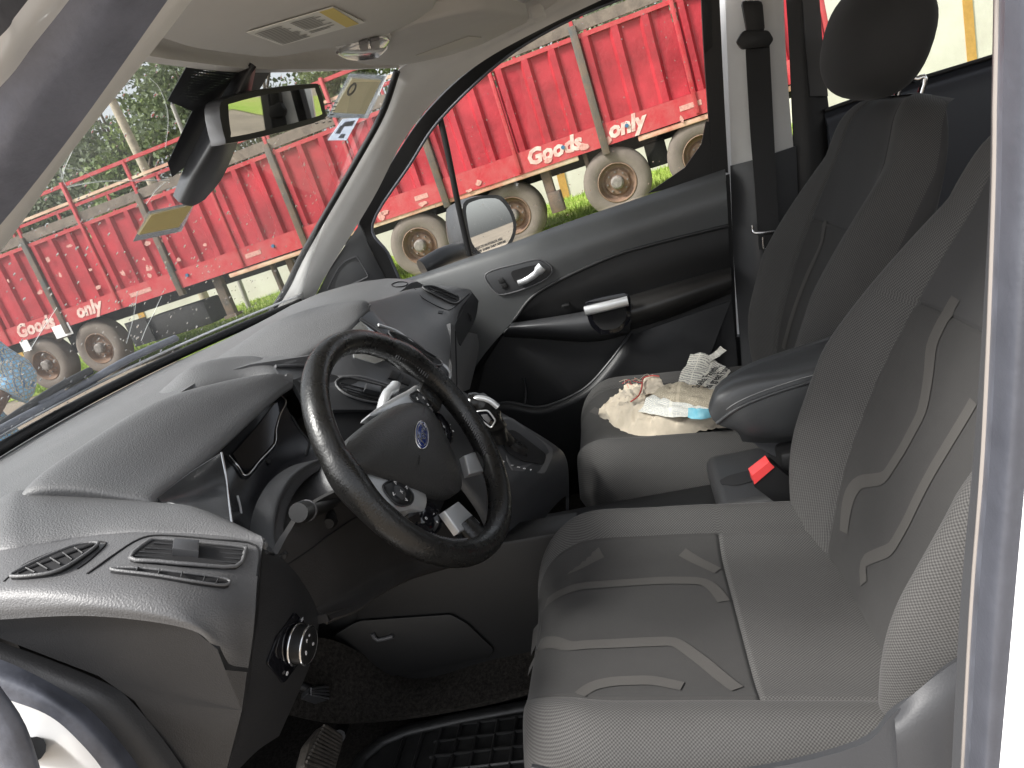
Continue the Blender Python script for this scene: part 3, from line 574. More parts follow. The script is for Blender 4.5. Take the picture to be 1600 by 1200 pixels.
# lower fascia with the light switch
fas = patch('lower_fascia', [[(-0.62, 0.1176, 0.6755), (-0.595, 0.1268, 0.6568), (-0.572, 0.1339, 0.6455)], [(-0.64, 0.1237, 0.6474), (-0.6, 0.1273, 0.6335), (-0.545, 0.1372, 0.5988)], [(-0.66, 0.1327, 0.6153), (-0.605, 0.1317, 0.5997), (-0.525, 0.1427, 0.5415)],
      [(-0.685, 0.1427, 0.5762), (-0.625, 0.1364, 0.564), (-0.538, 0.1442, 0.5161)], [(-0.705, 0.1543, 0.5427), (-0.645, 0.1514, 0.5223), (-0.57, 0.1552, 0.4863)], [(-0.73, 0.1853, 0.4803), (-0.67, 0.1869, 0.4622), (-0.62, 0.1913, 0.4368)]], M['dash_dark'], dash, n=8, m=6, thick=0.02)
S_ = ['lower_fascia']
po = [(-0.5853, 0.1349, 0.5764), (-0.5712, 0.1378, 0.554), (-0.559, 0.1427, 0.5253), (-0.5886, 0.1464, 0.516), (-0.6318, 0.1518, 0.5162), (-0.6588, 0.1403, 0.5655), (-0.6331, 0.1346, 0.5794)]
pn = outward_n(po)
sw = prism('light_switch', rround(po, 3, 0.15), pn * 0.003, M['gloss_black'], dash, bevel=0.001)
kc = Vector([(-0.6007, 0.1395, 0.5445)][0])
ku = pn.cross(Vector((0, 0, 1))).normalized(); kv = ku.cross(pn).normalized()
def ring(c, r, k=28, u=None, v=None): return [c + (u or ku) * r * math.cos(2 * math.pi * i / k) + (v or kv) * r * math.sin(2 * math.pi * i / k) for i in range(k)]
prism('knob', ring(kc, 0.021), pn * 0.020, M['black'], sw, bevel=0.002)
tube('knob_ring', ring(kc + pn * 0.018, 0.0212), 0.0018, M['chrome'], sw, n=8, closed=True)
tube('knob_ring', ring(kc + pn * 0.004, 0.0225), 0.0016, M['chrome'], sw, n=8, closed=True)
for s_, dx, dy, sz in (('0', -0.012, -0.001, 0.008), ('P', -0.006, 0.011, 0.006), ('o', 0.006, -0.002, 0.007), ('=', 0.001, 0.013, 0.006)):
    text_mesh('switch_marking', s_, sz, M['white_print'], sw, kc + pn * 0.0203 + ku * -dx + kv * dy, -ku if ku.x < 0 else ku, kv)
for px, s_ in (((444,1051), 'o'), ((468,968), '='), ((477,980), '=')):
    text_mesh('switch_marking', s_, 0.010, M['white_print'], sw, Vector(next(SPOTS_0)[0]) + pn * 0.003, -ku if ku.x < 0 else ku, kv)

# knee panel and lower edge
patch('knee_panel', [[(-0.57, 0.1352, 0.6445), (-0.53, 0.1361, 0.6499), (-0.46, 0.1406, 0.6476), (-0.38, 0.1179, 0.6318), (-0.29, 0.0821, 0.6001)], [(-0.545, 0.1404, 0.5858), (-0.49, 0.1367, 0.5814), (-0.41, 0.1307, 0.565), (-0.33, 0.106, 0.5394), (-0.24, 0.0623, 0.5024)],
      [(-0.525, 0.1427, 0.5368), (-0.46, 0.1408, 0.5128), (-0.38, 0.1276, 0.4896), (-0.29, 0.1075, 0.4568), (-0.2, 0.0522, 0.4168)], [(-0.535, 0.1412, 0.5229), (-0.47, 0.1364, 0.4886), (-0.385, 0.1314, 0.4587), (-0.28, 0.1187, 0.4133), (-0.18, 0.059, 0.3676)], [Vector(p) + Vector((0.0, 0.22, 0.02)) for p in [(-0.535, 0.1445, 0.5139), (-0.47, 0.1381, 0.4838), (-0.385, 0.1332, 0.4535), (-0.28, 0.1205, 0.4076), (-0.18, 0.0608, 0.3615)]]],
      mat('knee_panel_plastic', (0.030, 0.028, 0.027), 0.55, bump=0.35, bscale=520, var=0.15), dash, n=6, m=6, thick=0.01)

tube('panel_gap', [(-0.5615, 0.1375, 0.6234), (-0.5086, 0.1358, 0.6099), (-0.4356, 0.1343, 0.5941), (-0.3782, 0.12, 0.5844), (-0.3406, 0.1055, 0.5753)], .0011, M['flat_black'], dash, n=6, sub=3)
# instrument cluster in its well
def dip(rows, f): return [[Vector(p) + Vector((0, f[i], 0)) for p in r] for i, r in enumerate(rows)]
clus = patch('instrument_cluster', dip([[(-0.4, 0.2681, 0.7266), (-0.34, 0.2698, 0.7263), (-0.27, 0.2719, 0.7292), (-0.21, 0.2681, 0.7347), (-0.155, 0.2571, 0.743)], [(-0.43, 0.2558, 0.7005), (-0.37, 0.2621, 0.6823), (-0.3, 0.2605, 0.6805), (-0.24, 0.2481, 0.6842), (-0.19, 0.2298, 0.6925)],
      [(-0.48, 0.2304, 0.6833), (-0.43, 0.2322, 0.6568), (-0.37, 0.2339, 0.6508), (-0.3, 0.2227, 0.6562), (-0.24, 0.1993, 0.6569)], [(-0.56, 0.1811, 0.6868), (-0.52, 0.1815, 0.6494), (-0.45, 0.1939, 0.6453), (-0.37, 0.1977, 0.6586), (-0.29, 0.1734, 0.6454)]], (.03, .035, .025, .012)), M['cluster'], dash, n=6, m=6, thick=.01)
tube('cluster_trim', [(-0.1675, 0.2824, 0.7282), (-0.1742, 0.274, 0.7163), (-0.2002, 0.2777, 0.7044), (-0.226, 0.2784, 0.6903), (-0.2564, 0.2727, 0.6758), (-0.3018, 0.2789, 0.6696), (-0.3471, 0.2804, 0.6662), (-0.3363, 0.295, 0.6819), (-0.342, 0.2981, 0.701)], 0.0017, M['chrome'], clus, n=8, sub=4)
prism('dial_glass', [(-0.1658, 0.282, 0.7286), (-0.1753, 0.2765, 0.7164), (-0.2017, 0.2807, 0.7046), (-0.2273, 0.2815, 0.6905), (-0.2546, 0.2766, 0.6769), (-0.2982, 0.2823, 0.6704), (-0.34, 0.2841, 0.6674), (-0.3313, 0.2956, 0.6802), (-0.329, 0.2998, 0.6972), (-0.2492, 0.2955, 0.7068)], (0, -.001, .0005), M['gloss_black'], clus)
tube('cluster_groove', [(-0.1883, 0.2656, 0.6955), (-0.2122, 0.2469, 0.6747), (-0.2349, 0.2282, 0.6605), (-0.2754, 0.2192, 0.6538)], .0015, M['flat_black'], clus, n=6, sub=4)
patch('cluster_side', [[(-0.556, 0.2618, 0.7366), (-0.47, 0.2696, 0.7306), (-0.41, 0.2603, 0.7275)], [(-0.556, 0.2576, 0.7289), (-0.49, 0.2618, 0.7043), (-0.44, 0.2544, 0.6909)], [(-0.563, 0.2457, 0.7319), (-0.576, 0.2016, 0.7192), (-0.592, 0.1585, 0.7023)]], M['smooth_dark'], dash, n=6, m=5, thick=0.006)
tube('cluster_side_trim', [(-0.41, 0.2612, 0.7277), (-0.46, 0.2343, 0.7109), (-0.53, 0.1945, 0.7072), (-0.592, 0.1592, 0.7024)], 0.002, M['chrome'], dash, n=8, sub=4)
tube('cluster_side_trim', [(-0.425, 0.2534, 0.6683), (-0.44, 0.2461, 0.6553), (-0.47, 0.2326, 0.6433)], 0.0016, M['satin'], dash, n=8, sub=4)
patch('cluster_surround', [[(-0.59, 0.1592, 0.7013), (-0.6, 0.1374, 0.6914), (-0.61, 0.1179, 0.6694)], [(-0.46, 0.2352, 0.6381), (-0.49, 0.2014, 0.6365), (-0.555, 0.1453, 0.6405)], [(-0.42, 0.2399, 0.638), (-0.44, 0.215, 0.6323), (-0.51, 0.1562, 0.6367)]], M['smooth_dark'], dash, n=5, m=4, thick=0.006)
lo1 = [(-0.3, 0.1705, 0.6515), (-0.34, 0.181, 0.6641), (-0.39, 0.1881, 0.6685), (-0.44, 0.1883, 0.6618), (-0.49, 0.1786, 0.6506), (-0.54, 0.1576, 0.6442), (-0.575, 0.1345, 0.6423)]
lo2 = [(-0.31, 0.1682, 0.6387), (-0.345, 0.1755, 0.6488), (-0.39, 0.1823, 0.6503), (-0.435, 0.1822, 0.6444), (-0.48, 0.1722, 0.6371), (-0.525, 0.1522, 0.634), (-0.555, 0.1334, 0.6347)]
patch('cluster_lip', [[Vector(p) + Vector((0, .03, 0)) for p in lo1], lo1, mixrow(lo1, lo2, .5, .002), lo2, [Vector(p) + Vector((.01, .04, 0)) for p in lo2]], M['dash_dark'], dash, n=5, m=4, thick=.006)
for q in ((418,722), (425,734), (415,741), (433,727)):
    c_ = Vector([(-0.2975, 0.2705, 0.664)][0]) + Vector(((q[0] - 418) * .0009, 0, (722 - q[1]) * .0008)); tube('trip_button', [c_, c_ + Vector((-.002, -.004, .001))], .0035, M['black'], clus, n=10)
# textured panel between wheel and screen
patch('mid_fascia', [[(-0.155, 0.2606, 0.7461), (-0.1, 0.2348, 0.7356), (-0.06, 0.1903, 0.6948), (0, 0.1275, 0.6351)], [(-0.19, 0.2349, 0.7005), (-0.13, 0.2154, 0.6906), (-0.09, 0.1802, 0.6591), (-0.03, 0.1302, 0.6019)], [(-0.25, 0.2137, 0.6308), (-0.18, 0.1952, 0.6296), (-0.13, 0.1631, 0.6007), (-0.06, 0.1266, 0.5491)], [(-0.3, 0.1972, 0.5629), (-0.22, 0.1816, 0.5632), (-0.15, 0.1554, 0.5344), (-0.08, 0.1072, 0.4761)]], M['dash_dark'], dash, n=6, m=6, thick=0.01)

# centre stack
stack = patch('centre_stack', [[(-0.115, 0.3034, 0.7694), (-0.05, 0.2653, 0.7408), (0.03, 0.209, 0.7741), (0.115, 0.1913, 0.7843), (0.135, 0.1811, 0.7513)], [(-0.145, 0.2809, 0.7543), (-0.09, 0.2218, 0.7148), (0, 0.1832, 0.7184), (0.08, 0.1565, 0.7271), (0.13, 0.1298, 0.6929)], [(-0.15, 0.2496, 0.7373), (-0.11, 0.1902, 0.6979), (-0.02, 0.1498, 0.6666), (0.06, 0.1082, 0.6624), (0.13, 0.0809, 0.6291)], [(-0.18, 0.2187, 0.6929), (-0.12, 0.1704, 0.6588), (-0.05, 0.119, 0.6201), (0.04, 0.0844, 0.5974), (0.12, 0.0787, 0.5929)]], M['smooth_dark'], dash, n=6, m=6, thick=0.01)
S_ = ['centre_stack']
scr = [(0.0235, 0.2108, 0.7699), (0.0585, 0.199, 0.7782), (0.0616, 0.1543, 0.7174), (0.0266, 0.1571, 0.7015), (-0.0032, 0.174, 0.7046), (-0.0192, 0.2025, 0.7289)]
sn = outward_n(scr)
sp_ = prism('display_screen', scr, sn * 0.004, mat('screen_glass', (0.55, 0.57, 0.57), 0.12, metal=0.75), dash, bevel=0.001)  # pale part-metal base stands in for the sky glare on the screen
tube('screen_rim', [Vector(p) + sn * 0.005 for p in [(0.0639, 0.2014, 0.7801), (0.0695, 0.1803, 0.754), (0.068, 0.155, 0.721), (0.0613, 0.1484, 0.7109)]], 0.004, M['smooth_dark'], sp_, n=8, sub=3)
tube('stack_trim', [(-0.1203, 0.2983, 0.7683), (-0.0585, 0.2665, 0.7421), (-0.0805, 0.2215, 0.7182), (-0.0578, 0.1877, 0.7026), (-0.0266, 0.1474, 0.6648)], 0.0030, M['trim_grey'], dash, n=8, sub=4)
tube('stack_ring', [(0.0871, 0.1764, 0.7589), (0.1217, 0.1554, 0.7301), (0.128, 0.1284, 0.6914), (0.1284, 0.0992, 0.6557), (0.1277, 0.0798, 0.6307), (0.1124, 0.0781, 0.6156), (0.0701, 0.0839, 0.6155)], 0.0035, M['satin'], dash, n=8, sub=5)
vb = [(-0.1091, 0.2049, 0.7081), (-0.061, 0.1525, 0.6593), (-0.1203, 0.1988, 0.7035), (-0.0765, 0.1536, 0.6567), (-0.1209, 0.1928, 0.6964), (-0.0885, 0.157, 0.6571)]
vent('air_vent', [(-0.1068, 0.213, 0.7115), (-0.0723, 0.2005, 0.7063), (-0.0335, 0.1462, 0.6579), (-0.0384, 0.1393, 0.648), (-0.0795, 0.1483, 0.648), (-0.1132, 0.1743, 0.6715), (-0.1279, 0.1963, 0.6962)], S_, dash, M['module'], [(vb[0], vb[1]), (vb[2], vb[3]), (vb[4], vb[5])], knob=[(-0.0812, 0.1761, 0.6868), (-0.0597, 0.1595, 0.6691), (-0.0779, 0.1583, 0.6632), (-0.0993, 0.1745, 0.6808)])
vb = [(0.0934, 0.1584, 0.733), (0.1304, 0.1005, 0.6573), (0.0896, 0.1541, 0.7264), (0.1101, 0.1003, 0.6579), (0.0834, 0.1494, 0.7191), (0.0898, 0.1044, 0.6639)]
vent('air_vent', [(0.0902, 0.1636, 0.7391), (0.1307, 0.1403, 0.7053), (0.13, 0.1109, 0.6702), (0.1305, 0.0906, 0.6443), (0.0983, 0.0948, 0.6495), (0.081, 0.1201, 0.6837), (0.075, 0.1501, 0.7178)], S_, dash, M['trim_grey'], [(vb[0], vb[1]), (vb[2], vb[3]), (vb[4], vb[5])])
for k_, q in enumerate([[(640,556),(652,562),(648,570),(636,564)], [(655,564),(667,570),(663,578),(651,572)], [(670,571),(682,578),(678,587),(666,580)], [(684,580),(695,587),(691,596),(680,589)], [(612,580),(626,584),(620,596),(606,592)], [(630,590),(642,595),(638,604),(626,599)]]):
    pts_ = next(SPOTS_1); prism('stack_button', pts_, outward_n(pts_) * 0.004, M['trim_grey'] if k_ < 4 else M['black'], dash, bevel=0.001)

# passenger side of the dash
pf = patch('passenger_fascia', [[(0.135, 0.227, 0.7961), (0.3, 0.2223, 0.7777), (0.46, 0.2099, 0.7597), (0.6, 0.1679, 0.7298)], [(0.13, 0.2165, 0.7974), (0.29, 0.2117, 0.773), (0.46, 0.1944, 0.7462), (0.64, 0.1303, 0.7052)], [(0.12, 0.1897, 0.7532), (0.26, 0.181, 0.7303), (0.44, 0.1691, 0.7059), (0.665, 0.1094, 0.6823)], [(0.13, 0.1302, 0.6916), (0.22, 0.1305, 0.681), (0.36, 0.133, 0.67), (0.54, 0.1263, 0.6647)], [(0.15, 0.0871, 0.6225), (0.18, 0.0921, 0.6223), (0.24, 0.1035, 0.6218), (0.32, 0.116, 0.626)]], M['dash'], dash, n=8, m=6, thick=0.012)
S_ = ['passenger_fascia']
vb = [(0.5123, 0.184, 0.7405), (0.5638, 0.1343, 0.6883), (0.532, 0.1808, 0.7388), (0.583, 0.1323, 0.6903)]
vent('air_vent', [(0.5058, 0.1938, 0.7476), (0.5292, 0.1914, 0.7459), (0.5537, 0.1735, 0.7341), (0.5843, 0.1299, 0.6877), (0.5374, 0.1352, 0.6845), (0.521, 0.16, 0.7094), (0.5011, 0.1812, 0.7356)], S_, dash, M['module'], [(vb[0], vb[1]), (vb[2], vb[3])], rim=0.002)
tube('panel_gap', [(0.5618, 0.2833, 0.7688), (0.5989, 0.2768, 0.7664), (0.6096, 0.2574, 0.7578), (0.5733, 0.252, 0.7553), (0.5415, 0.2688, 0.7627)], 0.0014, M['flat_black'], dash, n=6, closed=True, sub=2)
tube('panel_gap', [(0.4819, 0.2046, 0.7567), (0.4575, 0.1843, 0.7321), (0.4773, 0.1514, 0.6935), (0.5066, 0.1346, 0.6806), (0.6461, 0.1136, 0.6845)], 0.0012, M['flat_black'], dash, n=6, sub=4)
for q in [(690,455),(702,459),(714,463)]:
    tube('vent_mark', [next(SPOTS_2), next(SPOTS_3)], 0.004, M['black'], dash, n=8)
p_ = [(0.4522, 0.1546, 0.693), (0.4641, 0.1461, 0.6864), (0.4443, 0.1456, 0.6846), (0.4341, 0.1529, 0.6905)]; prism('fascia_emblem_pad', p_, outward_n(p_) * 0.002, M['black'], dash)
patch('passenger_module_flank', [[(0.665, 0.1094, 0.6823), (0.54, 0.1199, 0.6631), (0.4, 0.1255, 0.6447)], [(0.66, 0.0977, 0.6573), (0.6, 0.1084, 0.6211), (0.42, 0.1173, 0.6046)]], M['dash_dark'], dash, n=5, m=3, thick=0.01)
gb = patch('glovebox', [[(0.4, 0.1203, 0.6674), (0.5, 0.127, 0.6243), (0.62, 0.1171, 0.5784)], [(0.28, 0.1098, 0.6138), (0.4, 0.115, 0.5774), (0.58, 0.1169, 0.5431)], [(0.2, 0.1013, 0.5725), (0.27, 0.1081, 0.5368), (0.4, 0.1216, 0.4994)]], M['dash'], dash, n=6, m=6, thick=0.01)
tube('panel_gap', [(0.4249, 0.1212, 0.6403), (0.3236, 0.111, 0.6007), (0.239, 0.1039, 0.5625)], 0.0016, M['flat_black'], dash, n=6, sub=4)
tube('vent_hole_shade', [(0.57, 0.1249, 0.6362), (0.565, 0.1237, 0.6372)], [0.017, 0.016], M['flat_black'], dash, n=14)  # solid black disc painting the shade of a hole
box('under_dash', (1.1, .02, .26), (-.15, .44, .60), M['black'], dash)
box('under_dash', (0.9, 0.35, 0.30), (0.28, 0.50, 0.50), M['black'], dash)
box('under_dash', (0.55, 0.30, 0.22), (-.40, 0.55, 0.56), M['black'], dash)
# ================================================================== steering wheel
WC = Vector((-.307, .032, .649)); wt, ww, wphi = rad(25.66), rad(-5.7), rad(9)
wn = Vector((math.sin(ww), -math.cos(wt) * math.cos(ww), math.sin(wt))).normalized()
wx = (Vector((1, 0, 0)) - wn * wn.x).normalized(); wy = wn.cross(wx)
WX, WY = math.cos(wphi) * wx + math.sin(wphi) * wy, -math.sin(wphi) * wx + math.cos(wphi) * wy
WR = Matrix((WX, WY, wn)).transposed()
wheel = thing('steering_wheel', 'black leather steering wheel with silver spokes, control buttons and blue oval badge', 'steering wheel', WC, WR)
# rim: slightly flattened ring with thumb swells and stitched section joints
RR = 0.178; NT, NP = 144, 20; vs_, fs = [], []
joints = [rad(d) for d in (35, 145, 208, 332)]
for i in range(NT):
    a = 2 * math.pi * i / NT
    sw_ = 1 + 0.16 * sum(math.exp(-((a - rad(d)) / 0.16) ** 2) for d in (22, 158))
    dip = sum(math.exp(-((a - j) / 0.012) ** 2) for j in joints) * 0.0012
    rx, rz = (0.0178 * sw_ - dip), (0.0195 * sw_ - dip)
    for j in range(NP):
        b = 2 * math.pi * j / NP; rr_ = RR + rx * math.cos(b) - 0.002 * (1 - math.cos(4 * a)) * 0
        vs_.append((rr_ * math.cos(a), rr_ * math.sin(a), rz * math.sin(b)))
for i in range(NT):
    for j in range(NP):
        fs.append((i * NP + j, ((i + 1) % NT) * NP + j, ((i + 1) % NT) * NP + (j + 1) % NP, i * NP + (j + 1) % NP))
rim = mesh('rim', vs_, fs, M['leather'], wheel, 60, local=True)
# stitching on the inside of the lower and side sections
for a0, a1 in ((-50, -22), (202, 230), (8, 34), (146, 172)):
    k = int((a1 - a0) / 1.6)
    for q in range(k):
        a = rad(a0 + (a1 - a0) * q / k); r_ = RR - 0.0180
        p = Vector((r_ * math.cos(a), r_ * math.sin(a), 0.003)); p2 = Vector((r_ * math.cos(a + 0.014), r_ * math.sin(a + 0.014), 0.0095))
        if q == 0: pts = []; fcs = []
        t_ = (p2 - p).normalized(); s1 = Vector((math.cos(a), math.sin(a), 0)); s2 = t_.cross(s1)
        base = len(pts)
        for c in (p, p2):
            for u_, v_ in ((1, 1), (-1, 1), (-1, -1), (1, -1)): pts.append(c + (s1 * u_ + s2 * v_) * 0.0007)
        fcs += [(base + i, base + (i + 1) % 4, base + 4 + (i + 1) % 4, base + 4 + i) for i in range(4)]
    mesh('stitching', pts, fcs, M['trim_grey'], rim, 0, local=True, kind='stuff')
def wpt(a, b, h): return Vector((a, b, h))
def dome(name, outline, h0, hc, m_, parent, rings=10, power=2.2, cen=(0, 0)):
    """cushion-topped plate in the wheel plane"""
    ol = cr([Vector((a, b, 0)) for a, b in outline], 4, True); n = len(ol); vs_, fs = [], []
    c = Vector((cen[0], cen[1], 0))
    for k in range(rings + 1):
        t = k / rings
        for p in ol:
            q = p.lerp(c, t * 0.999) ; vs_.append((q.x, q.y, h0 + (hc - h0) * (1 - (1 - t) ** power)))
    for p in ol: vs_.append((p.x, p.y, h0 - 0.02))
    for k in range(rings):
        for i in range(n): fs.append((k * n + i, k * n + (i + 1) % n, (k + 1) * n + (i + 1) % n, (k + 1) * n + i))
    o = (rings + 1) * n
    for i in range(n): fs.append((o + i, o + (i + 1) % n, (i + 1) % n, i))
    return mesh(name, vs_, fs, m_, parent, 50, local=True)
hub = dome('airbag_cover', [(-.121, .068), (-.110, .086), (-.070, .086), (-.009, .070), (.065, .042), (.112, .008), (.116, -.022), (.076, -.070), (.036, -.100), (-.002, -.103), (-.042, -.068), (-.077, -.014), (-.104, .034)], -0.012, 0.010, M['hub'], wheel, power=3.4, cen=(.0, .0))
tube('mould_line', [wpt(-.034, -.008, .0098), wpt(-.050, -.012, .0090)], 0.0006, M['black'], hub, n=6, local=True)
tube('mould_line', [wpt(.062, .008, .0086), wpt(.076, .010, .0075)], 0.0006, M['black'], hub, n=6, local=True)
dome('hub_housing', [(-.09, .06), (0, .060), (.075, .042), (.115, .020), (.112, -.020), (.078, -.060), (.050, -.095), (0, -.098), (-.062, -.085), (-.088, -.040), (-.112, .004), (-.115, .036)], -0.034, -0.020, M['black'], wheel)
def side(s, plate, pad, pod, spoke, c_pad, c_pod):
    cp = (sum(p[0] for p in plate) / len(plate), sum(p[1] for p in plate) / len(plate))
    sp = dome('side_spoke', plate, -0.019, -0.0135, M['satin'], wheel, power=4, cen=cp)
    box('spoke_root', (.045, .05, .018), (.155 * s, -.004, -.016), M['leather'], wheel, bevel=0.007, local=True)
    cx, cy = c_pad
    dome('button_pad', pad, -0.0135, -0.0110, M['pad_black'], sp, power=5, cen=c_pad)
    loop = cr([Vector((x, y, -.0128)) for x, y in pad], 4, True)
    tube('pad_rim', loop, .0011, M['smooth_dark'], sp, n=6, closed=True, local=True)
    dome('button', [(cx - .009, cy - .009), (cx + .007, cy - .011), (cx + .011, cy + .001), (cx + .003, cy + .010), (cx - .009, cy + .006)], -0.0112, -0.0096, M['smooth_dark'], sp, power=4, cen=c_pad)
    for ch, dx, dy, rot in (('>', .015, -.007, 0), ('<', -.015, .007, 0), ('>', .007, .012, 90), ('>', -.007, -.013, -90), ('x', 0, -.001, 0)):
        r_ = Matrix.Rotation(rad(rot + 8), 3, 'Z')
        text_mesh('button_symbol', ch, 0.010, M['white_print'], sp, (cx + dx, cy + dy, -0.0094), r_ @ Vector((1, 0, 0)), r_ @ Vector((0, 1, 0)), local=True)
    pd_ = dome('lower_pod', pod, -0.028, -0.019, M['gloss_black'], wheel, power=3, cen=c_pod)
    for q, (dx, dy) in enumerate(((-.010, .006), (.009, -.004), (0, -.014))):
        text_mesh('button_symbol', ('o', '-', '+')[q], 0.009, M['white_print'], pd_, (c_pod[0] + dx, c_pod[1] + dy, -0.0186), (1, 0, 0), (0, 1, 0), local=True)
    prism('lower_spoke', [Vector((*q, -0.020)) for q in spoke], (0, 0, 0.012), M['satin'], wheel, bevel=0.003, seg=3, local=True)
side(-1, [(-.116, .056), (-.086, .024), (-.064, -.018), (-.052, -.052), (-.084, -.058), (-.104, -.036), (-.124, -.020), (-.150, .004), (-.158, .030), (-.140, .052)], [(-.114, .016), (-.092, .010), (-.076, -.006), (-.080, -.030), (-.102, -.031), (-.122, -.010)],
     [(-.104, -.042), (-.066, -.046), (-.044, -.078), (-.066, -.100), (-.106, -.086), (-.121, -.058)], [(-.068, -.084), (-.026, -.104), (-.030, -.152), (-.082, -.118)], (-.099, -.008), (-.085, -.070))
side(1, [(.0, .074), (.061, .058), (.122, .036), (.158, .022), (.166, -.006), (.140, -.022), (.112, -.010), (.060, .030)], [(.104, .030), (.122, .027), (.139, .018), (.148, -.002), (.134, -.013), (.106, .008)],
     [(.156, -.030), (.152, -.055), (.126, -.078), (.100, -.070), (.104, -.048), (.126, -.032)], [(.048, -.112), (.080, -.094), (.122, -.118), (.096, -.146)], (.125, .010), (.128, -.054))
for s, pts in ((1, [(.098, -.124), (.116, -.142), (.128, -.150)]), (-1, [(-.050, -.126), (-.062, -.150), (-.070, -.168)])):
    tube('spoke_sleeve', [wpt(*p, h) for p, h in zip(pts, (-.013, -.008, 0))], [0.017, 0.016], M['leather'], wheel, n=12, sub=3, local=True, flat=(1.15, .8), ref=(0, 0, 1))
# badge
cb_, sb_ = math.cos(rad(9)), math.sin(rad(9)); BX, BY = .009, .0
def oval(a, b, h, k=36): return [Vector((BX + a * math.cos(t) * cb_ - b * math.sin(t) * sb_, BY + a * math.cos(t) * sb_ + b * math.sin(t) * cb_, h - .004)) for t in [2 * math.pi * i / k for i in range(k)]]
badge = prism('badge', oval(.0285, .0122, .0128), (0, 0, 0.0028), mat('badge_blue', (0.012, 0.030, 0.16), 0.18, coat=0.8), wheel, bevel=0.0008, local=True)
tube('badge_ring', oval(.0290, .0126, .0146), 0.0013, M['chrome'], badge, n=8, closed=True, local=True)
tube('badge_ring', oval(.0240, .0098, .0158), 0.0004, M['chrome'], badge, n=6, closed=True, local=True)
text_mesh('badge_script', 'Ford', 0.0200, M['chrome'], badge, (BX, BY, 0.0119), (cb_, sb_, 0), (-sb_, cb_, 0), shear=0.35, bold=0.0001, local=True)
# column shroud and stalks
column = thing('steering_column', 'dark plastic steering column shroud with stalk switches behind the wheel', 'steering column', WC - wn * 0.24)
ax = [WC - wn * d for d in (0.035, 0.06, 0.10, 0.16, 0.24, 0.30)]
tube('shroud', ax, [0.055, 0.070, 0.080, 0.086, 0.090, 0.090], M['module'], column, n=24, flat=(1.0, 0.80, 0.8), ref=(0, 0, 1), sub=0)
tube('shroud_seam', [WC - wn * 0.118 + (wx * math.cos(t) * .083 + wy * math.sin(t) * .066) for t in [2 * math.pi * i / 30 for i in range(30)]], 0.0012, M['flat_black'], column, n=6, closed=True)
sa = WC - wn * 0.10 - wx * 0.05 + wy * 0.012
s1 = Vector((-0.43, 0.1377, 0.6307)); s2 = Vector((-0.49, 0.1285, 0.6561)); s3 = Vector((-0.515, 0.1245, 0.6664))
stalk = tube('stalk', [sa, s1, s2], [0.011, 0.0115, 0.012], M['black'], column, n=12, sub=4, flat=(1, .75), ref=(0, 0, 1))
tube('stalk_end', [s2, s2.lerp(s3, .3), s3], [0.0125, 0.0135, 0.012], M['black'], stalk, n=16)
tube('stalk_ring', [s2.lerp(s3, -.1), s2.lerp(s3, .05)], 0.0138, M['trim_grey'], stalk, n=16)
k1 = Vector((-0.43, 0.1356, 0.6107)); tube('stalk_knob', [k1 + Vector((.02, 0.01, .01)), k1, k1 - Vector((.012, .003, 0))], [0.010, 0.0105, 0.007], M['black'], column, n=14, sub=3)
sb = WC - wn * 0.10 + wx * 0.05 + wy * .02
tube('stalk', [sb, Vector((-0.19, 0.1038, 0.6881)), Vector((-0.165, 0.0959, 0.694)), Vector((-0.15, 0.0918, 0.699))], [0.010, 0.010, 0.012, 0.010], M['satin'], column, n=12, sub=3, flat=(1, .7), ref=(0, 0, 1))
# ================================================================== seats
def sgauss(d, w): return math.exp(-(d / w) ** 2)
def samples(lo, hi, base, marks, extra=0.0022, reach=3):
    s = [lo + (hi - lo) * i / base for i in range(base + 1)]
    for m_ in marks: s += [m_ + extra * k for k in range(-reach, reach + 1)]
    s = sorted(x for x in s if lo <= x <= hi); out = [s[0]]
    for x in s[1:]:
        if x - out[-1] > 0.0008: out.append(x)
    return out

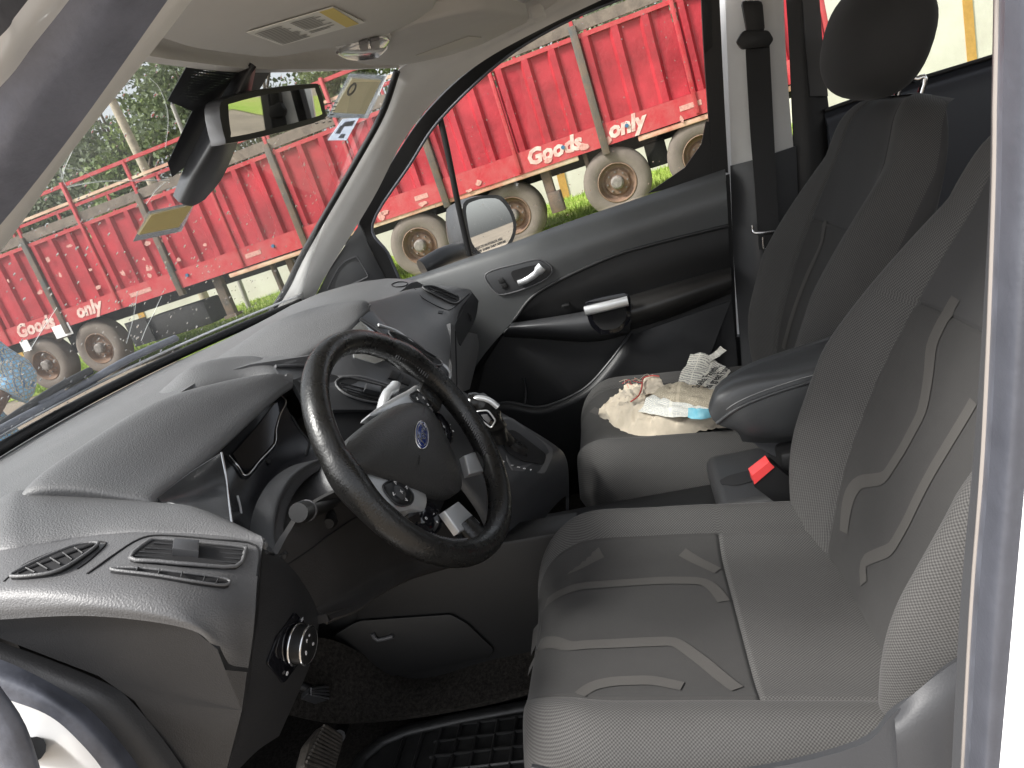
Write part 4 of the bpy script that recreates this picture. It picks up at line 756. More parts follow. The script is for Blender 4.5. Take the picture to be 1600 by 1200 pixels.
CW, CL = 0.270, 0.475                      # cushion half width, length in front of the backrest
SE = 0.174                                 # insert seam, from the middle
INNER = [0]
def cush_top(x, y, lat):
    a = abs(x); w = CW
    z = (0.056 if x * INNER[0] > 0 else (0.022 if INNER[0] else 0.030)) * sgauss(a - 0.215, 0.048) - 0.006 * sgauss(x, 0.12)
    z += 0.010 * math.sin(max(0, min(1, y / CL)) * math.pi) * sgauss(x, .16)
    z -= 0.0045 * sgauss(a - SE, 0.0032) * (1 if y < CL - .05 else max(0, 1 - (y - CL + .05) / .04))
    if a < SE: z -= 0.004 * sgauss(y - lat(x), 0.003)
    z += 0.0025 * noise.noise(Vector((x * 9, y * 9, 2.3)))
    k = max(0, (y - (CL - .085)) / .085); z -= 0.075 * (1 - math.sqrt(max(0, 1 - min(1, k) ** 2)))
    return z
def seat_cushion(parent, xf):
    lat = lambda x: 0.188
    ys = samples(-0.05, CL - 0.10, 26, [0.188], 0.002, 5) + [CL - .10 + .10 * math.sin(math.pi / 2 * i / 14) for i in range(1, 15)]
    xs_n = samples(-1, 1, 56, [SE / CW, -SE / CW], 0.010, 4)
    vs_, uv, fs, mi = [], [], [], []
    ring_n = None
    for y in ys:
        k = max(0, (y - (CL - .13)) / .13); W = CW - 0.115 * (1 - math.sqrt(max(0, 1 - min(1, k) ** 2)))
        rowp = []
        side = 0.085
        topx = [(sx, sx * (W)) for sx in xs_n]
        pts = []
        for sx, x in topx:
            a = abs(sx); edge = max(0, (a - (1 - side / W)) / (side / W))
            z = cush_top(sx * CW, y, lat) - 0.062 * (1 - math.sqrt(max(0, 1 - min(1, edge) ** 2)))
            pts.append((x, z))
        bot = -0.155 + 0.03 * max(0, (y - .35) / .12)
        ztL, ztR = pts[0][1], pts[-1][1]
        dn = [0.15, 0.4, 0.7, 0.9, 1.0]
        left = [(-W * (1.012 - 0.05 * t * t), ztL + (bot - ztL) * t + 0.003 * math.sin(30 * y + 5 * t)) for t in reversed(dn)]
        right = [(W * (1.012 - 0.05 * t * t), ztR + (bot - ztR) * t) for t in dn]
        full = left + pts + right
        arc = 0; last = None
        for (x, z) in full:
            if last: arc += math.hypot(x - last[0], z - last[1])
            last = (x, z); vs_.append(xf @ Vector((x, y, z))); uv.append((arc, y))
        ring_n = len(full)
    nl = 5; nt_ = len(xs_n)
    for i in range(len(ys) - 1):
        for j in range(ring_n - 1):
            fs.append((i * ring_n + j, i * ring_n + j + 1, (i + 1) * ring_n + j + 1, (i + 1) * ring_n + j))
            jj = j - nl
            if 0 <= jj < nt_ - 1:
                sx = (xs_n[jj] + xs_n[jj + 1]) / 2 * CW; ym = (ys[i] + ys[i + 1]) / 2
                mi.append(0 if (abs(sx) < SE and ym > lat(sx)) else 1)
            else: mi.append(1)
    # front and bottom closures
    n0 = (len(ys) - 1) * ring_n
    fs.append(tuple(n0 + j for j in range(ring_n))); mi.append(1)
    fs.append(tuple(reversed(range(ring_n)))); mi.append(2)
    for i in range(len(ys) - 1):
        fs.append((i * ring_n, (i + 1) * ring_n, (i + 1) * ring_n + ring_n - 1, i * ring_n + ring_n - 1)); mi.append(2)
    return mesh('cushion', vs_, fs, None, parent, 55, uvs=uv, mats=[M['fab'], M['fab_mesh'], M['black']], midx=mi)

BH = 0.70
def back_w(v):
    t = v / BH
    w = 0.230 + 0.052 * math.sin(min(1, max(0, (t + .02) / .55)) * math.pi / 2)
    if t > .40: w -= 0.062 * ((t - .40) / .60) ** 1.6
    k = max(0, (t - .80) / .20); w -= 0.105 * (1 - math.sqrt(max(0, 1 - min(1, k) ** 2)))
    k = max(0, (.10 - t) / .10); w -= 0.05 * (1 - math.sqrt(max(0, 1 - min(1, k) ** 2)))
    return w
def back_seam(v):
    t = v / BH
    return 0.58 + 0.06 * t
def back_front(sx, v, cross):
    t = v / BH; a = abs(sx); w = back_w(v)
    bol = 0.088 * math.sin(min(1, max(0, (t + .06) / .36)) * math.pi / 2) * (1 if t < .45 else max(0.12, 1 - ((t - .45) / .40) ** 1.3))
    z = bol * sgauss(a - 0.84, 0.22) - 0.012 * sgauss(a, .5) * math.sin(math.pi * t)
    z -= 0.004 * sgauss((a - back_seam(v)) * w, 0.0032) * (1 if t < .97 else 0)
    if a < back_seam(v): z -= 0.0035 * sgauss(v - cross, 0.003)
    z += 0.012 * sgauss(t - .30, .16) * sgauss(a, .6)
    e = max(0, (a - .84) / .16); z -= 0.060 * (1 - math.sqrt(max(0, 1 - min(1, e) ** 2)))
    k = max(0, (t - .90) / .10); z -= 0.045 * (1 - math.sqrt(max(0, 1 - min(1, k) ** 2)))
    k = max(0, (.08 - t) / .08); z -= 0.045 * (1 - math.sqrt(max(0, 1 - min(1, k) ** 2)))
    return z
def seat_back(parent, xf, cross=0.43):
    """local: x across, y = out of the front face, z = up along the back"""
    vsamp = samples(0.0, BH, 60, [cross], 0.0025, 4)
    xs_n = samples(-1, 1, 60, [0.58, -0.58, .6, -.6, .62, -.62, .64, -.64], 0.008, 2)
    vs_, uv, fs, mi = [], [], [], []; ring_n = 0
    for v in vsamp:
        t = v / BH; w = back_w(v); full = []
        for sx in xs_n: full.append((sx * w, back_front(sx, v, cross)))
        thick = 0.115 - 0.045 * t
        yb = -thick
        k = max(0, (t - .90) / .10); yb += 0.028 * (1 - math.sqrt(max(0, 1 - min(1, k) ** 2)))
        yr = full[-1][1]
        for q, f in ((1.0, .35), (0.98, .7), (0.92, .95), (0.7, 1.0), (0, 1.03), (-.7, 1.0), (-.92, .95), (-.98, .7), (-1.0, .35)):
            full.append((q * w, yr + (yb - yr) * f))
        arc = 0; last = None
        for x, y in full:
            if last: arc += math.hypot(x - last[0], y - last[1])
            last = (x, y); vs_.append(xf @ Vector((x, y, v))); uv.append((arc, v))
        ring_n = len(full)
    nt_ = len(xs_n)
    for i in range(len(vsamp) - 1):
        for j in range(ring_n):
            j2 = (j + 1) % ring_n
            fs.append((i * ring_n + j, i * ring_n + j2, (i + 1) * ring_n + j2, (i + 1) * ring_n + j))
            if j < nt_ - 1:
                sx = abs((xs_n[j] + xs_n[j + 1]) / 2); vm = (vsamp[i] + vsamp[i + 1]) / 2
                mi.append(0 if (sx < back_seam(vm) and vm < cross) else (1 if sx >= back_seam(vm) else 3))
            else: mi.append(2)
    fs.append(tuple(reversed(range(ring_n)))); mi.append(2)
    n0 = (len(vsamp) - 1) * ring_n; fs.append(tuple(n0 + j for j in range(ring_n))); mi.append(1)
    return mesh('backrest', vs_, fs, None, parent, 55, uvs=uv, mats=[M['fab'], M['fab_mesh'], M['fab_dark'], M['fab_dark']], midx=mi)
def ribbon(name, pts, width, fn, m_, parent):
    """woven stripe lying on a cloth surface; pts in surface coordinates, fn gives (point, normal)"""
    Q = [Vector((a, b, 0)) for a, b in pts]; P = []; D = []
    for i in range(len(Q) - 1):
        k = max(2, int((Q[i + 1] - Q[i]).length / .008))
        for j in range(k): P.append(Q[i].lerp(Q[i + 1], j / k))
    P.append(Q[-1]); rows = [[], [], []]
    for _ in range(2): P = [P[0]] + [(P[i - 1] + P[i] * 2 + P[i + 1]) / 4 for i in range(1, len(P) - 1)] + [P[-1]]
    for i, p in enumerate(P):
        d = (P[min(i + 1, len(P) - 1)] - P[max(i - 1, 0)]).normalized(); s = Vector((-d.y, d.x, 0)) * width / 2
        for k, q in enumerate((p - s, p, p + s)): rows[k].append((fn(q.x, q.y), (q.x, q.y)))
    vs_ = [c[0] for r in rows for c in r]; uv = [c[1] for r in rows for c in r]; C = len(P)
    fs = [(i * C + j, i * C + j + 1, (i + 1) * C + j + 1, (i + 1) * C + j) for i in range(2) for j in range(C - 1)]
    return mesh(name, vs_, fs, m_, parent, 60, uvs=uv)

def make_seat(name, label, cx, by, bz, tilt, recline, inner=0, back=0.0, twist=0.0):
    INNER[0] = inner
    seat = thing(name, label, 'seat', (cx, by + 0.2, 0.05))
    cx_f = Matrix.Translation((cx, by, bz)) @ Matrix.Rotation(rad(tilt), 4, 'X')
    cu = seat_cushion(seat, cx_f)
    fwd = Matrix.Translation((cx, by - 0.015 + back, bz - 0.03)) @ Matrix.Rotation(rad(recline), 4, 'X') @ Matrix.Rotation(rad(twist), 4, 'Z')
    bk = seat_back(seat, fwd)
    lat = lambda x: 0.188
    def fc(x, y, inn=inner):
        INNER[0] = inn; return cx_f @ Vector((x, y, cush_top(x, y, lat) + 0.0018))
    def fb(sx, v): return fwd @ Vector((sx * back_w(v), back_front(sx, v, 0.43) + 0.0016, v))
    return seat, cx_f, fwd, cu, bk, fc, fb

seat_d, dc, db, cu_d, bk_d, fc_d, fb_d = make_seat('bucket_seat', 'grey patterned cloth seat nearest the camera with bolstered cushion and backrest', -.385, -.545, .308, 9.0, 27.5, back=.060, inner=1)
seat_p, pc_, pb, cu_p, bk_p, fc_p, fb_p = make_seat('bucket_seat', 'grey cloth seat beside the far door carrying crumpled newspaper', .385, -.585, .308, 8.0, 23.5, back=.02)
def on_cushion(pts, xf):
    i = xf.inverted(); return [((i @ Vector(p)).x, (i @ Vector(p)).y) for p in pts]
def on_back(pts, xf):
    i = xf.inverted(); out = []
    for p in pts:
        q = i @ Vector(p); v = min(BH * .99, max(.005, q.z)); out.append((q.x / back_w(v), v))
    return out
def ribbon_back(name, pts, width, fn, m_, parent):
    sc = .25; P = [(a * sc, b) for a, b in pts]
    return ribbon(name, P, width, lambda a, b: fn(a / sc, b), m_, parent)
for w_, q in ((.018, [(-0.255, -0.0739, 0.3622), (-0.2604, -0.1164, 0.3703), (-0.2606, -0.1376, 0.3723), (-0.2424, -0.1637, 0.3757), (-0.2351, -0.1793, 0.3764)]), (.018, [(-0.3671, -0.0685, 0.32), (-0.3006, -0.0661, 0.3183), (-0.3092, -0.1056, 0.3598), (-0.3093, -0.1356, 0.3681), (-0.308, -0.1946, 0.3642), (-0.3084, -0.2716, 0.3557), (-0.3121, -0.3259, 0.3469), (-0.3332, -0.3393, 0.3446), (-0.3626, -0.3467, 0.3433)]),
              (.018, [(-0.2418, -0.3025, 0.3567), (-0.2611, -0.3226, 0.3489), (-0.285, -0.3491, 0.3424)]), (.018, [(-0.4115, -0.0686, 0.3208), (-0.3833, -0.0681, 0.3188), (-0.4482, -0.1358, 0.3694), (-0.4485, -0.194, 0.3659), (-0.4467, -0.2534, 0.3572), (-0.4443, -0.2731, 0.3539), (-0.4871, -0.3053, 0.3489), (-0.5395, -0.3377, 0.3479)]), (.018, [(-0.5485, -0.1546, 0.3779), (-0.5287, -0.1685, 0.3717), (-0.5216, -0.1938, 0.3672), (-0.5194, -0.2413, 0.3595), (-0.5328, -0.2753, 0.356)])):
    ribbon('stripe', on_cushion(q, dc), w_, fc_d, M['fab_stripe'], cu_d)
for w_, q in ((.018, [(-0.2656, -0.5382, 0.3608), (-0.2548, -0.5474, 0.3873), (-0.2503, -0.5583, 0.4135), (-0.2564, -0.5713, 0.4338), (-0.3078, -0.5913, 0.4595), (-0.316, -0.6148, 0.4998), (-0.3147, -0.6456, 0.5483), (-0.291, -0.6658, 0.5851), (-0.2677, -0.6811, 0.6195), (-0.2693, -0.6983, 0.6515), (-0.2759, -0.7136, 0.6791)]), (.018, [(-0.3634, -0.5333, 0.3396), (-0.3365, -0.541, 0.3553), (-0.3642, -0.5534, 0.3806), (-0.3938, -0.5646, 0.4046), (-0.4028, -0.5851, 0.447), (-0.3992, -0.6238, 0.5123), (-0.3995, -0.6487, 0.5501), (-0.4024, -0.6741, 0.5913)])):
    ribbon_back('stripe', on_back(q, db), w_, fb_d, M['fab_stripe'], bk_d)
for w_, q in ((.016, [(0.485, -0.1438, 0.353), (0.417, -0.1705, 0.36), (0.3637, -0.1944, 0.3627), (0.3331, -0.2091, 0.3622)]),):
    ribbon('stripe', on_cushion(q, pc_), w_, fc_p, M['fab_stripe'], cu_p)
for w_, q in ((.014, [(0.5103, -0.6238, 0.3959), (0.5113, -0.6583, 0.4763), (0.5078, -0.7015, 0.5603), (0.4879, -0.7386, 0.6297), (0.5051, -0.7561, 0.6744)]),):
    ribbon_back('stripe', on_back(q, pb), w_, fb_p, M['fab_stripe'], bk_p)
# headrests on chrome posts
def headrest(seat, fwd, z0):
    vs_, fs = [], []
    for i in range(25):
        th = math.pi * i / 24
        for j in range(32):
            ph = 2 * math.pi * j / 32
            e = lambda v, p: math.copysign(abs(v) ** p, v)
            x = 0.172 * e(math.sin(th), .75) * e(math.cos(ph), .72); y = 0.080 * e(math.sin(th), .8) * e(math.sin(ph), .85); z = 0.106 * e(math.cos(th), .78)
            y += 0.018 - 0.16 * x * x * 4 * .5 + 0.12 * (z + .05) * .3
            vs_.append(fwd @ Vector((x * (1 - .10 * max(0, -z) / .112), y + .02, z0 + z)))
    for i in range(24):
        for j in range(32): fs.append((i * 32 + j, i * 32 + (j + 1) % 32, (i + 1) * 32 + (j + 1) % 32, (i + 1) * 32 + j))
    h = mesh('headrest', vs_, fs, M['fab_dark'], seat, 70, uvs=[(0.3 * (k % 32) / 32 * 2, 0.3 * (k // 32) / 24) for k in range(len(vs_))])
    loop = [fwd @ Vector((0.118 * math.cos(t) * abs(math.cos(t)) ** -.25 if abs(math.cos(t)) > .01 else 0, 0.060 - .02 * abs(math.cos(t)), z0 + .085 * math.sin(t))) for t in [2 * math.pi * i / 40 for i in range(40)]]
    for s in (1, -1):
        tube('post', [fwd @ Vector((.062 * s, -.055, BH - .03)), fwd @ Vector((.062 * s, -.055, BH + .03)), fwd @ Vector((.062 * s, -.035, z0 - .06)), fwd @ Vector((.062 * s, 0, z0 - .03))], 0.006, M['chrome'], seat, n=10, sub=4)
        c = fwd @ Vector((.062 * s, -.055, BH - .004))
        box('post_guide', (.055, .034, .014), c, M['black'], seat, rot=fwd.to_3x3(), bevel=0.004)
    return h
headrest(seat_p, pb, BH + .088)
headrest(seat_d, db, BH + .15)
# driver seat: side valance and recliner cover
patch('side_valance', [[(-0.655, -0.1069, 0.3839), (-0.66, -0.1727, 0.3639), (-0.665, -0.3177, 0.3558), (-0.665, -0.4383, 0.373), (-0.66, -0.4791, 0.4046), (-0.655, -0.529, 0.4242)], [(-0.67, -0.1075, 0.3535), (-0.675, -0.1659, 0.3335), (-0.68, -0.3092, 0.3206), (-0.68, -0.4265, 0.3137), (-0.68, -0.4753, 0.3236), (-0.68, -0.5219, 0.3253)]], M['seat_plastic'], seat_d, n=5, m=4, thick=0.01)
patch('recliner_cover', [[(-0.655, -0.478, 0.4001), (-0.66, -0.4986, 0.4245), (-0.66, -0.5232, 0.4444), (-0.65, -0.5621, 0.459)], [(-0.672, -0.4731, 0.3873), (-0.675, -0.4966, 0.402), (-0.675, -0.5256, 0.4126), (-0.67, -0.5564, 0.4254)], [(-0.68, -0.4666, 0.3248), (-0.685, -0.4913, 0.3269), (-0.685, -0.5203, 0.3309), (-0.68, -0.5516, 0.3448)]], M['seat_plastic'], seat_d, n=5, m=4, thick=0.01)
# ================================================================== passenger door
door = thing('passenger_door', 'closed far-side front door with grey upper pad, black armrest and silver handles', 'door', (.74, -.1, .1))
q0 = [(0.765, 0.3816, 0.7459), (0.765, 0.2549, 0.7523), (0.765, 0.1091, 0.764), (0.765, -0.0135, 0.7729), (0.765, -0.1792, 0.789), (0.765, -0.3726, 0.8027), (0.765, -0.5962, 0.8188)]
q1 = [(0.735, 0.3739, 0.7297), (0.735, 0.2498, 0.7328), (0.735, 0.1056, 0.7447), (0.735, -0.0152, 0.7521), (0.735, -0.1787, 0.7669), (0.735, -0.3698, 0.7793), (0.735, -0.5892, 0.7948)]
q2 = [(0.735, 0.3339, 0.6018), (0.722, 0.2058, 0.6318), (0.718, 0.0713, 0.6742), (0.718, -0.0338, 0.6934), (0.718, -0.1906, 0.7195), (0.718, -0.373, 0.735), (0.718, -0.5816, 0.7477)]
q3 = [(0.75, 0.2975, 0.348), (0.735, 0.1532, 0.4815), (0.728, 0.0315, 0.5697), (0.728, -0.0559, 0.63), (0.728, -0.249, 0.6735), (0.728, -0.3826, 0.6817), (0.728, -0.5748, 0.6821)]
prism('inner_skin', [(0.775, 0.3824, 0.7288), (0.775, 0.1148, 0.7508), (0.775, -0.3697, 0.7872), (0.775, -0.6061, 0.8025), (0.775, -0.5088, 0.0368), (0.775, 0.3649, 0.0014), (0.775, 0.3243, 0.3442)], (.012, 0, 0), M['black'], door)
patch('upper_pad', [q0, q1, q2, q3], M['door_pad'], door, n=8, m=8, thick=0.012)
tube('pad_edge', [Vector(p) for p in q3[2:]], 0.005, M['dash_dark'], door, n=8, sub=6)
q4 = [(0.752, 0.301, 0.3376), (0.75, 0.152, 0.4607), (0.748, 0.0433, 0.556), (0.748, -0.0336, 0.5509), (0.748, -0.2204, 0.5487), (0.748, -0.3583, 0.5589), (0.748, -0.5613, 0.5693)]
patch('door_insert', [[Vector(p) + Vector((.012, 0, 0)) for p in q3], mixrow(q3, q4, .5, 0), q4], M['black'], door, n=8, m=5, thick=0.01)
# armrest: hard front part with switches, padded rear part
a0 = [(0.735, 0.0457, 0.5619), (0.735, -0.0411, 0.5543), (0.735, -0.1663, 0.5465), (0.735, -0.292, 0.5454)]; a1 = [(0.7, 0.0406, 0.5642), (0.685, -0.0461, 0.5567), (0.675, -0.168, 0.5464), (0.672, -0.2903, 0.5462)]
a2 = [(0.695, 0.0494, 0.5565), (0.675, -0.0436, 0.5435), (0.665, -0.1698, 0.5161), (0.665, -0.2835, 0.5158)]; a3 = [(0.715, 0.0671, 0.5421), (0.7, -0.0345, 0.5166), (0.69, -0.1716, 0.4814), (0.69, -0.2729, 0.4794)]; a4 = [(0.745, 0.0755, 0.5262), (0.745, -0.0249, 0.4948), (0.745, -0.1642, 0.4544), (0.745, -0.2685, 0.4524)]
arm = patch('armrest', [a0, a1, a2, a3, a4], M['smooth_dark'], door, n=8, m=5, thick=0.006)
c0 = [(0.748, -0.2914, 0.5571), (0.748, -0.425, 0.5641), (0.748, -0.5648, 0.5702)]; c1 = [(0.705, -0.2893, 0.5529), (0.71, -0.4203, 0.5572), (0.72, -0.5587, 0.5595)]; c2 = [(0.68, -0.2849, 0.5278), (0.69, -0.4141, 0.5349), (0.71, -0.5559, 0.5431)]; c3 = [(0.69, -0.2792, 0.4924), (0.7, -0.4089, 0.5037), (0.715, -0.553, 0.5218)]; c4 = [(0.735, -0.2745, 0.465), (0.735, -0.4068, 0.4776), (0.74, -0.5534, 0.5022)]
patch('armrest_pad', [c0, c1, c2, c3, c4], mat('armrest_vinyl', (0.022, 0.021, 0.020), 0.38, bump=0.2), door, n=6, m=6, thick=0.006)
cupo = [(0.666, -0.171, 0.5871), (0.666, -0.2213, 0.589), (0.666, -0.282, 0.5864), (0.666, -0.2943, 0.573), (0.666, -0.2824, 0.5105), (0.666, -0.2459, 0.4851), (0.666, -0.195, 0.4899), (0.666, -0.1746, 0.5219)]
cup = prism('pull_cup', rround(cupo, 3, .3), (-0.004, 0, 0), M['gloss_black'], door, bevel=0.001)
prism('cup_hollow_shade', rround(inset(cupo, .78), 3, .3), (-0.0052, 0, 0), M['flat_black'], cup)  # raised black plate painting the shade inside the cup
tube('pull_handle', [(0.648, -0.1718, 0.5664), (0.645, -0.2248, 0.5667), (0.648, -0.2857, 0.5669)], 0.0125, M['satin'], door, n=14, sub=4, flat=(.75, 1.05, .8), ref=(0, 0, 1))
box('window_switch', (.012, .022, .008), (0.735, -0.1174, 0.5749), M['black'], door, bevel=0.002)
# inner release handle in its bezel
S_ = ['upper_pad.001']
bo = [(0.7215, 0.0759, 0.7055), (0.7237, 0.0506, 0.7187), (0.7226, -0.0132, 0.7191), (0.72, -0.0809, 0.7169), (0.7197, -0.1083, 0.6853), (0.7236, -0.0859, 0.6615), (0.7225, -0.0253, 0.6495), (0.7194, 0.0313, 0.6476), (0.7182, 0.0576, 0.658)]
bn = outward_n(bo)
bez = prism('handle_bezel', rround(bo, 2, .25), bn * 0.004, M['smooth_dark'], door, bevel=0.0015)
tube('bezel_edge', [Vector(p) + bn * .004 for p in bo], 0.002, M['trim_grey'], bez, n=8, closed=True, sub=3)
rc = [Vector(p) + bn * .0046 for p in [(0.7198, 0.0049, 0.7045), (0.7194, -0.0372, 0.7066), (0.7185, -0.0764, 0.7059), (0.7189, -0.0627, 0.6807), (0.7198, -0.0302, 0.667), (0.7185, -0.0019, 0.6688)]]
prism('handle_recess_shade', rround(rc, 3, .3), bn * 0.0006, M['flat_black'], bez)  # thin black plate painting the shade behind the handle
tube('release_handle', [Vector(p) + bn * .012 for p in [(0.7186, -0.0096, 0.6705), (0.7191, -0.0317, 0.6722), (0.7187, -0.0593, 0.6816), (0.718, -0.0852, 0.6985)]], [0.008, 0.009, 0.0095, 0.014], M['satin'], door, n=14, sub=4, flat=(1, .6), ref=bn)
for q in ([(778,436),(785,433),(789,440),(781,443)], [(783,444),(790,441),(794,448),(786,451)]):
    p_ = [Vector(p) + bn * .004 for p in next(SPOTS_4)]; prism('lock_button', p_, bn * .003, M['black'], bez, bevel=.0008)
# lower panel with the map pocket
lp = [(0.76, 0.2432, 0.3007), (0.758, 0.1442, 0.4722), (0.757, 0.0742, 0.5303), (0.757, -0.273, 0.4631), (0.757, -0.5555, 0.5087), (0.757, -0.5314, 0.2292), (0.757, -0.4094, 0.1072), (0.757, 0.2557, 0.0788), (0.757, 0.3116, 0.1346)]
prism('lower_panel', lp, (0.012, 0, 0), M['dash_dark'], door)
k0 = [(0.72, 0.1923, 0.3363), (0.7, 0.1412, 0.3487), (0.69, 0.0962, 0.3484), (0.685, 0.0242, 0.3203), (0.685, -0.0415, 0.3233), (0.69, -0.1239, 0.3474), (0.7, -0.1989, 0.3993), (0.72, -0.2491, 0.4397), (0.745, -0.271, 0.4556)]
k1 = [(0.7, 0.1936, 0.3201), (0.685, 0.1429, 0.3349), (0.675, 0.0975, 0.3366), (0.67, 0.0258, 0.3088), (0.67, -0.0395, 0.3119), (0.675, -0.1263, 0.3331), (0.685, -0.2059, 0.3837), (0.71, -0.2574, 0.422), (0.745, -0.2821, 0.4492)]
k2 = [(0.71, 0.2457, 0.1438), (0.7, 0.1904, 0.1371), (0.69, 0.1415, 0.1317), (0.69, 0.0589, 0.1143), (0.69, -0.0163, 0.109), (0.69, -0.1485, 0.1119), (0.7, -0.2483, 0.1467), (0.725, -0.3953, 0.2424), (0.75, -0.5493, 0.4795)]
patch('map_pocket', [k0, k1, mixrow(k1, k2, .2, 0), k2], M['dash_dark'], door, n=6, m=5, thick=0.006)
tube('pocket_lip', k0, 0.004, M['smooth_dark'], door, n=8, sub=5)
tube('pocket_rib', [(0.752, 0.0533, 0.3937), (0.75, 0.0557, 0.3549), (0.73, 0.0706, 0.3052)], 0.005, M['dash_dark'], door, n=8, sub=4)
# corner trim behind the pillar with its moulded triangle
patch('corner_trim', [[(0.745, 0.6032, 0.7334), (0.735, 0.5015, 0.8303), (0.73, 0.3741, 0.928)], [(0.735, 0.4864, 0.7344), (0.725, 0.4185, 0.7949), (0.735, 0.368, 0.8503)], [(0.75, 0.3684, 0.7364), (0.75, 0.3602, 0.7494), (0.755, 0.359, 0.7632)]], M['smooth_dark'], door, n=6, m=6, thick=0.01)
S_ = ['corner_trim']
tw = [(0.736, 0.5274, 0.7708), (0.7327, 0.4947, 0.8086), (0.7305, 0.4582, 0.837), (0.7284, 0.4193, 0.846), (0.7277, 0.4078, 0.8396), (0.7289, 0.3973, 0.7926), (0.7288, 0.4043, 0.7833), (0.7275, 0.4596, 0.7748)]
tube('trim_groove', [Vector(p) + outward_n(tw) * .001 for p in tw], 0.0022, M['trim_grey'], door, n=8, closed=True, sub=3)
prism('speaker_cover', rround(tw, 2, .2), outward_n(tw) * .0015, M['dash_dark'], door)
# window frame, divider, glass, rear post
f0 = [(0.755, 0.3703, 0.7471), (0.755, 0.3731, 0.8428), (0.755, 0.3875, 0.9247), (0.735, 0.1984, 1.0911), (0.72, 0.0655, 1.1748), (0.7, -0.0743, 1.2273), (0.68, -0.238, 1.2555), (0.66, -0.4022, 1.276)]
f1 = [(0.77, 0.3261, 0.752), (0.77, 0.3352, 0.8308), (0.77, 0.3525, 0.9175), (0.75, 0.1972, 1.0399), (0.74, 0.0807, 1.1282), (0.715, -0.1136, 1.2159), (0.69, -0.2808, 1.2531), (0.67, -0.445, 1.2651)]
patch('window_frame', [f0, f1], M['black'], door, n=6, m=3, thick=0.015)
tube('window_gasket', [Vector(p) for p in f1], 0.004, M['rubber'], door, n=8, sub=5)
dv = [(0.745, 0.0813, 1.1413), (0.752, 0.0871, 1.0575), (0.762, 0.1016, 0.9071), (0.77, 0.1114, 0.7655)]
tube('window_divider', dv, 0.0085, M['black'], door, n=8, flat=(1, .6), ref=(1, 0, 0), sub=3)
patch('rear_frame_post', [[(0.7, -0.6138, 1.2921), (0.725, -0.5944, 1.1327), (0.75, -0.5776, 0.9582), (0.768, -0.5654, 0.817)], [(0.7, -0.6524, 1.2806), (0.725, -0.6348, 1.1213), (0.75, -0.6167, 0.9475), (0.768, -0.6027, 0.8071)]], M['black'], door, n=5, m=2, thick=0.02)
prism('window_corner_cover', [(0.757, -0.5697, 0.9448), (0.763, -0.5498, 0.8944), (0.768, -0.499, 0.8477), (0.775, -0.3945, 0.8079), (0.775, -0.4745, 0.8039), (0.768, -0.5976, 0.815), (0.757, -0.6106, 0.9336)], (0.008, 0, 0), M['black'], door)
patch('window_glass', [[(0.782, 0.398, 0.7598), (0.782, 0.2767, 0.7582), (0.782, 0.0636, 0.7698), (0.782, -0.197, 0.7929), (0.782, -0.4083, 0.8071), (0.782, -0.5775, 0.8195)], [(0.765, 0.387, 0.936), (0.76, 0.1331, 1.019), (0.755, -0.084, 1.028), (0.75, -0.2907, 1.0366), (0.745, -0.4846, 1.0301), (0.745, -0.6023, 1.0281)], [(0.76, 0.3503, 0.954), (0.735, 0.0558, 1.1948), (0.715, -0.1286, 1.2343), (0.7, -0.2842, 1.2692), (0.68, -0.495, 1.3233), (0.68, -0.6398, 1.3206)]], M['glass'], door, n=4, m=4, thick=0.0)
# door mirror outside
MN = Vector((-.60, -.79, .065)).normalized(); MC = Vector((0.985, 0.073, 0.8151))
mir = thing('door_mirror', 'dark grey outside mirror beyond the far window reflecting the road behind', 'mirror', MC)
gl = [(0.9369, 0.1156, 0.8894), (0.9716, 0.0899, 0.8965), (1.0048, 0.0643, 0.8926), (1.0433, 0.0338, 0.8771), (1.0617, 0.0161, 0.831), (1.0566, 0.016, 0.7833), (1.0207, 0.0402, 0.746), (0.965, 0.0818, 0.7372), (0.9298, 0.1094, 0.748), (0.9138, 0.1244, 0.7835), (0.9214, 0.1233, 0.8398)]
ho = [(0.9303, 0.1215, 0.8992), (0.9712, 0.091, 0.9064), (1.0123, 0.0593, 0.9003), (1.0551, 0.0254, 0.8837), (1.0735, 0.0071, 0.8314), (1.0663, 0.0082, 0.778), (1.026, 0.0354, 0.7359), (0.9647, 0.081, 0.7251), (0.9187, 0.1173, 0.742), (0.8993, 0.1351, 0.7787), (0.9085, 0.1335, 0.8441)]
frame('glass_rim', cr(ho, 3, True), cr(gl, 3, True), -MN * 0.015, M['smooth_dark'], mir)
prism('mirror_glass', cr(gl, 3, True), -MN * 0.006, mat('mirror_silver', (0.92, 0.93, 0.93), 0.015, metal=1.0), mir)
hb = [Vector(p) for p in cr(ho, 3, True)]
hcen = sum(hb, Vector()) / len(hb)
rings_ = [hb, [hcen + (p - hcen) * 1.06 - MN * 0.03 for p in hb], [hcen + (p - hcen) * 1.0 - MN * 0.08 for p in hb], [hcen + (p - hcen) * .7 - MN * 0.12 for p in hb], [hcen + (p - hcen) * .15 - MN * 0.135 for p in hb]]
nv = len(hb); mesh('housing', [p for r in rings_ for p in r], [(i * nv + j, i * nv + (j + 1) % nv, (i + 1) * nv + (j + 1) % nv, (i + 1) * nv + j) for i in range(4) for j in range(nv)], M['smooth_dark'], mir, 50)
tube('mirror_arm', [hcen - MN * .05 + Vector((0, 0, -.06)), Vector((0.86, 0.192, 0.7744)), Vector((0.8, 0.261, 0.7604))], 0.028, M['smooth_dark'], mir, n=12, sub=4)
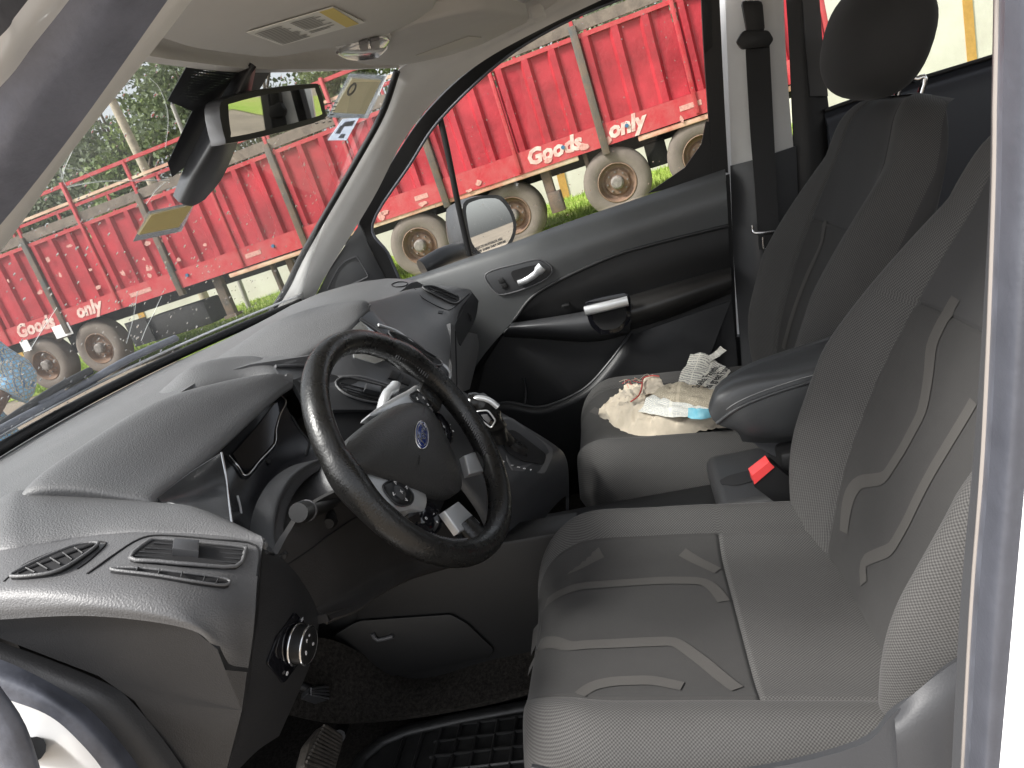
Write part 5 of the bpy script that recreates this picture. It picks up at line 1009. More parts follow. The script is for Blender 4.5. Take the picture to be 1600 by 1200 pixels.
text_mesh('mirror_notice', 'OBJECTS IN MIRROR ARE\nCLOSER THAN THEY APPEAR', 0.011, M['label_ink'], mir, Vector([(0.9604, 0.087, 0.7591)][0]) + MN * .0006, (Vector((0, 0, 1)).cross(MN)), (0, 0, 1))
# ================================================================== console between the seats
cons = thing('centre_console', 'dark console running from gear selector to padded grey armrest between seats', 'console', (0, -.2, 0))
co = patch('selector_pod', [[(-0.115, 0.1158, 0.6781), (-0.1, 0.0995, 0.6761), (0, 0.0878, 0.648), (0.1, 0.0764, 0.605), (0.12, 0.07, 0.5853)], [(-0.115, 0.089, 0.578), (-0.1, 0.0669, 0.5766), (0, 0.0286, 0.5595), (0.1, -0.0054, 0.5255), (0.12, -0.0153, 0.5026)], [(-0.115, 0.0474, 0.4689), (-0.1, 0.0253, 0.4719), (0, -0.0357, 0.4656), (0.1, -0.0866, 0.4398), (0.12, -0.0905, 0.4185)], [(-0.115, 0.0318, 0.4113), (-0.1, 0.0079, 0.4191), (0, -0.0558, 0.4179), (0.1, -0.1043, 0.4044), (0.12, -0.1045, 0.3774)], [(-0.11, 0.0309, 0.3579), (-0.095, 0.0073, 0.3631), (0, -0.049, 0.3722), (0.1, -0.0994, 0.3632), (0.12, -0.0938, 0.3171)], [(-0.09, 0.0271, 0.2759), (-0.08, 0.0109, 0.2943), (0, -0.0406, 0.3202), (0.1, -0.089, 0.321), (0.12, -0.0831, 0.2736)]], M['smooth_dark'], cons, n=6, m=6, thick=0.006)
S_ = ['selector_pod']
gp = [(0.0608, 0.0022, 0.5345), (0.1126, -0.0205, 0.5071), (0.0887, -0.0896, 0.4328), (0.0677, -0.0873, 0.4231), (0.0284, -0.0713, 0.4089), (-0.0292, -0.0263, 0.4547), (-0.0235, -0.0204, 0.4719)]
gn = outward_n(gp)
plate = prism('selector_plate', rround(gp, 3, .2), gn * .003, M['trim_grey'], cons, bevel=.001)
gt = [Vector(p) + gn * .003 for p in [(0.0159, -0.0086, 0.5128), (0.0608, -0.0275, 0.5005), (0.0582, -0.0781, 0.4351), (0.0351, -0.0723, 0.4249), (0.0009, -0.0418, 0.4558), (-0.0098, -0.0195, 0.4843)]]
prism('selector_gate', rround(gt, 3, .3), gn * .0015, M['flat_black'], plate)
for c_, px in (('P', (786,722)), ('R', (799,728)), ('N', (809,731)), ('D', (818,733)), ('S', (828,735))):
    text_mesh('selector_letter', c_, 0.0075, M['white_print'], plate, Vector(next(SPOTS_5)[0]) + gn * .0032, Vector((-.25, -.9, -.35)), Vector((-.6, .3, .2)))
# lever
lever = thing('gear_lever', 'black gear lever with leather boot and silver button on the console', 'gear lever', (0.02, -0.0325, 0.472))
lp_ = [(0.03, -0.0387, 0.4565), (0.02, -0.0228, 0.4877), (0.01, -0.0163, 0.519), (0, -0.0148, 0.5447)]
tube('shaft', lp_, [0.019, 0.016, 0.014, 0.013], M['leather'], lever, n=14, sub=4)
kn = [(0, -0.015, 0.5049), (-0.005, -0.0156, 0.5361), (-0.01, -0.0097, 0.5655), (-0.015, -0.0019, 0.5872), (-0.02, 0.0086, 0.5991), (-0.022, 0.0194, 0.5946)]
knob = tube('knob', kn, [0.014, 0.021, 0.026, 0.026, 0.021, 0.012], M['leather'], lever, n=18, sub=5, flat=(1, .85), ref=(0, 0, 1))
bt = [(-0.05, 0.0007, 0.5912), (-0.05, -0.0214, 0.5888), (-0.05, -0.0296, 0.5669), (-0.05, -0.0177, 0.5544), (-0.05, -0.0039, 0.5738)]
btn_n = outward_n(bt)
ins = prism('button_plate', rround(bt, 3, .25), btn_n * .003, M['gloss_black'], lever, bevel=.001)
tube('plate_rim', [p + btn_n * .003 for p in rround(bt, 3, .25)], 0.0016, M['satin'], ins, n=8, closed=True)
b2 = inset(bt, .5); prism('rocker', [Vector(p) + btn_n * .003 for p in b2], btn_n * .002, M['trim_grey'], ins, bevel=.0008)
tube('knob_cap', [(-0.03, 0.0136, 0.6052), (-0.03, -0.0053, 0.6073), (-0.03, -0.0233, 0.5982), (-0.03, -0.0348, 0.5831)], 0.0055, M['satin'], lever, n=10, sub=4)
# tunnel walls
box('tunnel_wall', (.20, 1.0, .29), (.005, -.05, .145), M['black'], cons, bevel=.01)
prism('tunnel_panel', rround([(-0.117, 0.3872, 0.2273), (-0.117, 0.3246, 0.2519), (-0.117, 0.1416, 0.2336), (-0.117, 0.1171, 0.209), (-0.117, 0.0823, 0.1446), (-0.117, 0.0951, 0.1261), (-0.117, 0.2735, 0.1168), (-0.117, 0.3159, 0.1192), (-0.117, 0.3757, 0.183)], 2, .2), (-.005, 0, 0), M['black'], cons, bevel=.002)
box('console_side', (.07, .46, .36), (-.08, .10, .18), M['black'], cons, bevel=.008)
tube('panel_catch', [(-0.125, 0.3031, 0.2217), (-0.125, 0.2978, 0.206), (-0.125, 0.265, 0.2091)], .004, M['trim_grey'], cons, n=8, sub=2)
# rear part, tray and armrest
tr = box('rear_tray', (.215, .40, .06), (-.008, -.575, .324), M['dash_dark'], cons, bevel=.02, seg=3)
S_ = ['rear_tray']
hol = [(-0.0195, -0.3896, 0.3525), (-0.0098, -0.4096, 0.354), (-0.0001, -0.474, 0.354), (-0.0141, -0.4937, 0.354), (-0.0438, -0.4656, 0.354), (-0.0529, -0.4142, 0.354), (-0.037, -0.3918, 0.3531)]; prism('tray_hollow_shade', rround(hol, 3, .3), (0, 0, .002), M['flat_black'], cons)  # flat black plate painting the shade of a hollow in the tray
box('console_rear', (.19, .34, .42), (.0, -.66, .21), M['black'], cons, bevel=.01)
ar0 = [(1107,640),(1112,610),(1150,578),(1235,545)]
t0 = [(-0.02, -0.406, 0.5183), (0.01, -0.4315, 0.5262), (0.05, -0.4832, 0.528), (0.08, -0.5684, 0.5274), (0.09, -0.6727, 0.5347)]; t00 = [(0.03, -0.4186, 0.5146), (0.05, -0.4434, 0.5221), (0.085, -0.496, 0.5263), (0.105, -0.5804, 0.531), (0.11, -0.6792, 0.54)]
t1 = [(-0.065, -0.3936, 0.5117), (-0.065, -0.4147, 0.5399), (-0.06, -0.463, 0.5527), (-0.055, -0.5413, 0.5502), (-0.05, -0.6344, 0.5552)]; t2 = [(-0.075, -0.4018, 0.4877), (-0.085, -0.436, 0.51), (-0.085, -0.4793, 0.5211), (-0.085, -0.5416, 0.5297), (-0.085, -0.6218, 0.5359)]
t3 = [(-0.07, -0.4306, 0.465), (-0.085, -0.4493, 0.4649), (-0.085, -0.4849, 0.4594), (-0.085, -0.5309, 0.4564), (-0.085, -0.6115, 0.4537)]; t4 = [(-0.03, -0.4413, 0.4258), (-0.05, -0.46, 0.4281), (-0.05, -0.4913, 0.4213), (-0.05, -0.5381, 0.4136), (-0.05, -0.6161, 0.4088)]
ar = patch('armrest', [t00, t0, t1, t2, t3, t4], M['leather_arm'], cons, n=8, m=7, thick=.01)
tube('armrest_piping', [Vector(p) + Vector((-.001, 0, .001)) for p in t2], .0032, M['leather_arm'], ar, n=8, sub=6)
tube('armrest_stitch', [Vector(p) + Vector((0.001, 0, .0105)) for p in t2], .0008, M['label_ink'], ar, n=6, sub=6)
prism('armrest_base', rround([(-0.05, -0.4327, 0.4585), (-0.05, -0.4998, 0.4414), (-0.05, -0.619, 0.432), (-0.05, -0.6041, 0.3131), (-0.05, -0.5347, 0.3527), (-0.05, -0.4686, 0.4139)], 2, .15), (.11, 0, 0), M['smooth_dark'], cons)
tube('base_screw', [(-0.052, -0.482, 0.44), (-0.048, -0.4825, 0.4382)], .005, M['flat_black'], cons, n=10)
# belt buckle beside the driver seat
buck = thing('belt_buckle', 'black seat belt buckle with red release button beside the near seat', 'belt buckle', (-0.13, -0.472, 0.3695))
bk_ = [(-0.135, -0.4374, 0.4089), (-0.135, -0.4701, 0.4289), (-0.135, -0.4992, 0.3878), (-0.135, -0.5144, 0.3396), (-0.135, -0.481, 0.3343), (-0.135, -0.4366, 0.3914)]
prism('buckle_body', rround(bk_, 3, .15), (.026, 0, 0), M['black'], buck, bevel=.002)
prism('release_button', [(-0.137, -0.4366, 0.4124), (-0.137, -0.467, 0.4305), (-0.137, -0.4734, 0.4199), (-0.137, -0.4379, 0.3957)], (.022, .002, .003), M['red'], buck, bevel=.001)

# ================================================================== windscreen mirror and its cover
mc = Vector((0.0, .215, 1.165))
mirror = thing('rear_view_mirror', 'black framed rear view mirror hanging in front of the windshield', 'mirror', mc)
mn_ = Vector((-.26, -.96, -.15)).normalized()
mo = [(-0.1049, 0.2407, 1.1826), (-0.0768, 0.2309, 1.1963), (0.0176, 0.2037, 1.2067), (0.1383, 0.1704, 1.2108), (0.1576, 0.1661, 1.2048), (0.1627, 0.171, 1.1647), (0.1497, 0.177, 1.1486), (0.0284, 0.2117, 1.1366), (-0.0953, 0.2463, 1.13), (-0.1075, 0.2487, 1.1358)]
mg = [(-0.0857, 0.2356, 1.1816), (-0.0738, 0.2315, 1.1877), (0.0147, 0.2059, 1.1977), (0.1321, 0.1732, 1.2034), (0.144, 0.1707, 1.1987), (0.151, 0.1741, 1.1653), (0.1402, 0.1785, 1.1559), (0.0313, 0.2095, 1.1458), (-0.0838, 0.2418, 1.1386), (-0.0921, 0.2432, 1.1441)]
frame('mirror_frame', cr(mo, 3, True), cr(mg, 3, True), mn_ * -.012, M['black'], mirror)
prism('mirror_glass', cr(mg, 3, True), mn_ * -.006, mat('inside_mirror_silver', (0.62, 0.64, 0.62), 0.02, metal=1.0), mirror)
mb = [Vector(p) for p in cr(mo, 3, True)]; mcn = sum(mb, Vector()) / len(mb); nv = len(mb)
rg = [mb, [mcn + (p - mcn) * 1.03 - mn_ * .010 for p in mb], [mcn + (p - mcn) * 1.02 - mn_ * .028 for p in mb], [mcn + (p - mcn) * .8 - mn_ * .046 for p in mb], [mcn + (p - mcn) * .1 - mn_ * .055 for p in mb]]
mesh('housing', [p for r in rg for p in r], [(i * nv + j, i * nv + (j + 1) % nv, (i + 1) * nv + (j + 1) % nv, (i + 1) * nv + j) for i in range(4) for j in range(nv)], M['trim_grey'], mirror, 50)
cov = thing('sensor_cover', 'long dark plastic sensor cover running down the middle of the windshield', 'sensor cover', (0, 0.4037, 1.0641))
cl = [(0, 0.2175, 1.2465), (-0.005, 0.2457, 1.2357), (-0.01, 0.2925, 1.201), (-0.015, 0.3389, 1.1607), (-0.015, 0.3882, 1.1196), (-0.01, 0.4272, 1.0848)]
cm_ = [(-0.03, 0.1977, 1.2408), (-0.035, 0.221, 1.2231), (-0.045, 0.2586, 1.1847), (-0.05, 0.3035, 1.1423), (-0.045, 0.3573, 1.1034), (-0.025, 0.4095, 1.0692)]
cn_ = [(-0.02, 0.1992, 1.2379), (-0.02, 0.2192, 1.2174), (-0.02, 0.2544, 1.1778), (-0.02, 0.2959, 1.1364), (-0.015, 0.3489, 1.0937), (-0.01, 0.3997, 1.0595)]
ce = [(0.03, 0.2195, 1.243), (0.035, 0.2389, 1.2193), (0.045, 0.2734, 1.1774), (0.05, 0.3137, 1.1349), (0.045, 0.3575, 1.092), (0.02, 0.3888, 1.0652)]
patch('cover_shell', [cl, cm_, cn_, ce], M['smooth_dark'], cov, n=6, m=6, thick=.008)
tube('mirror_neck', [mcn - mn_ * .05, Vector((0.01, 0.2652, 1.1897))], .014, M['black'], mirror, n=12)
# dotted dark band on the glass behind the cover
fr_ = [wsp(x, t, -.002) for x, t in ((-.165, .985), (.115, .985), (.115, .86), (.03, .84), (.02, .70), (-.02, .66), (-.06, .70), (-.07, .83), (-.165, .85))]
def frit_mat():
    m_ = bpy.data.materials.new('dotted_band'); m_.use_nodes = True; nt = m_.node_tree; nt.nodes.clear()
    out = nt.nodes.new('ShaderNodeOutputMaterial'); df = nt.nodes.new('ShaderNodeBsdfPrincipled'); tp = nt.nodes.new('ShaderNodeBsdfTransparent'); mx = nt.nodes.new('ShaderNodeMixShader')
    df.inputs['Base Color'].default_value = (.012, .013, .018, 1); df.inputs['Roughness'].default_value = .5
    tc = nt.nodes.new('ShaderNodeTexCoord'); vo = nt.nodes.new('ShaderNodeTexVoronoi'); vo.voronoi_dimensions = '2D'; vo.inputs['Scale'].default_value = 210; vo.inputs['Randomness'].default_value = 0.0
    gt_ = nt.nodes.new('ShaderNodeMath'); gt_.operation = 'GREATER_THAN'; gt_.inputs[1].default_value = .58
    nt.links.new(tc.outputs['UV'], vo.inputs['Vector']); nt.links.new(vo.outputs['Distance'], gt_.inputs[0]); nt.links.new(gt_.outputs[0], mx.inputs[0])
    nt.links.new(df.outputs[0], mx.inputs[1]); nt.links.new(tp.outputs[0], mx.inputs[2]); nt.links.new(mx.outputs[0], out.inputs[0]); return m_
fru = ((-.165, .985), (.115, .985), (.115, .86), (.03, .84), (.02, .70), (-.02, .66), (-.06, .70), (-.07, .83), (-.165, .85))
mesh('dotted_band', [wsp(x, t, -.002) for x, t in fru] + [wsp(x, t, -.0012) for x, t in fru], [tuple(range(9)), tuple(reversed(range(9, 18)))] + [(i, (i + 1) % 9, 9 + (i + 1) % 9, 9 + i) for i in range(9)], frit_mat(), body, 0, uvs=[(x, t * .78) for x, t in fru] * 2)

# ================================================================== sun visors, reading light
def slab(name, outline, th, m_, parent, bev): return prism(name, outline, (0, 0, -th), m_, parent, bevel=bev, seg=3)
vis = thing('driver_sun_visor', 'near sun visor folded against the roof with a printed warning label', 'sun visor', (-.3, .05, 1.24))
VZ = 1.245
vo_ = [(p[0], p[1], p[2] + .028) for p in [(-0.5216, 0.1131, 1.217), (-0.3386, 0.1355, 1.217), (-0.1472, 0.1216, 1.217), (-0.0655, 0.0286, 1.217), (-0.0391, -0.0336, 1.217), (-0.0804, -0.0971, 1.217), (-0.126, -0.1338, 1.217), (-0.2357, -0.1658, 1.217), (-0.4609, -0.1821, 1.217), (-0.6826, -0.0691, 1.217), (-0.6909, 0.0247, 1.217)]]
slab('visor_panel', rround(vo_, 3, .2), .028, M['visor'], vis, .008)
lb = [(-0.3428, 0.0593, 1.2155), (-0.3265, -0.0479, 1.2155), (-0.1928, -0.045, 1.2155), (-0.219, 0.0687, 1.2155)]
label = prism('warning_label', lb, (0, 0, -.0012), M['label'], vis)
lx = (Vector(lb[1]) - Vector(lb[0])).normalized(); ly = (Vector(lb[0]) - Vector(lb[3])).normalized(); ll = (Vector(lb[1]) - Vector(lb[0])).length; lh = (Vector(lb[0]) - Vector(lb[3])).length
o_ = Vector(lb[3]) + Vector((0, 0, -.0016))
prism('label_heading', [o_ + lx * ll * .84, o_ + lx * ll, o_ + lx * ll + ly * lh, o_ + lx * ll * .84 + ly * lh], (0, 0, -.0006), M['label_yellow'], label)
vs2, fs2 = [], []
rnd = random.Random(4)
for r in range(13):
    for (u0, u1) in ((.04, .42), (.46, .80)):
        if u0 > .4 and r < 5 and rnd.random() < .4: continue
        e = u1 - rnd.random() * .10; b = len(vs2); v0 = .08 + r * .066
        for u, v in ((u0, v0), (e, v0), (e, v0 + .028), (u0, v0 + .028)): vs2.append(o_ + lx * ll * u + ly * lh * v + Vector((0, 0, -.0003)))
        fs2.append((b, b + 1, b + 2, b + 3))
mesh('label_print', vs2, fs2, M['label_ink'], label, 0, kind='stuff')
vis2 = thing('passenger_sun_visor', 'far sun visor folded against the roof above the windshield corner', 'sun visor', (.4, .05, 1.24))
vp = [(p[0], p[1], p[2] + .024) for p in [(0.1268, 0.0847, 1.225), (0.1006, 0.0463, 1.225), (0.0204, -0.0208, 1.225), (-0.0164, -0.0674, 1.225), (0.0055, -0.1364, 1.225), (0.0496, -0.1802, 1.225), (0.1562, -0.2123, 1.225), (0.2678, -0.2323, 1.225), (0.318, -0.2259, 1.225), (0.4248, -0.1069, 1.225), (0.4305, -0.0354, 1.225), (0.3659, 0.0512, 1.225), (0.2389, 0.0877, 1.225)]]
slab('visor_panel', rround(vp, 2, .25), .024, M['visor'], vis2, .007)
l2_ = [(0.2786, -0.001, 1.2245), (0.249, -0.1149, 1.2245), (0.3115, -0.1299, 1.2245), (0.3565, -0.0287, 1.2245)]; prism('warning_label', l2_, (0, 0, -.001), mat('faded_label', (.50, .48, .44), .7), vis2)
box('visor_clip', (.05, .03, .03), (0.4771, -0.2386, 1.26), M['headliner'], vis2, bevel=.008)
lamp = thing('overhead_lamp', 'small clear roof lamp with switches between the two sun visors', 'lamp', (0.1246, 0.0577, 1.24))
lo_ = [(-0.032, 0.0554, 1.222), (-0.0584, 0.024, 1.222), (-0.0623, -0.0041, 1.222), (-0.0397, -0.029, 1.222), (-0.0006, -0.0304, 1.222), (0.0839, 0.0037, 1.222), (0.1296, 0.0346, 1.222), (0.101, 0.0621, 1.222), (0.037, 0.0695, 1.222)]
prism('lamp_frame', rround(lo_, 3, .3), (0, 0, .03), M['pillar'], lamp)
lens = prism('lamp_lens', rround(inset(lo_, .92), 3, .3), (0, 0, -.006), mat('lamp_lens', (.55, .55, .54), .12, coat=.5, metal=.5), lamp, bevel=.002)
for q in ([(560,65),(574,61),(574,74),(562,76)], [(578,60),(592,57),(592,71),(579,73)]):
    prism('lamp_switch', next(SPOTS_6), (0, 0, -.005), M['trim_grey'], lamp, bevel=.001)
tube('lens_rim', [Vector(p) for p in [(-0.0373, 0.053, 1.217), (0.0271, 0.0618, 1.217), (0.0857, 0.0562, 1.217), (0.1102, 0.0302, 1.217), (0.0568, -0.005, 1.217)]], .0025, M['chrome'], lamp, n=8, sub=4)

# ================================================================== seat belt on the far pillar
belt = thing('seat_belt', 'black seat belt hanging from its anchor on the far centre pillar', 'seat belt', (0.735, -0.662, 0.6455))
patch('webbing', [[(0.725, -0.6878, 1.1062), (0.728, -0.6664, 0.9029), (0.72, -0.652, 0.7487), (0.712, -0.6366, 0.6048)], [(0.725, -0.7418, 1.0908), (0.728, -0.721, 0.888), (0.72, -0.7033, 0.7353), (0.712, -0.6889, 0.5916)]], M['belt'], belt, n=8, m=3, thick=.003)
prism('anchor', rround([(0.722, -0.6644, 1.1038), (0.722, -0.6843, 1.1241), (0.722, -0.741, 1.108), (0.722, -0.7492, 1.0855), (0.722, -0.7353, 1.0721), (0.722, -0.6744, 1.0836)], 3, .3), (-.012, 0, 0), M['black'], belt, bevel=.003)
prism('anchor_cover', rround([(0.73, -0.6921, 1.1884), (0.73, -0.7385, 1.1749), (0.73, -0.7337, 1.1081), (0.73, -0.6929, 1.1139)], 2, .2), (-.014, 0, 0), M['black'], belt, bevel=.003)
tube('tongue', [(0.705, -0.6302, 0.6709), (0.705, -0.6275, 0.655), (0.7, -0.6415, 0.6488), (0.7, -0.6785, 0.6427)], .004, M['chrome'], belt, n=8, sub=2)
tube('tongue', [(0.7, -0.6491, 0.6369), (0.7, -0.646, 0.6077), (0.7, -0.6532, 0.6026)], .004, M['chrome'], belt, n=8, sub=2)

# ================================================================== pedals and floor mat
ped = thing('brake_pedal', 'worn rubber brake pedal with ribbed pad under the dashboard', 'pedal', (-0.2612, 0.4, 0.076))
pp_ = [(-0.2859, 0.36, 0.1665), (-0.2481, 0.36, 0.1016), (-0.3248, 0.36, 0.0849), (-0.383, 0.36, 0.1693), (-0.3443, 0.36, 0.1814)]
pd = prism('pedal_pad', rround(pp_, 3, .2), (0, .02, -.008), mat('pedal_rubber', (.10, .088, .075), .7, var=.3, vscale=60), ped, bevel=.003)
pA, pB, pC, pD = [Vector(p) for p in [(-0.2963, 0.357, 0.1703), (-0.2612, 0.357, 0.111), (-0.3212, 0.357, 0.0936), (-0.3748, 0.357, 0.1711)]]
for k in range(11):
    t = k / 10; tube('pedal_rib', [pA.lerp(pD, t), pB.lerp(pC, t)], .0028, pd.data.materials[0], pd, n=6, flat=(1, 1), ref=(0, -1, 0))
tube('pedal_arm', [(-0.2181, 0.39, 0.077), (-0.0556, 0.45, 0.0143), (0.0683, 0.5, 0.0195)], .012, M['black'], ped, n=8, sub=3)
acc = thing('accelerator_pedal', 'dark accelerator pedal with grooved pad behind the brake pedal', 'pedal', (-0.1336, 0.42, 0.0801))
ap = [(-0.2293, 0.4, 0.2012), (-0.1696, 0.4, 0.1552), (-0.1191, 0.4, 0.0925), (-0.1094, 0.4, 0.0743), (-0.1488, 0.4, 0.0782), (-0.1819, 0.4, 0.1237), (-0.24, 0.4, 0.1962)]
pa = prism('pedal_pad', rround(ap, 3, .15), (0, .02, -.01), M['smooth_dark'], acc, bevel=.002)
for k in range(4):
    y_ = 1076 + k * 6; tube('pedal_rib', cr(next(SPOTS_7), 5), .0018, M['trim_grey'], pa, n=6)
tube('pedal_arm', [(-0.2178, 0.41, 0.187), (-0.221, 0.44, 0.2207), (-0.1535, 0.48, 0.2302)], .01, M['black'], acc, n=8, sub=3)
fm = thing('floor_mat', 'black rubber floor mat with raised ribs in front of the near seat', 'floor mat', (-.40, .1, .01))
mo_ = [(p[0], p[1], .022) for p in [(-0.2848, 0.3724, 0.022), (-0.2096, 0.3649, 0.022), (-0.1703, 0.3322, 0.022), (-0.1517, 0.284, 0.022), (-0.1386, 0.181, 0.022), (-0.1268, 0.0152, 0.022), (-0.1272, -0.1455, 0.022)]]
mo_ += [(-.12, -.30, .022), (-.62, -.30, .022), (-.62, .36, .022)]
mo2 = [(p[0], p[1], .022) for p in rround(mo_, 2, .15)]
sheet = prism('mat_sheet', mo2, (0, 0, -.012), M['mat_rubber'], fm)
tube('mat_border', [Vector(p) + Vector((-.018, -.005, .006)) for p in mo2[:20]], .014, M['mat_rubber'], fm, n=8, flat=(1, .6), ref=(0, 0, 1))
for i in range(13):
    x = -.60 + i * .036; tube('mat_rib', [(x, -.28, .025), (x, .30 if x < -.3 else .22, .025)], .0035, M['mat_rubber'], fm, n=6)
for j in range(16):
    y = -.27 + j * .037; tube('mat_rib', [(-.60, y, .025), (-.17, y, .025)], .0035, M['mat_rubber'], fm, n=6)
# ================================================================== outside: ground, grass, wall
def ground_z(x, y):
    c = max(-26.0, min(30.0, y)); return -0.345 - 0.0543 * c
def noise_z(x, y): return 0.05 * noise.noise(Vector((x * .35, y * .35, 1.7))) + 0.015 * noise.noise(Vector((x * 1.6, y * 1.6, 4.1)))
def spaced(lo, hi, dense_lo, dense_hi, step, grow):
    s = []; v = dense_lo
    while v < dense_hi: s.append(v); v += step
    k = step
    while v < hi: s.append(v); k *= grow; v += k
    s.append(hi); v = dense_lo; k = step
    while v > lo: k *= grow; v -= k; s.append(max(lo, v))
    return sorted(set(s))
xs_ = spaced(-600, 900, -4, 18, .5, 1.35); ys_ = spaced(-900, 900, -14, 20, .5, 1.35)
dirt = mat('dirt_ground', (.25, .21, .165), .95, col2=(.17, .145, .115), vscale=1.6, bump=.8, bscale=22, spec=.2, detail=8)
grid_mesh('ground', [[(x, y, ground_z(x, y) + noise_z(x, y)) for x in xs_] for y in ys_], dirt, None, thick=0.0, outward=(0, 0, 50), kind='structure')
rnd = random.Random(11)
gm = mat('grass_blades', (.20, .33, .045), .7, col2=(.34, .42, .09), vscale=.9, spec=.2)
turf = mat('turf_soil', (.20, .29, .05), .95, col2=(.28, .30, .09), vscale=1.2, bump=.8, bscale=30, spec=.1)
def in_grass(x, y): return (8.0 + .5 * math.sin(y * .8) + .3 * math.sin(y * 2.3 + 1) < x < 17.3 and y < 7.0 + .8 * math.sin(x * 1.3)) or (11.5 + .3 * math.sin(y) < x < 17.3)
rows = [[(x, y, ground_z(x, y) + noise_z(x, y) + .012) for x in [7.6 + .35 * i for i in range(29)]] for y in [-13 + .35 * j for j in range(100)]]
gv, gf = [], []
for y_i in range(99):
    for x_i in range(28):
        c = rows[y_i][x_i]
        if in_grass(c[0] + .17, c[1] + .17):
            b = len(gv); gv += [rows[y_i][x_i], rows[y_i][x_i + 1], rows[y_i + 1][x_i + 1], rows[y_i + 1][x_i]]; gf.append((b, b + 1, b + 2, b + 3))
mesh('lawn', gv, gf, turf, None, 0, kind='structure')
gv, gf = [], []
for _ in range(60000):
    x = rnd.uniform(7.7, 17.2); y = rnd.uniform(-9, 16)
    if not in_grass(x, y): continue
    z = ground_z(x, y) + noise_z(x, y) + .005; h = rnd.uniform(.04, .13); a = rnd.uniform(0, 6.28); w = rnd.uniform(.006, .014)
    dx, dy = math.cos(a) * w, math.sin(a) * w; lx_, ly_ = rnd.uniform(-.05, .05), rnd.uniform(-.05, .05); b = len(gv)
    gv += [(x - dx, y - dy, z), (x + dx, y + dy, z), (x + lx_, y + ly_, z + h)]; gf.append((b, b + 1, b + 2))
mesh('grass', gv, gf, gm, None, 0, label='short green grass growing along the verge beneath the truck', cat='grass', kind='stuff')

wall = thing('boundary_wall', 'white painted wall with ochre stripes standing behind the truck', 'wall', (17.5, 0, -.4))
wm = mat('white_wall_paint', (.58, .57, .51), .9, col2=(.48, .46, .41), vscale=1.1, bump=.3, bscale=40)
grid_mesh('wall_face', [[(17.4, y, ground_z(14, y) - .2 + h) for y in [-24 + 2 * i for i in range(32)]] for h in (0, 1.3, 2.7)], wm, wall, thick=.22, outward=(0, 0, 1))
och = mat('ochre_paint', (.42, .24, .055), .85, var=.15, vscale=8)
for y in (-21.6, -18.2, -14.9, -11.6, -8.18, -5.0, -2.0, 1.0, 4.6, 8.2, 13.0, 17.1, 20.6, 24.1):
    box('painted_stripe', (.05, .19, 2.9), (17.40, y, ground_z(14, y) + 1.15), och, wall)

# ================================================================== red goods truck parked alongside
TD = Vector((.06774, .99623, -.05419)).normalized(); TZ = (Vector((0, 0, 1)) - TD * TD.z).normalized(); TX = TD.cross(TZ)
truck = thing('goods_truck', 'long red corrugated goods truck with rusty rails parked beyond the windows', 'truck', (10.04, 0, -.315), Matrix((TX, TD, TZ)).transposed())
red = mat('red_truck_paint', (.24, .008, .015), .55, col2=(.44, .022, .036), vscale=1.3, bump=.15, bscale=20, rvar=.1)
redw = mat('worn_red_paint', (.40, .020, .028), .65, col2=(.40, .07, .07), vscale=5, bump=.2, bscale=30)
rust = mat('rusty_dark_steel', (.055, .05, .045), .8, col2=(.16, .10, .065), vscale=5, bump=.3, bscale=60)
plank = mat('weathered_plank', (.20, .165, .13), .9, col2=(.11, .09, .075), vscale=6, bump=.4, bscale=60)
cream = mat('cream_bar_paint', (.60, .50, .36), .8, col2=(.42, .14, .09), vscale=1.6)
chas = mat('chassis_black', (.008, .0075, .0075), .75, var=.3, vscale=6)
dkp = mat('dark_post_paint', (.060, .066, .062), .75, col2=(.15, .095, .06), vscale=3.2, bump=.3, bscale=40)
SB = [-4.0 + .0] # bays
posts = [-2.74, -.29, 2.2, 4.65, 7.15, 9.65, 12.2]
mids = [-3.4, -1.62, .98, 3.42, 5.85, 8.40, 10.95]
Z0, Z1 = 1.34, 2.50
def corr(s0, s1, z0, z1, per=.38, amp=.055):
    """corrugated side sheet: broad flats with narrow pressed ribs"""
    n = max(2, round((s1 - s0) / per)); prof = []
    for i in range(n):
        a = s0 + (s1 - s0) * i / n; w = (s1 - s0) / n
        prof += [(a, 0), (a + w * .58, 0), (a + w * .68, -amp), (a + w * .90, -amp)]
    prof.append((s1, 0)); return [[(x + (.012 * noise.noise(Vector((s * 2, z * 2, 3)))), s, z) for s, x in prof] for z in (z0, z0 + (z1 - z0) * .33, z0 + (z1 - z0) * .66, z1)]
allp = sorted(posts + mids)
for a, b in zip(allp, allp[1:]):
    grid_mesh('side_panel', corr(a + .04, b - .04, Z0, Z1), red, truck, thick=.012, outward=(-20, 0, 1), smooth=20, local=True)
    box('lower_rail', (.05, b - a, .30), (-.035, (a + b) / 2, 1.185), redw, truck, local=True)
for s in posts: box('post', (.10, .105, 1.75), (-.05, s, 1.80), dkp, truck, bevel=.008, local=True)
for s in mids: box('rib', (.07, .055, 2.2), (-.055, s, 2.16), redw, truck, bevel=.006, local=True)
for s in posts: box('stake', (.05, .05, .62), (-.03, s, 2.92), redw, truck, local=True)
for (z, hgt, dep, m_) in ((2.525, .06, .07, redw), (2.66, .15, .05, plank), (2.93, .045, .045, cream), (3.21, .055, .055, redw)):
    for a, b in zip(posts, posts[1:]):
        box('top_rail', (dep, b - a - .01, hgt), (-.02, (a + b) / 2, z), m_, truck, local=True)
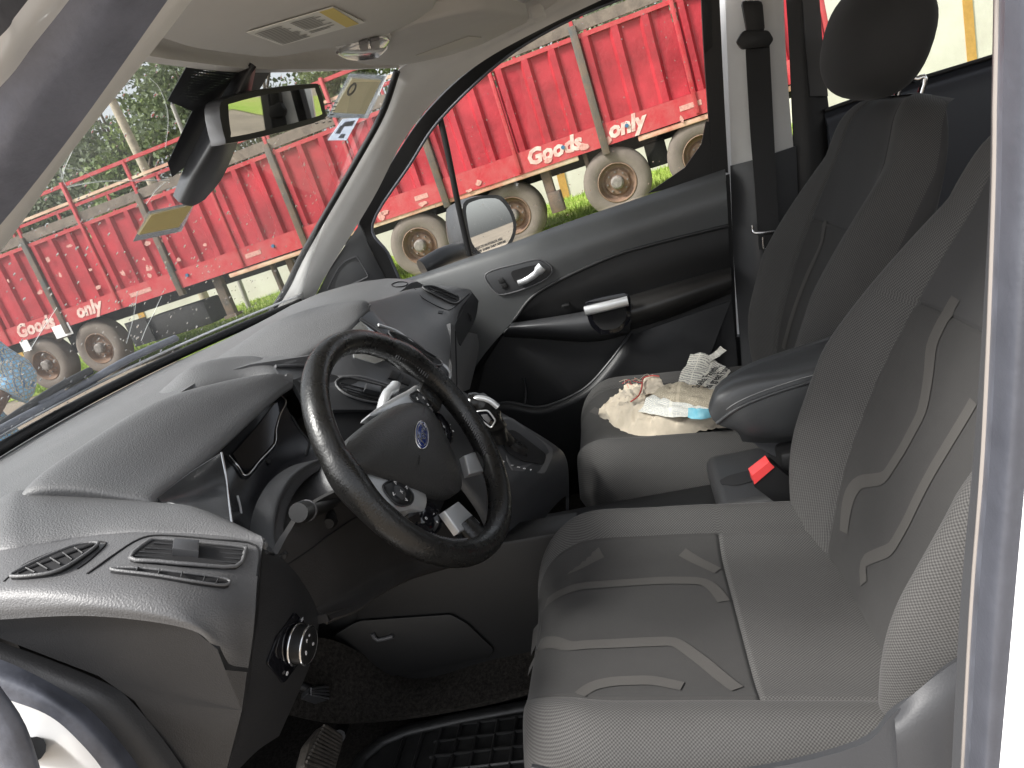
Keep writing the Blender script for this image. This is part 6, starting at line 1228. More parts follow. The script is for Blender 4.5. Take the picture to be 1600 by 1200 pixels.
# far side and deck so the body is solid
box('deck', (2.4, 15.5, .10), (1.25, 4.35, 1.08), chas, truck, local=True)
box('far_side', (.06, 15.5, 1.4), (2.45, 4.35, 1.80), red, truck, local=True)
for z in (2.66, 2.93, 3.21): box('far_rail', (.05, 15.5, .06), (2.45, 4.35, z), redw, truck, local=True)
for s in mids + posts: box('far_stake', (.05, .05, .75), (2.45, s, 2.85), redw, truck, local=True)
box('end_board', (2.4, .06, 1.5), (1.25, 12.1, 1.85), red, truck, local=True)
box('end_board', (2.4, .06, 1.5), (1.25, -3.38, 1.85), red, truck, local=True)
# chassis, side guards, landing legs, boxes
for x in (.75, 1.65): box('chassis_beam', (.12, 15.3, .20), (x, 4.3, .94), chas, truck, local=True)
for a, b, z in ((-3.3, -.75, .985), (.1, 2.0, 1.0), (2.0, 3.9, 1.01), (3.9, 6.2, .98)): box('side_guard', (.05, b - a - .03, .07), (-.02, (a + b) / 2, z), cream, truck, bevel=.01, local=True)
for a, b in ((-3.3, -1.0), (-1.0, 2.6), (2.6, 6.2)): box('guard_rail', (.04, b - a - .02, .04), (-.015, (a + b) / 2, 1.055), redw, truck, local=True)
for s, w in ((.66, .14), (.03, .06), (6.52, .16), (5.12, .12), (5.45, .06)): box('landing_leg', (.12, w, .72), (.12, s, .72), rust, truck, bevel=.01, local=True)
box('leg_foot', (.2, .24, .05), (.12, 6.52, .34), rust, truck, local=True); box('leg_foot', (.2, .2, .3), (.10, .62, .50), rust, truck, bevel=.01, local=True)
box('tool_box', (.5, 1.3, .42), (.35, 7.6, .52), chas, truck, bevel=.03, local=True)
tube('mudguard', [(.15, 9.95 + .62 * math.cos(t), .5 + .62 * math.sin(t)) for t in [rad(20 + 12 * i) for i in range(8)]], .30, rust, truck, n=6, flat=(1, .03), ref=(1, 0, 0), local=True)
box('mud_flap', (.03, .45, .45), (.05, 8.35, .55), chas, truck, local=True); box('reflector_plate', (.01, .38, .22), (-.07, 9.75, 1.0), M['white_print'], truck, local=True); box('reflector_plate', (.01, .18, .2), (-.07, 10.65, .95), M['white_print'], truck, local=True)
tyre = mat('dusty_tyre', (.15, .125, .105), .95, col2=(.12, .10, .085), vscale=5, bump=.3, bscale=50)
rimm = mat('rusty_rim', (.21, .125, .080), .75, col2=(.13, .09, .065), vscale=14, bump=.2, bscale=60)
hubm = mat('grey_hub', (.17, .15, .135), .7, var=.3, vscale=20)
def lathe(name, prof, m_, parent, n=40, smooth=35, local=True):
    vs_ = [(x, r * math.cos(2 * math.pi * i / n), r * math.sin(2 * math.pi * i / n)) for i in range(n) for x, r in prof]; k = len(prof)
    fs = [(i * k + j, i * k + j + 1, ((i + 1) % n) * k + j + 1, ((i + 1) % n) * k + j) for i in range(n) for j in range(k - 1)]
    return mesh(name, vs_, fs, m_, parent, smooth, local=local)
def truck_wheel(s, z=.50, x=.02):
    w = bpy.data.objects.new('wheel', None); w.empty_display_size = .1
    m_ = Matrix.Translation((x, s, z)); TM[w.name] = TM[truck.name] @ m_; w.matrix_local = m_
    COL.objects.link(w); w.parent = truck; w.location = (x, s, z)
    lathe('tyre', [(.02, .27), (-.02, .29), (-.035, .33), (-.04, .40), (-.02, .455), (.01, .485), (.03, .495), (.26, .495), (.29, .47), (.30, .35), (.28, .27)], tyre, w)
    lathe('rim', [(.015, .275), (-.025, .285), (-.03, .272), (.0, .262), (.05, .255), (.10, .235), (.105, .20), (.07, .17), (.06, .10), (.02, .095), (-.01, .085), (-.02, .04), (-.02, .0)], rimm, w)
    lathe('hub', [(.03, .098), (-.035, .092), (-.055, .07), (-.06, 0)], hubm, w, n=20)
    for i in range(8):
        a = 2 * math.pi * i / 8
        tube('wheel_nut', [(.062, .148 * math.cos(a), .148 * math.sin(a)), (.035, .148 * math.cos(a), .148 * math.sin(a))], .014, hubm, w, n=6, local=True)
    return w
for s in (-.32, -1.56, 2.86, 1.32, 9.27, 10.52): truck_wheel(s, x=.02 if s != 1.32 else .10)
for s in (-.95, 2.1, 9.9): box('axle_hanger', (.5, .3, .35), (.5, s, .70), chas, truck, bevel=.03, local=True)
txt = mat('white_lettering', (.62, .52, .46), .85, col2=(.52, .24, .21), vscale=11)
def paint_text(body_, s, z, size, sh=.25, bold=.014):
    text_mesh('painted_lettering', body_, size, txt, truck, (-.064, s, z), (0, -1, 0), (0, 0, 1), bold=bold, shear=sh, local=True, depth=.004)
paint_text('Goods', .43, 1.21, .30); paint_text('only', -.64, 1.21, .30)
paint_text('Goods', 10.28, 1.21, .32); paint_text('only', 9.05, 1.21, .32)
pt = mat('bare_scuff', (.50, .26, .22), .8, var=.3, vscale=30)
r9 = random.Random(3)
for k in range(30):
    s = r9.choice([r9.uniform(5.2, 10.5), r9.uniform(5.2, 10.5), r9.uniform(-1.5, 4)]); z = r9.uniform(1.4, 2.3) if s > 5 else r9.uniform(1.05, 1.15); w, h = r9.uniform(.02, .09), r9.uniform(.02, .07)
    k_ = 9; pts = [(-.068 if z < 1.34 else -.052, s + w * math.cos(6.283 * i / k_) * r9.uniform(.6, 1.2), z + h * math.sin(6.283 * i / k_) * r9.uniform(.6, 1.2)) for i in range(k_)]
    prism('paint_scuff', pts, (-.002, 0, 0), pt, truck, local=True)
for s, w in ((7.9, .45), (5.6, .3), (2.55, .22), (-1.55, .3)): box('paint_scuff', (.004, w, .07), (-.063, s, 1.19), pt, truck, local=True)
for s in (6.9, 5.2, -.66, .28): tube('side_lamp', [(-.06, s, 1.21), (-.085, s, 1.21)], .028, mat('blue_lamp', (.03, .12, .22), .4), truck, n=12, local=True)

# ================================================================== trees behind the wall
leaf = {}
def leaf_mat(nm, c1, c2):
    m_ = bpy.data.materials.new(nm); m_.use_nodes = True; nt = m_.node_tree; b = nt.nodes['Principled BSDF']; b.inputs['Roughness'].default_value = .55
    g = nt.nodes.new('ShaderNodeNewGeometry'); mx = nt.nodes.new('ShaderNodeMix'); mx.data_type = 'RGBA'; mx.inputs[6].default_value = (*c1, 1); mx.inputs[7].default_value = (*c2, 1)
    nt.links.new(g.outputs['Random Per Island'], mx.inputs[0]); nt.links.new(mx.outputs[2], b.inputs['Base Color'])
    tl = nt.nodes.new('ShaderNodeBsdfTranslucent'); nt.links.new(mx.outputs[2], tl.inputs['Color']); ms = nt.nodes.new('ShaderNodeMixShader'); ms.inputs[0].default_value = .35
    nt.links.new(b.outputs[0], ms.inputs[1]); nt.links.new(tl.outputs[0], ms.inputs[2]); nt.links.new(ms.outputs[0], nt.nodes['Material Output'].inputs[0]); return m_
LM = [leaf_mat('leaf_dark', (.07, .10, .05), (.20, .25, .12)), leaf_mat('leaf_mid', (.10, .15, .05), (.27, .34, .13)), leaf_mat('leaf_grey', (.10, .13, .08), (.26, .30, .19))]
bark = mat('bark', (.14, .115, .09), .9, var=.35, vscale=8, bump=.6, bscale=30)
def tree(name, label, x, y, h, r, seed, lm, n=4200, lsize=.15, grp=None, trunk_r=.16):
    rn = random.Random(seed); gz = ground_z(x, y); t = thing(name, label, 'tree', (x, y, gz), group=grp)
    top = Vector((x + rn.uniform(-.4, .4), y + rn.uniform(-.4, .4), gz + h * .72))
    tr_ = tube('trunk', [(x, y, gz - .1), (x + rn.uniform(-.2, .2), y + rn.uniform(-.2, .2), gz + h * .3), tuple(top)], [trunk_r, trunk_r * .3], bark, t, n=10, sub=5)
    cl = []
    for i in range(11):
        a = rn.uniform(0, 6.28); e = rn.uniform(.15, 1.0); zz = gz + h * rn.uniform(.42, .95); rr_ = r * (1 - .55 * abs((zz - gz) / h - .62) / .4) * e
        c = Vector((x + rr_ * math.cos(a), y + rr_ * math.sin(a), zz)); cl.append((c, r * rn.uniform(.28, .5)))
        b0_ = Vector((x, y, gz + h * rn.uniform(.28, .6)))
        tube('limb', [b0_, b0_.lerp(c, .5) + Vector((0, 0, .2)), c], [trunk_r * .42, .02], bark, tr_, n=6, sub=3)
    vs_, fs = [], []
    for k in range(n):
        c, cr_ = cl[k % len(cl)]
        d = Vector((rn.gauss(0, 1), rn.gauss(0, 1), rn.gauss(0, .75))).normalized() * cr_ * rn.random() ** .45; p = c + d
        if noise.noise(p * 1.4) < -.22: continue
        u = Vector((rn.gauss(0, 1), rn.gauss(0, 1), rn.gauss(0, 1))).normalized(); v = u.cross(Vector((rn.gauss(0, 1), rn.gauss(0, 1), rn.gauss(0, 1)))).normalized()
        l, w = lsize * rn.uniform(.6, 1.3), lsize * rn.uniform(.25, .45); b = len(vs_)
        vs_ += [p - u * l * .5, p + v * w, p + u * l * .6 + Vector((0, 0, -.02)), p - v * w]; fs.append((b, b + 1, b + 2, b + 3))
    mesh('crown', vs_, fs, lm, t, 0); return t
TG = 'trees behind the truck'
tl = [(19, 17.5, 7.5, 3.0, 0, 'broad dark tree filling the windshield beside the near pillar', 'broadleaf_tree'), (21, 14.0, 8.6, 3.0, 2, 'tall pale green tree left of the leaning pole', 'broadleaf_tree'), (20, 10.6, 8.0, 2.7, 0, 'dark leafy tree just behind the windshield sensor cover', 'broadleaf_tree'),
      (22, 7.0, 7.4, 2.8, 1, 'mid green tree showing above the rear view mirror', 'broadleaf_tree'), (21, 3.2, 6.6, 2.4, 2, 'loose pale tree above the right end of the windshield', 'broadleaf_tree'), (24, -.8, 6.2, 2.4, 1, 'small green tree peeping over the truck in the side window', 'broadleaf_tree'),
      (22, -2.6, 7.6, 2.6, 2, 'leafy tree filling the gap above the truck beside the far pillar', 'broadleaf_tree'), (23, 1.3, 7.6, 2.6, 0, 'dark green tree over the truck just right of the windshield corner', 'broadleaf_tree'),
      (25, 21, 10.5, 4.0, 1, 'tallest tree of the row, standing farthest behind the truck', 'broadleaf_tree'), (20, 22.5, 6.0, 2.6, 2, 'bushy grey green tree low behind the near pillar', 'broadleaf_tree'), (26, 11.5, 11, 3.8, 0, 'high dark crown rising behind the row above the mirror cover', 'broadleaf_tree'), (18.8, 12.6, 5.6, 2.0, 1, 'low bright tree right behind the top rails of the truck', 'broadleaf_tree')]
for i, (x, y, h, r, k, lab, nm) in enumerate(tl): tree(nm, lab, x, y, h, r, 20 + i, LM[k], n=11000 if x < 23 else 7000, lsize=.15 if x < 23 else .2, grp=TG)
pz = mat('pale_pole', (.42, .37, .28), .85, var=.2, vscale=10)
pole = thing('utility_pole', 'pale wooden utility pole leaning among the trees behind the truck', 'pole', (15.6, 9.9, -.9))
tube('shaft', [(15.6, 9.9, -.9), (15.5, 10.05, 2.5), (15.4, 10.3, 6.2)], [.12, .09], pz, pole, n=12)
box('cross_arm', (.12, 1.4, .12), (15.4, 10.27, 5.7), pz, pole); box('insulator', (.08, .08, .16), (15.4, 10.8, 5.84), M['white_print'], pole)
pole2 = thing('lamp_post', 'thin grey lamp post beside the leaning wooden pole', 'lamp post', (15.2, 8.7, -.85))
tube('shaft', [(15.2, 8.7, -.85), (15.2, 8.7, 3.9)], [.06, .045], mat('post_grey', (.34, .33, .30), .7), pole2, n=10); tube('lamp_arm', [(15.2, 8.7, 3.9), (15.2, 8.45, 4.2), (15.2, 7.8, 4.3)], .035, M['trim_grey'], pole2, n=8, sub=3); box('lamp_head', (.18, .45, .08), (15.2, 7.6, 4.3), M['label'], pole2, bevel=.02)
# open country behind the car, seen in the mirrors
for (x, y, h, r, s, k, lab) in ((9.5, -38, 9, 4.2, 71, 0, 'round dark tree reflected in the outside mirror'), (16, -44, 8, 3.8, 72, 1, 'paler tree beside the road behind the car')): tree('broadleaf_tree', lab, x, y, h, r, s, LM[k], n=3800, lsize=.42)
car = thing('parked_car', 'small white car standing on the dirt road behind, seen in the outside mirror', 'car', (6.3, -27, ground_z(6, -27)))
gz = ground_z(6.3, -26); cp = [(6.3, -29.1, gz + .35), (6.3, -29.1, gz + .95), (6.3, -28.7, gz + 1.0), (6.3, -28.2, gz + 1.45), (6.3, -26.6, gz + 1.48), (6.3, -25.8, gz + 1.0), (6.3, -24.9, gz + .88), (6.3, -24.8, gz + .4)]
prism('body', [(5.45, y, z) for _, y, z in cp], (1.7, 0, 0), M['paint'], car, bevel=.06)
prism('windscreen', [(5.6, -26.52, gz + 1.42), (7.0, -26.52, gz + 1.42), (7.05, -25.86, gz + 1.04), (5.55, -25.86, gz + 1.04)], (0, .02, .02), M['gloss_black'], car)
for dx in (5.43, 7.17):
    prism('side_window', [(dx, -28.2, gz + 1.02), (dx, -28.0, gz + 1.38), (dx, -26.7, gz + 1.40), (dx, -26.05, gz + 1.02)], (.02 if dx < 6 else -.02, 0, 0), M['gloss_black'], car)
    for yy in (-28.2, -25.6): tube('wheel', [(dx - .09, yy, gz + .32), (dx + .09, yy, gz + .32)], .32, M['mat_rubber'], car, n=20)
    box('headlight', (.25, .06, .14), (5.7 if dx < 6 else 6.9, -24.82, gz + .70), M['chrome'], car)

# bonnet of the car, below the line of sight
grid_mesh('bonnet', [[(x, y, z - .10 * x * x) for x in (-.75, -.4, 0, .4, .75)] for y, z in ((.86, .74), (1.05, .66), (1.35, .50), (1.6, .25))], M['paint'], body, thick=.01, outward=(0, 0, 9))
# ================================================================== things on the windshield
S_ = ['windshield']
def decal(name, q, m_, parent, lift=-.0, th=.0012, rd=0):
    p = next(SPOTS_8); n = outward_n(p)
    return prism(name, rround(p, 3, rd) if rd else p, n * th, m_, parent)
st = thing('cream_sticker', 'cream rectangular permit in a clear sleeve low on the windshield', 'sticker', [(0.0273, 0.486, 1.0508)][0])
decal('sleeve', [(206,376),(231,329),(304,314),(282,360)], glass_mat('clear_sleeve', (.93, .93, .93), .1, haze=.05), st)
decal('card', [(214,365),(234,334),(299,319),(277,353)], paper_mat('cream_card', (.56, .49, .30)), st, th=.002)
st2 = thing('inspection_sticker', 'cream inspection certificate with round stamp in the upper far corner of the windshield', 'sticker', [(0.4943, 0.2101, 1.2129)][0])
decal('sleeve', [(510,182),(545,114),(604,118),(574,184)], glass_mat('clear_sleeve', (.90, .93, .95), .1, haze=.10), st2)
cd = decal('card', [(518,174),(548,121),(594,124),(568,177)], paper_mat('pale_certificate', (.70, .64, .50)), st2, th=.002)
cc = Vector([(0.457, 0.1988, 1.2233)][0]); cnn = outward_n([(0.4426, 0.2548, 1.1901), (0.4338, 0.1861, 1.2435), (0.5577, 0.1563, 1.2381), (0.5779, 0.2254, 1.1799)]); c1_ = cnn.cross(Vector((0, 0, 1))).normalized(); c2_ = c1_.cross(cnn)
tube('stamp', [cc + c1_ * .012 * math.cos(t) + c2_ * .014 * math.sin(t) for t in [2 * math.pi * i / 20 for i in range(20)]], .003, M['label_ink'], cd, n=6, closed=True)
vs2, fs2 = [], []; rn = random.Random(8)
for r in range(6):
    for c in range(3):
        p = [(0.461, 0.2356, 1.1948)][0] if (r, c) == (0, 0) else None
        base = cc + c1_ * (-.03 + .002 * r) * (1 if c1_.y < 0 else -1) - c2_ * (.035 + r * .010) + c1_ * (c * .024)
        w = rn.uniform(.010, .019); b = len(vs2)
        for u, v in ((0, 0), (w, 0), (w, .003), (0, .003)): vs2.append(base + c1_ * u + c2_ * v)
        fs2.append((b, b + 1, b + 2, b + 3))
mesh('print', vs2, fs2, M['label_ink'], cd, 0, kind='stuff')
st3 = thing('white_sticker', 'small white printed slip just below the inspection certificate on the windshield', 'sticker', [(0.5276, 0.2706, 1.1576)][0])
s3_ = decal('slip', [(511,218),(534,185),(560,182),(540,218)], paper_mat('white_slip', (.72, .76, .82)), st3)
for q in ([(522,207),(530,195),(536,195),(529,207)], [(531,196),(537,189),(553,187),(548,195)], [(527,214),(531,208),(538,208),(535,214)]): decal('print', q, mat('slip_ink', (.35, .38, .45), .8), st3, th=.0026)
# cracks
ck = mat('crack_white', (.75, .78, .78), .3)
for q, w in (([(137,178),(118,222),(100,262),(97,280)], 0.00044), ([(104,292),(130,287),(160,283),(205,282),(265,281)], 0.00055), ([(234,84+38),(250,140),(262,180),(258,230)], 0.00033), ([(93,262),(97,280),(104,292)], 0.00033), ([(214,455),(209,490),(203,515),(197,536)], 0.00044), ([(252,462),(238,492),(228,512),(220,532)], 0.00033), ([(88,480),(62,520),(45,548)], 0.00039), ([(258,284),(243,297),(228,318)], 0.00033), ([(100,262),(128,266),(150,282)], 0.00028)):
    tube('crack', next(SPOTS_9), w, ck, body, n=5, sub=4)
# rain drops, too many to count
rn = random.Random(5); vs2, fs2 = [], []
ico = [(0, 0, 1)] + [(.75 * math.cos(2 * math.pi * i / 7), .75 * math.sin(2 * math.pi * i / 7), .65) for i in range(7)] + [(math.cos(2 * math.pi * i / 7), math.sin(2 * math.pi * i / 7), 0) for i in range(7)]
icf = [(0, 1 + i, 1 + (i + 1) % 7) for i in range(7)] + [(1 + i, 8 + i, 8 + (i + 1) % 7, 1 + (i + 1) % 7) for i in range(7)]
for _ in range(900):
    x = rn.uniform(-.6, .62); t = rn.random() ** 1.3 * .95; p = wsp(x, t, .001); n = Vector((0, .66, .75)); u = Vector((1, 0, 0)); v = n.cross(u)
    s = rn.uniform(.0009, .0024) * (1.5 if rn.random() < .1 else 1); e = rn.uniform(1.0, 1.9); b = len(vs2)
    for a, c, d in ico: vs2.append(p + u * a * s + v * c * s * e + n * d * s * .6)
    fs2 += [tuple(b + k for k in f) for f in icf]
dm = bpy.data.materials.new('rain_water'); dm.use_nodes = True; pbs = dm.node_tree.nodes['Principled BSDF']; pbs.inputs['Transmission Weight'].default_value = 1; pbs.inputs['IOR'].default_value = 1.33; pbs.inputs['Roughness'].default_value = .02
mesh('rain_drops', vs2, fs2, dm, body, 60, kind='stuff')
rn = random.Random(6); vs2, fs2 = [], []
for _ in range(260):
    y = rn.uniform(-.6, .35); k = rn.random(); z = .80 + k * .45; x = .786 - .06 * k; s = rn.uniform(.0006, .0016); b = len(vs2)
    for a, c, d in ico: vs2.append(Vector((x + d * s * .6, y + a * s, z + c * s * 1.2)))
    fs2 += [tuple(b + k2 for k2 in f) for f in icf]
mesh('rain_drops', vs2, fs2, dm, door, 60, kind='stuff')
# wiper outside the glass
wip = thing('wiper', 'black windshield wiper resting along the foot of the glass', 'wiper', [(0.036, 0.7745, 0.7723)][0])
tube('wiper_blade', [(-0.3013, 0.7385, 0.7946), (-0.1423, 0.7648, 0.7932), (0.0267, 0.768, 0.7972), (0.1414, 0.753, 0.8058), (0.2898, 0.7302, 0.8062)], .006, M['rubber'], wip, n=8, sub=4, flat=(1, 1.4), ref=(0, .6, .8))
tube('wiper_arm', [(-0.313, 0.7627, 0.7895), (-0.211, 0.7768, 0.7947), (-0.1247, 0.7789, 0.8035), (-0.0523, 0.7761, 0.8114), (0.0425, 0.7725, 0.8154)], .008, M['black'], wip, n=8, sub=4)
tube('wiper_joint', [(-0.113, 0.7803, 0.7973), (-0.0763, 0.7809, 0.799), (-0.0441, 0.781, 0.8004)], .013, M['rubber'], wip, n=8)

# ================================================================== newspaper and cloth on the far seat
def print_mat(nm, paper, ink, rows_, cols_, dens=.5):
    m_ = bpy.data.materials.new(nm); m_.use_nodes = True; nt = m_.node_tree; b = nt.nodes['Principled BSDF']; b.inputs['Roughness'].default_value = .85
    uv = nt.nodes.new('ShaderNodeUVMap'); sp = nt.nodes.new('ShaderNodeSeparateXYZ'); nt.links.new(uv.outputs[0], sp.inputs[0])
    def mth(op, a, bb):
        q = nt.nodes.new('ShaderNodeMath'); q.operation = op
        for i, v in enumerate((a, bb)):
            if isinstance(v, (int, float)): q.inputs[i].default_value = v
            elif v is not None: nt.links.new(v, q.inputs[i])
        return q.outputs[0]
    fy = mth('FRACT', mth('MULTIPLY', sp.outputs[1], rows_), None); line = mth('GREATER_THAN', fy, .48)
    fx = mth('FRACT', mth('MULTIPLY', sp.outputs[0], cols_), None); col = mth('LESS_THAN', fx, .90)
    cb = nt.nodes.new('ShaderNodeCombineXYZ'); nt.links.new(mth('MULTIPLY', sp.outputs[0], 60), cb.inputs[0]); nt.links.new(mth('FLOOR', mth('MULTIPLY', sp.outputs[1], rows_), None), cb.inputs[1])
    nz = nt.nodes.new('ShaderNodeTexNoise'); nz.inputs['Scale'].default_value = 1.2; nz.inputs['Detail'].default_value = 1; nt.links.new(cb.outputs[0], nz.inputs['Vector'])
    wd = mth('GREATER_THAN', nz.outputs['Fac'], .42)
    f = mth('MULTIPLY', mth('MULTIPLY', line, col), mth('MULTIPLY', wd, dens))
    mx = nt.nodes.new('ShaderNodeMix'); mx.data_type = 'RGBA'; mx.inputs[6].default_value = (*paper, 1); mx.inputs[7].default_value = (*ink, 1)
    nt.links.new(f, mx.inputs[0]); nt.links.new(mx.outputs[2], b.inputs['Base Color']); return m_
def crumple(name, rows, m_, parent, amp, seed, n=10, m=10, sc=38, thick=.0012, ridge=False):
    rows = [cr(r, n) for r in rows]; cols = [cr(c, m) for c in zip(*rows)]; rows2 = [list(r) for r in zip(*cols)]; R, C = len(rows2), len(rows2[0])
    uv = []
    for i in range(R):
        for j in range(C):
            p = rows2[i][j]; q = p * sc + Vector((seed, seed * 2, 0))
            k = abs(noise.noise(q)) * 1.4 - .35 + .5 * abs(noise.noise(q * 2.3)) - .12
            if ridge: k = (.55 - abs(noise.noise(Vector((q.x * 1.0, q.y * .45, 1)))) * 1.9) * .7 + (.3 - abs(noise.noise(Vector((q.x * .7 + q.y * .9, q.y * .7 - q.x * .6, 5)) * 1.7))) * .55
            p.z += amp * k; p.y += amp * .4 * noise.noise(q + Vector((7, 7, 7))); uv.append((j / (C - 1), i / (R - 1)))
    uv2 = uv + uv
    return grid_mesh(name, rows2, m_, parent, thick, smooth=28, uvs=uv2)
S_ = ['cushion.001']
rag = thing('cloth_rag', 'crumpled cream cloth rag with frayed red edge under the newspaper on the far seat', 'cloth', [(0.3169, -0.3156, 0.3486)][0])
cm2 = mat('cream_cloth', (.54, .47, .37), .95, col2=(.42, .37, .29), vscale=22, bump=.5, bscale=500, sheen=.2)
g1 = [(0.41, -0.1656, 0.352), (0.3049, -0.2065, 0.352), (0.2403, -0.262, 0.352), (0.2104, -0.3357, 0.352), (0.2046, -0.4019, 0.352), (0.2051, -0.4547, 0.352)]
g2 = [(0.3852, -0.1687, 0.378), (0.3059, -0.2291, 0.388), (0.2498, -0.2779, 0.392), (0.2138, -0.3439, 0.392), (0.1995, -0.4079, 0.388), (0.1907, -0.464, 0.382)]
g3 = [(0.4115, -0.1888, 0.385), (0.3408, -0.2477, 0.402), (0.2955, -0.2977, 0.408), (0.26, -0.358, 0.408), (0.2651, -0.4185, 0.4), (0.2754, -0.4791, 0.39)]
g4 = [(0.5338, -0.231, 0.375), (0.4981, -0.2886, 0.385), (0.4363, -0.3327, 0.39), (0.3999, -0.3896, 0.39), (0.3922, -0.4456, 0.38), (0.3893, -0.4941, 0.37)]
crumple('cloth', [[Vector(p) for p in g1], [Vector(p) for p in g2], [Vector(p) for p in g3], [Vector(p) for p in g4]], cm2, rag, .020, 3.1, n=16, m=18, sc=34, thick=.003, ridge=True)
crumple('cloth_corner', [[(0.3636, -0.2739, 0.41), (0.3457, -0.2948, 0.415), (0.3185, -0.3302, 0.42)], [(0.4271, -0.2807, 0.415), (0.4162, -0.3041, 0.42), (0.3726, -0.3282, 0.42)], [(0.4466, -0.2872, 0.42), (0.4364, -0.3093, 0.425), (0.432, -0.3232, 0.42)]], cm2, rag, .006, 7.1, n=8, m=8, sc=50, thick=.002)
tube('red_edge', [(0.3219, -0.2493, 0.412), (0.3355, -0.2701, 0.418), (0.3827, -0.28, 0.421), (0.425, -0.286, 0.426), (0.4248, -0.3062, 0.428), (0.4172, -0.3233, 0.425)], .0018, mat('frayed_red', (.45, .07, .06), .9), rag, n=6, sub=3)
rn = random.Random(2)
for k in range(9):
    p = Vector((0.3969, -0.283, 0.425)) + Vector((rn.uniform(-.01, .01), rn.uniform(-.03, .03), 0)); tube('loose_thread', [p, p + Vector((rn.uniform(-.01, .01), rn.uniform(0, .02), rn.uniform(.005, .016))), p + Vector((rn.uniform(-.02, .01), rn.uniform(0, .03), rn.uniform(.0, .014)))], .0006, cm2 if k % 3 else M['red'], rag, n=5, sub=3)
news = thing('newspaper', 'torn crumpled newspaper sheets lying on the far seat beside the armrest', 'newspaper', [(0.5416, -0.4112, 0.3418)][0])
pm = print_mat('newsprint', (.74, .72, .64), (.16, .16, .16), 22, 3, .75); pm2 = print_mat('old_newsprint', (.50, .44, .33), (.17, .15, .12), 26, 2, .7); pm3 = print_mat('blue_newsprint', (.66, .65, .58), (.20, .24, .30), 14, 2, .6)
def lift_row(q, l): return [Vector(p) for p in q]
crumple('sheet', [[(0.3104, -0.3426, 0.414), (0.259, -0.3863, 0.414), (0.2349, -0.4267, 0.408)], [(0.4127, -0.3729, 0.42), (0.3649, -0.409, 0.42), (0.3243, -0.4554, 0.408)], [(0.5432, -0.411, 0.424), (0.5117, -0.445, 0.424), (0.399, -0.4817, 0.406)]], pm, news, .006, 5.5, sc=22)
crumple('sheet', [[(0.2871, -0.2763, 0.416), (0.2107, -0.3491, 0.42), (0.1777, -0.4202, 0.414)], [(0.3219, -0.3022, 0.422), (0.2626, -0.358, 0.428), (0.2222, -0.4294, 0.418)], [(0.3658, -0.3248, 0.42), (0.3316, -0.3699, 0.428), (0.2719, -0.4358, 0.416)]], pm2, news, .007, 9.5, sc=26)
crumple('sheet', [[(0.2681, -0.2625, 0.408), (0.1936, -0.3324, 0.41), (0.1678, -0.4097, 0.406)], [(0.281, -0.2825, 0.42), (0.2005, -0.3357, 0.424), (0.1701, -0.4118, 0.416)], [(0.3075, -0.296, 0.424), (0.2287, -0.3392, 0.43), (0.1859, -0.3868, 0.424)]], pm3, news, .008, 14.5, sc=28)
crumple('blue_scrap', [[(0.1751, -0.3618, 0.408), (0.153, -0.3827, 0.408), (0.1599, -0.4112, 0.406)], [(0.1749, -0.3668, 0.427), (0.1605, -0.3873, 0.428), (0.1591, -0.4166, 0.422)]], mat('blue_print', (.10, .38, .50), .8, col2=(.25, .50, .58), vscale=60), news, .005, 3.5, sc=30)
crumple('torn_strip', [[(0.4543, -0.4402, 0.42), (0.4706, -0.4641, 0.424), (0.4637, -0.4896, 0.438)], [(0.4831, -0.4388, 0.426), (0.4923, -0.459, 0.43), (0.4785, -0.4782, 0.446)]], pm, news, .005, 6.5, sc=30)
hp = [Vector((0.2779, -0.4085, 0.426)), Vector((0.3937, -0.4678, 0.422))]; hx = (hp[1] - hp[0]).normalized(); hn = Vector((-.12, 0, .99))
hyv = hn.cross(hx).normalized()
for k, wtxt in enumerate(('Stella Fayeth,', 'la great Foun')):
    text_mesh('headline', wtxt, .026, M['flat_black'], news, hp[0].lerp(hp[1], .45) + hyv * (.012 - .026 * k) + hn * .004, hx, hyv, bold=.0002)

# ================================================================== person outside, at the left edge of the windshield
PP = Vector((1.6056, 2.55, 0.6427)); pg = ground_z(PP.x, PP.y)
person = thing('person', 'person in a blue patterned dress standing outside beyond the wiper, hand on hip', 'person', (PP.x, PP.y, pg))
print('person', PP, pg)
blue = bpy.data.materials.new('blue_pattern'); blue.use_nodes = True
nt = blue.node_tree; b_ = nt.nodes['Principled BSDF']; b_.inputs['Roughness'].default_value = .9
tc = nt.nodes.new('ShaderNodeTexCoord'); vo1 = nt.nodes.new('ShaderNodeTexVoronoi'); vo1.feature = 'DISTANCE_TO_EDGE'; vo1.inputs['Scale'].default_value = 55; vo1.inputs['Randomness'].default_value = .35
vo2 = nt.nodes.new('ShaderNodeTexVoronoi'); vo2.inputs['Scale'].default_value = 55; vo2.inputs['Randomness'].default_value = .35
cr1 = nt.nodes.new('ShaderNodeValToRGB'); cr1.color_ramp.interpolation = 'CONSTANT'; el = cr1.color_ramp.elements; el[0].position = 0; el[0].color = (.06, .17, .34, 1); el[1].position = .06; el[1].color = (.55, .47, .28, 1); e3_ = el.new(.16); e3_.color = (.14, .42, .72, 1); e4_ = el.new(.34); e4_.color = (.38, .60, .80, 1)
nt.links.new(tc.outputs['Object'], vo1.inputs['Vector']); nt.links.new(vo1.outputs['Distance'], cr1.inputs[0])
ml = nt.nodes.new('ShaderNodeMath'); ml.operation = 'MULTIPLY'; ml.inputs[1].default_value = 1.0; nt.links.new(cr1.outputs[0], b_.inputs['Base Color'])
skin = mat('skin', (.13, .07, .045), .55, var=.1)
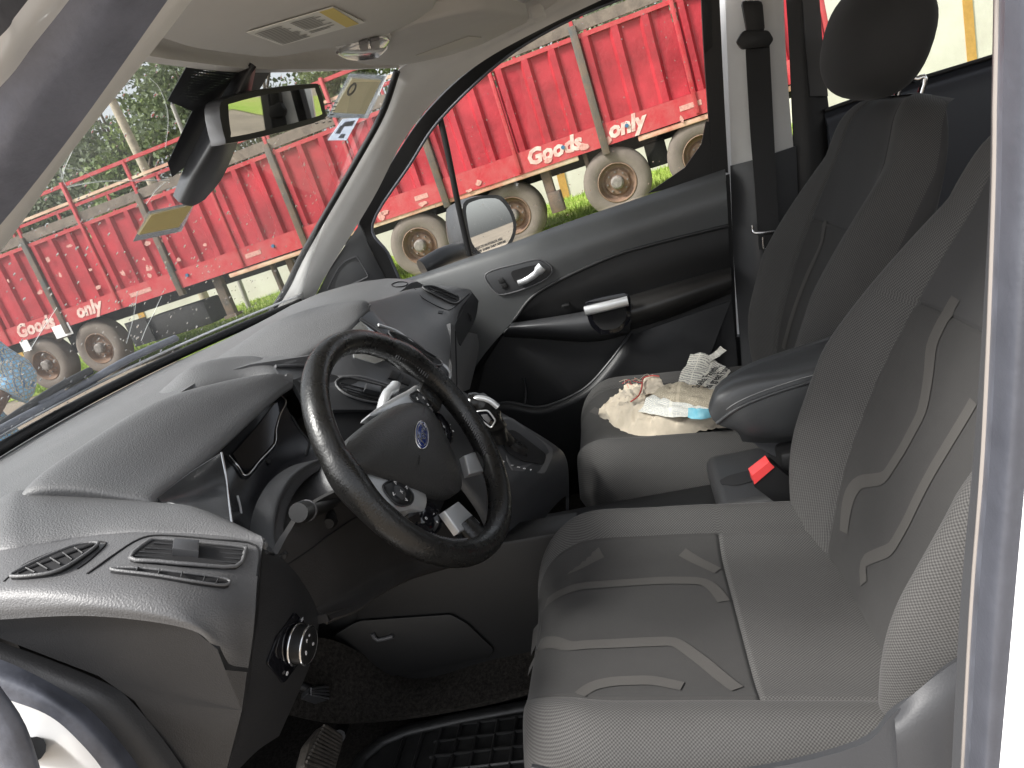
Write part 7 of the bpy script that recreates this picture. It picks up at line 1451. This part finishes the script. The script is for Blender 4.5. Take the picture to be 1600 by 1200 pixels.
def skinned(name, verts, edges, m_, parent, root=0, sub=2):
    me = bpy.data.meshes.new(name); me.from_pydata([v[0] for v in verts], edges, []); o = bpy.data.objects.new(name, me); COL.objects.link(o)
    md = o.modifiers.new('skin', 'SKIN'); me.skin_vertices[0].data[root].use_root = True
    for i, v in enumerate(verts): me.skin_vertices[0].data[i].radius = v[1]
    s_ = o.modifiers.new('sub', 'SUBSURF'); s_.levels = sub
    dg = bpy.context.evaluated_depsgraph_get(); me2 = bpy.data.meshes.new_from_object(o.evaluated_get(dg)); bpy.data.objects.remove(o); bpy.data.meshes.remove(me)
    me2.materials.clear(); me2.materials.append(m_); me2.polygons.foreach_set('use_smooth', [True] * len(me2.polygons)); ob = bpy.data.objects.new(name, me2); TM[ob.name] = Matrix.Identity(4); return link(ob, parent)
# frame: the person faces the car; R = their side seen in the windshield edge (image right)
ir = Vector((CR.x, CR.y, 0)).normalized(); fwd_ = Vector((CF.x, CF.y, 0)).normalized() * -1
def B(r, f, z): return Vector((PP.x, PP.y, pg)) + ir * r + fwd_ * f + Vector((0, 0, z))
ox = -.25
bv = [(B(ox, 0, .95), (.15, .11)), (B(ox, 0, 1.15), (.125, .095)), (B(ox, 0, 1.35), (.15, .10)), (B(ox, 0, 1.47), (.055, .055)), (B(ox, .01, 1.58), (.078, .095)), (B(ox, .01, 1.68), (.07, .085)),
      (B(ox + .18, 0, 1.40), (.055, .055)), (B(ox + .30, -.06, 1.14), (.042, .042)), (B(ox + .19, .08, .98), (.028, .03)), (B(ox + .13, .12, .96), (.03, .018)),
      (B(ox - .18, 0, 1.40), (.055, .055)), (B(ox - .23, .02, 1.12), (.042, .042)), (B(ox - .24, .06, .86), (.028, .03)), (B(ox - .24, .07, .79), (.03, .018)),
      (B(ox + .09, 0, .88), (.09, .09)), (B(ox + .10, .01, .50), (.06, .06)), (B(ox + .10, -.02, .09), (.038, .042)), (B(ox + .10, .10, .03), (.04, .03)),
      (B(ox - .09, 0, .88), (.09, .09)), (B(ox - .10, .01, .50), (.06, .06)), (B(ox - .10, -.02, .09), (.038, .042)), (B(ox - .10, .10, .03), (.04, .03))]
be = [(0, 1), (1, 2), (2, 3), (3, 4), (4, 5), (2, 6), (6, 7), (7, 8), (8, 9), (2, 10), (10, 11), (11, 12), (12, 13), (0, 14), (14, 15), (15, 16), (16, 17), (0, 18), (18, 19), (19, 20), (20, 21)]
for hb_, dr in ((9, -1), (13, 0)):
    p = bv[hb_][0]
    for k in range(5):
        a = len(bv); o1 = ir * ((k - 2) * .016) * (1 if hb_ == 13 else .3) + (Vector((0, 0, (k - 2) * .016)) if hb_ == 9 else Vector())
        d_ = (Vector((0, 0, -1)) if hb_ == 13 else (ir * -1 + fwd_ * .2)).normalized(); L = (.05, .075, .085, .08, .06)[k]
        bv += [(p + o1 + d_ * .03, (.009, .009)), (p + o1 + d_ * (.03 + L * .6) + fwd_ * .01, (.008, .008)), (p + o1 + d_ * (.03 + L) + fwd_ * .02, (.007, .007))]; be += [(hb_, a), (a, a + 1), (a + 1, a + 2)]
skinned('body', bv, be, skin, person)
def ringrow(c, rx, ry, k=28, wob=0, ph=0): return [c + ir * rx * (1 + wob * math.sin(7 * t + ph)) * math.cos(t) + fwd_ * ry * (1 + wob * math.sin(7 * t + ph)) * math.sin(t) for t in [2 * math.pi * i / k for i in range(k + 1)]]
dr_ = [ringrow(B(ox, 0, z), rx, ry, wob=w, ph=z * 5) for z, rx, ry, w in ((.22, .30, .26, .07), (.45, .27, .24, .06), (.70, .235, .205, .04), (.92, .20, .165, .02), (1.10, .158, .125, .015), (1.22, .160, .130, .01), (1.36, .185, .125, .01), (1.44, .12, .085, .0), (1.465, .075, .07, .0))]
patch('dress', dr_, blue, person, n=1, m=4, thick=.006, outward=tuple(B(0, 3, 1)))
for sgn, e in ((1, (ox + .31, -.06, 1.13)), (-1, (ox - .235, .02, 1.12))):
    tube('sleeve', [B(ox + .13 * sgn, 0, 1.41), B(ox + .20 * sgn, 0, 1.38), B(*e).lerp(B(ox + .20 * sgn, 0, 1.38), .4), B(*e), B(*e) + (B(ox + .19, .08, .98) - B(*e)) * (.35 if sgn > 0 else 0) + Vector((0, 0, -.005 if sgn > 0 else -.04))], [.075, .085, .080, .085, .092], blue, person, n=16, sub=4)
hair_v = [B(ox, -.02, 1.63) + (ir * math.cos(a) * math.cos(e) * .098 + fwd_ * math.sin(a) * math.cos(e) * .112 + Vector((0, 0, math.sin(e) * .115))) for e in [rad(-20 + 11 * i) for i in range(11)] for a in [2 * math.pi * j / 20 for j in range(20)]]
mesh('hair', hair_v, [(i * 20 + j, i * 20 + (j + 1) % 20, (i + 1) * 20 + (j + 1) % 20, (i + 1) * 20 + j) for i in range(10) for j in range(20)], M['flat_black'], person)
for sgn in (-1, 1): mesh('eye', [B(ox + .03 * sgn, .095, 1.60) + Vector(c) * .012 for c in ((1, 0, 0), (-1, 0, 0), (0, 1, 0), (0, -1, 0), (0, 0, 1), (0, 0, -1))], [(0, 2, 4), (2, 1, 4), (1, 3, 4), (3, 0, 4), (2, 0, 5), (1, 2, 5), (3, 1, 5), (0, 3, 5)], M['white_print'], person)
tube('nose', [B(ox, .09, 1.61), B(ox, .115, 1.565), B(ox, .095, 1.555)], [.008, .014, .012], skin, person, n=8); tube('mouth', [B(ox - .025, .092, 1.525), B(ox, .102, 1.523), B(ox + .025, .092, 1.525)], .008, mat('lips', (.16, .06, .05), .5), person, n=8)
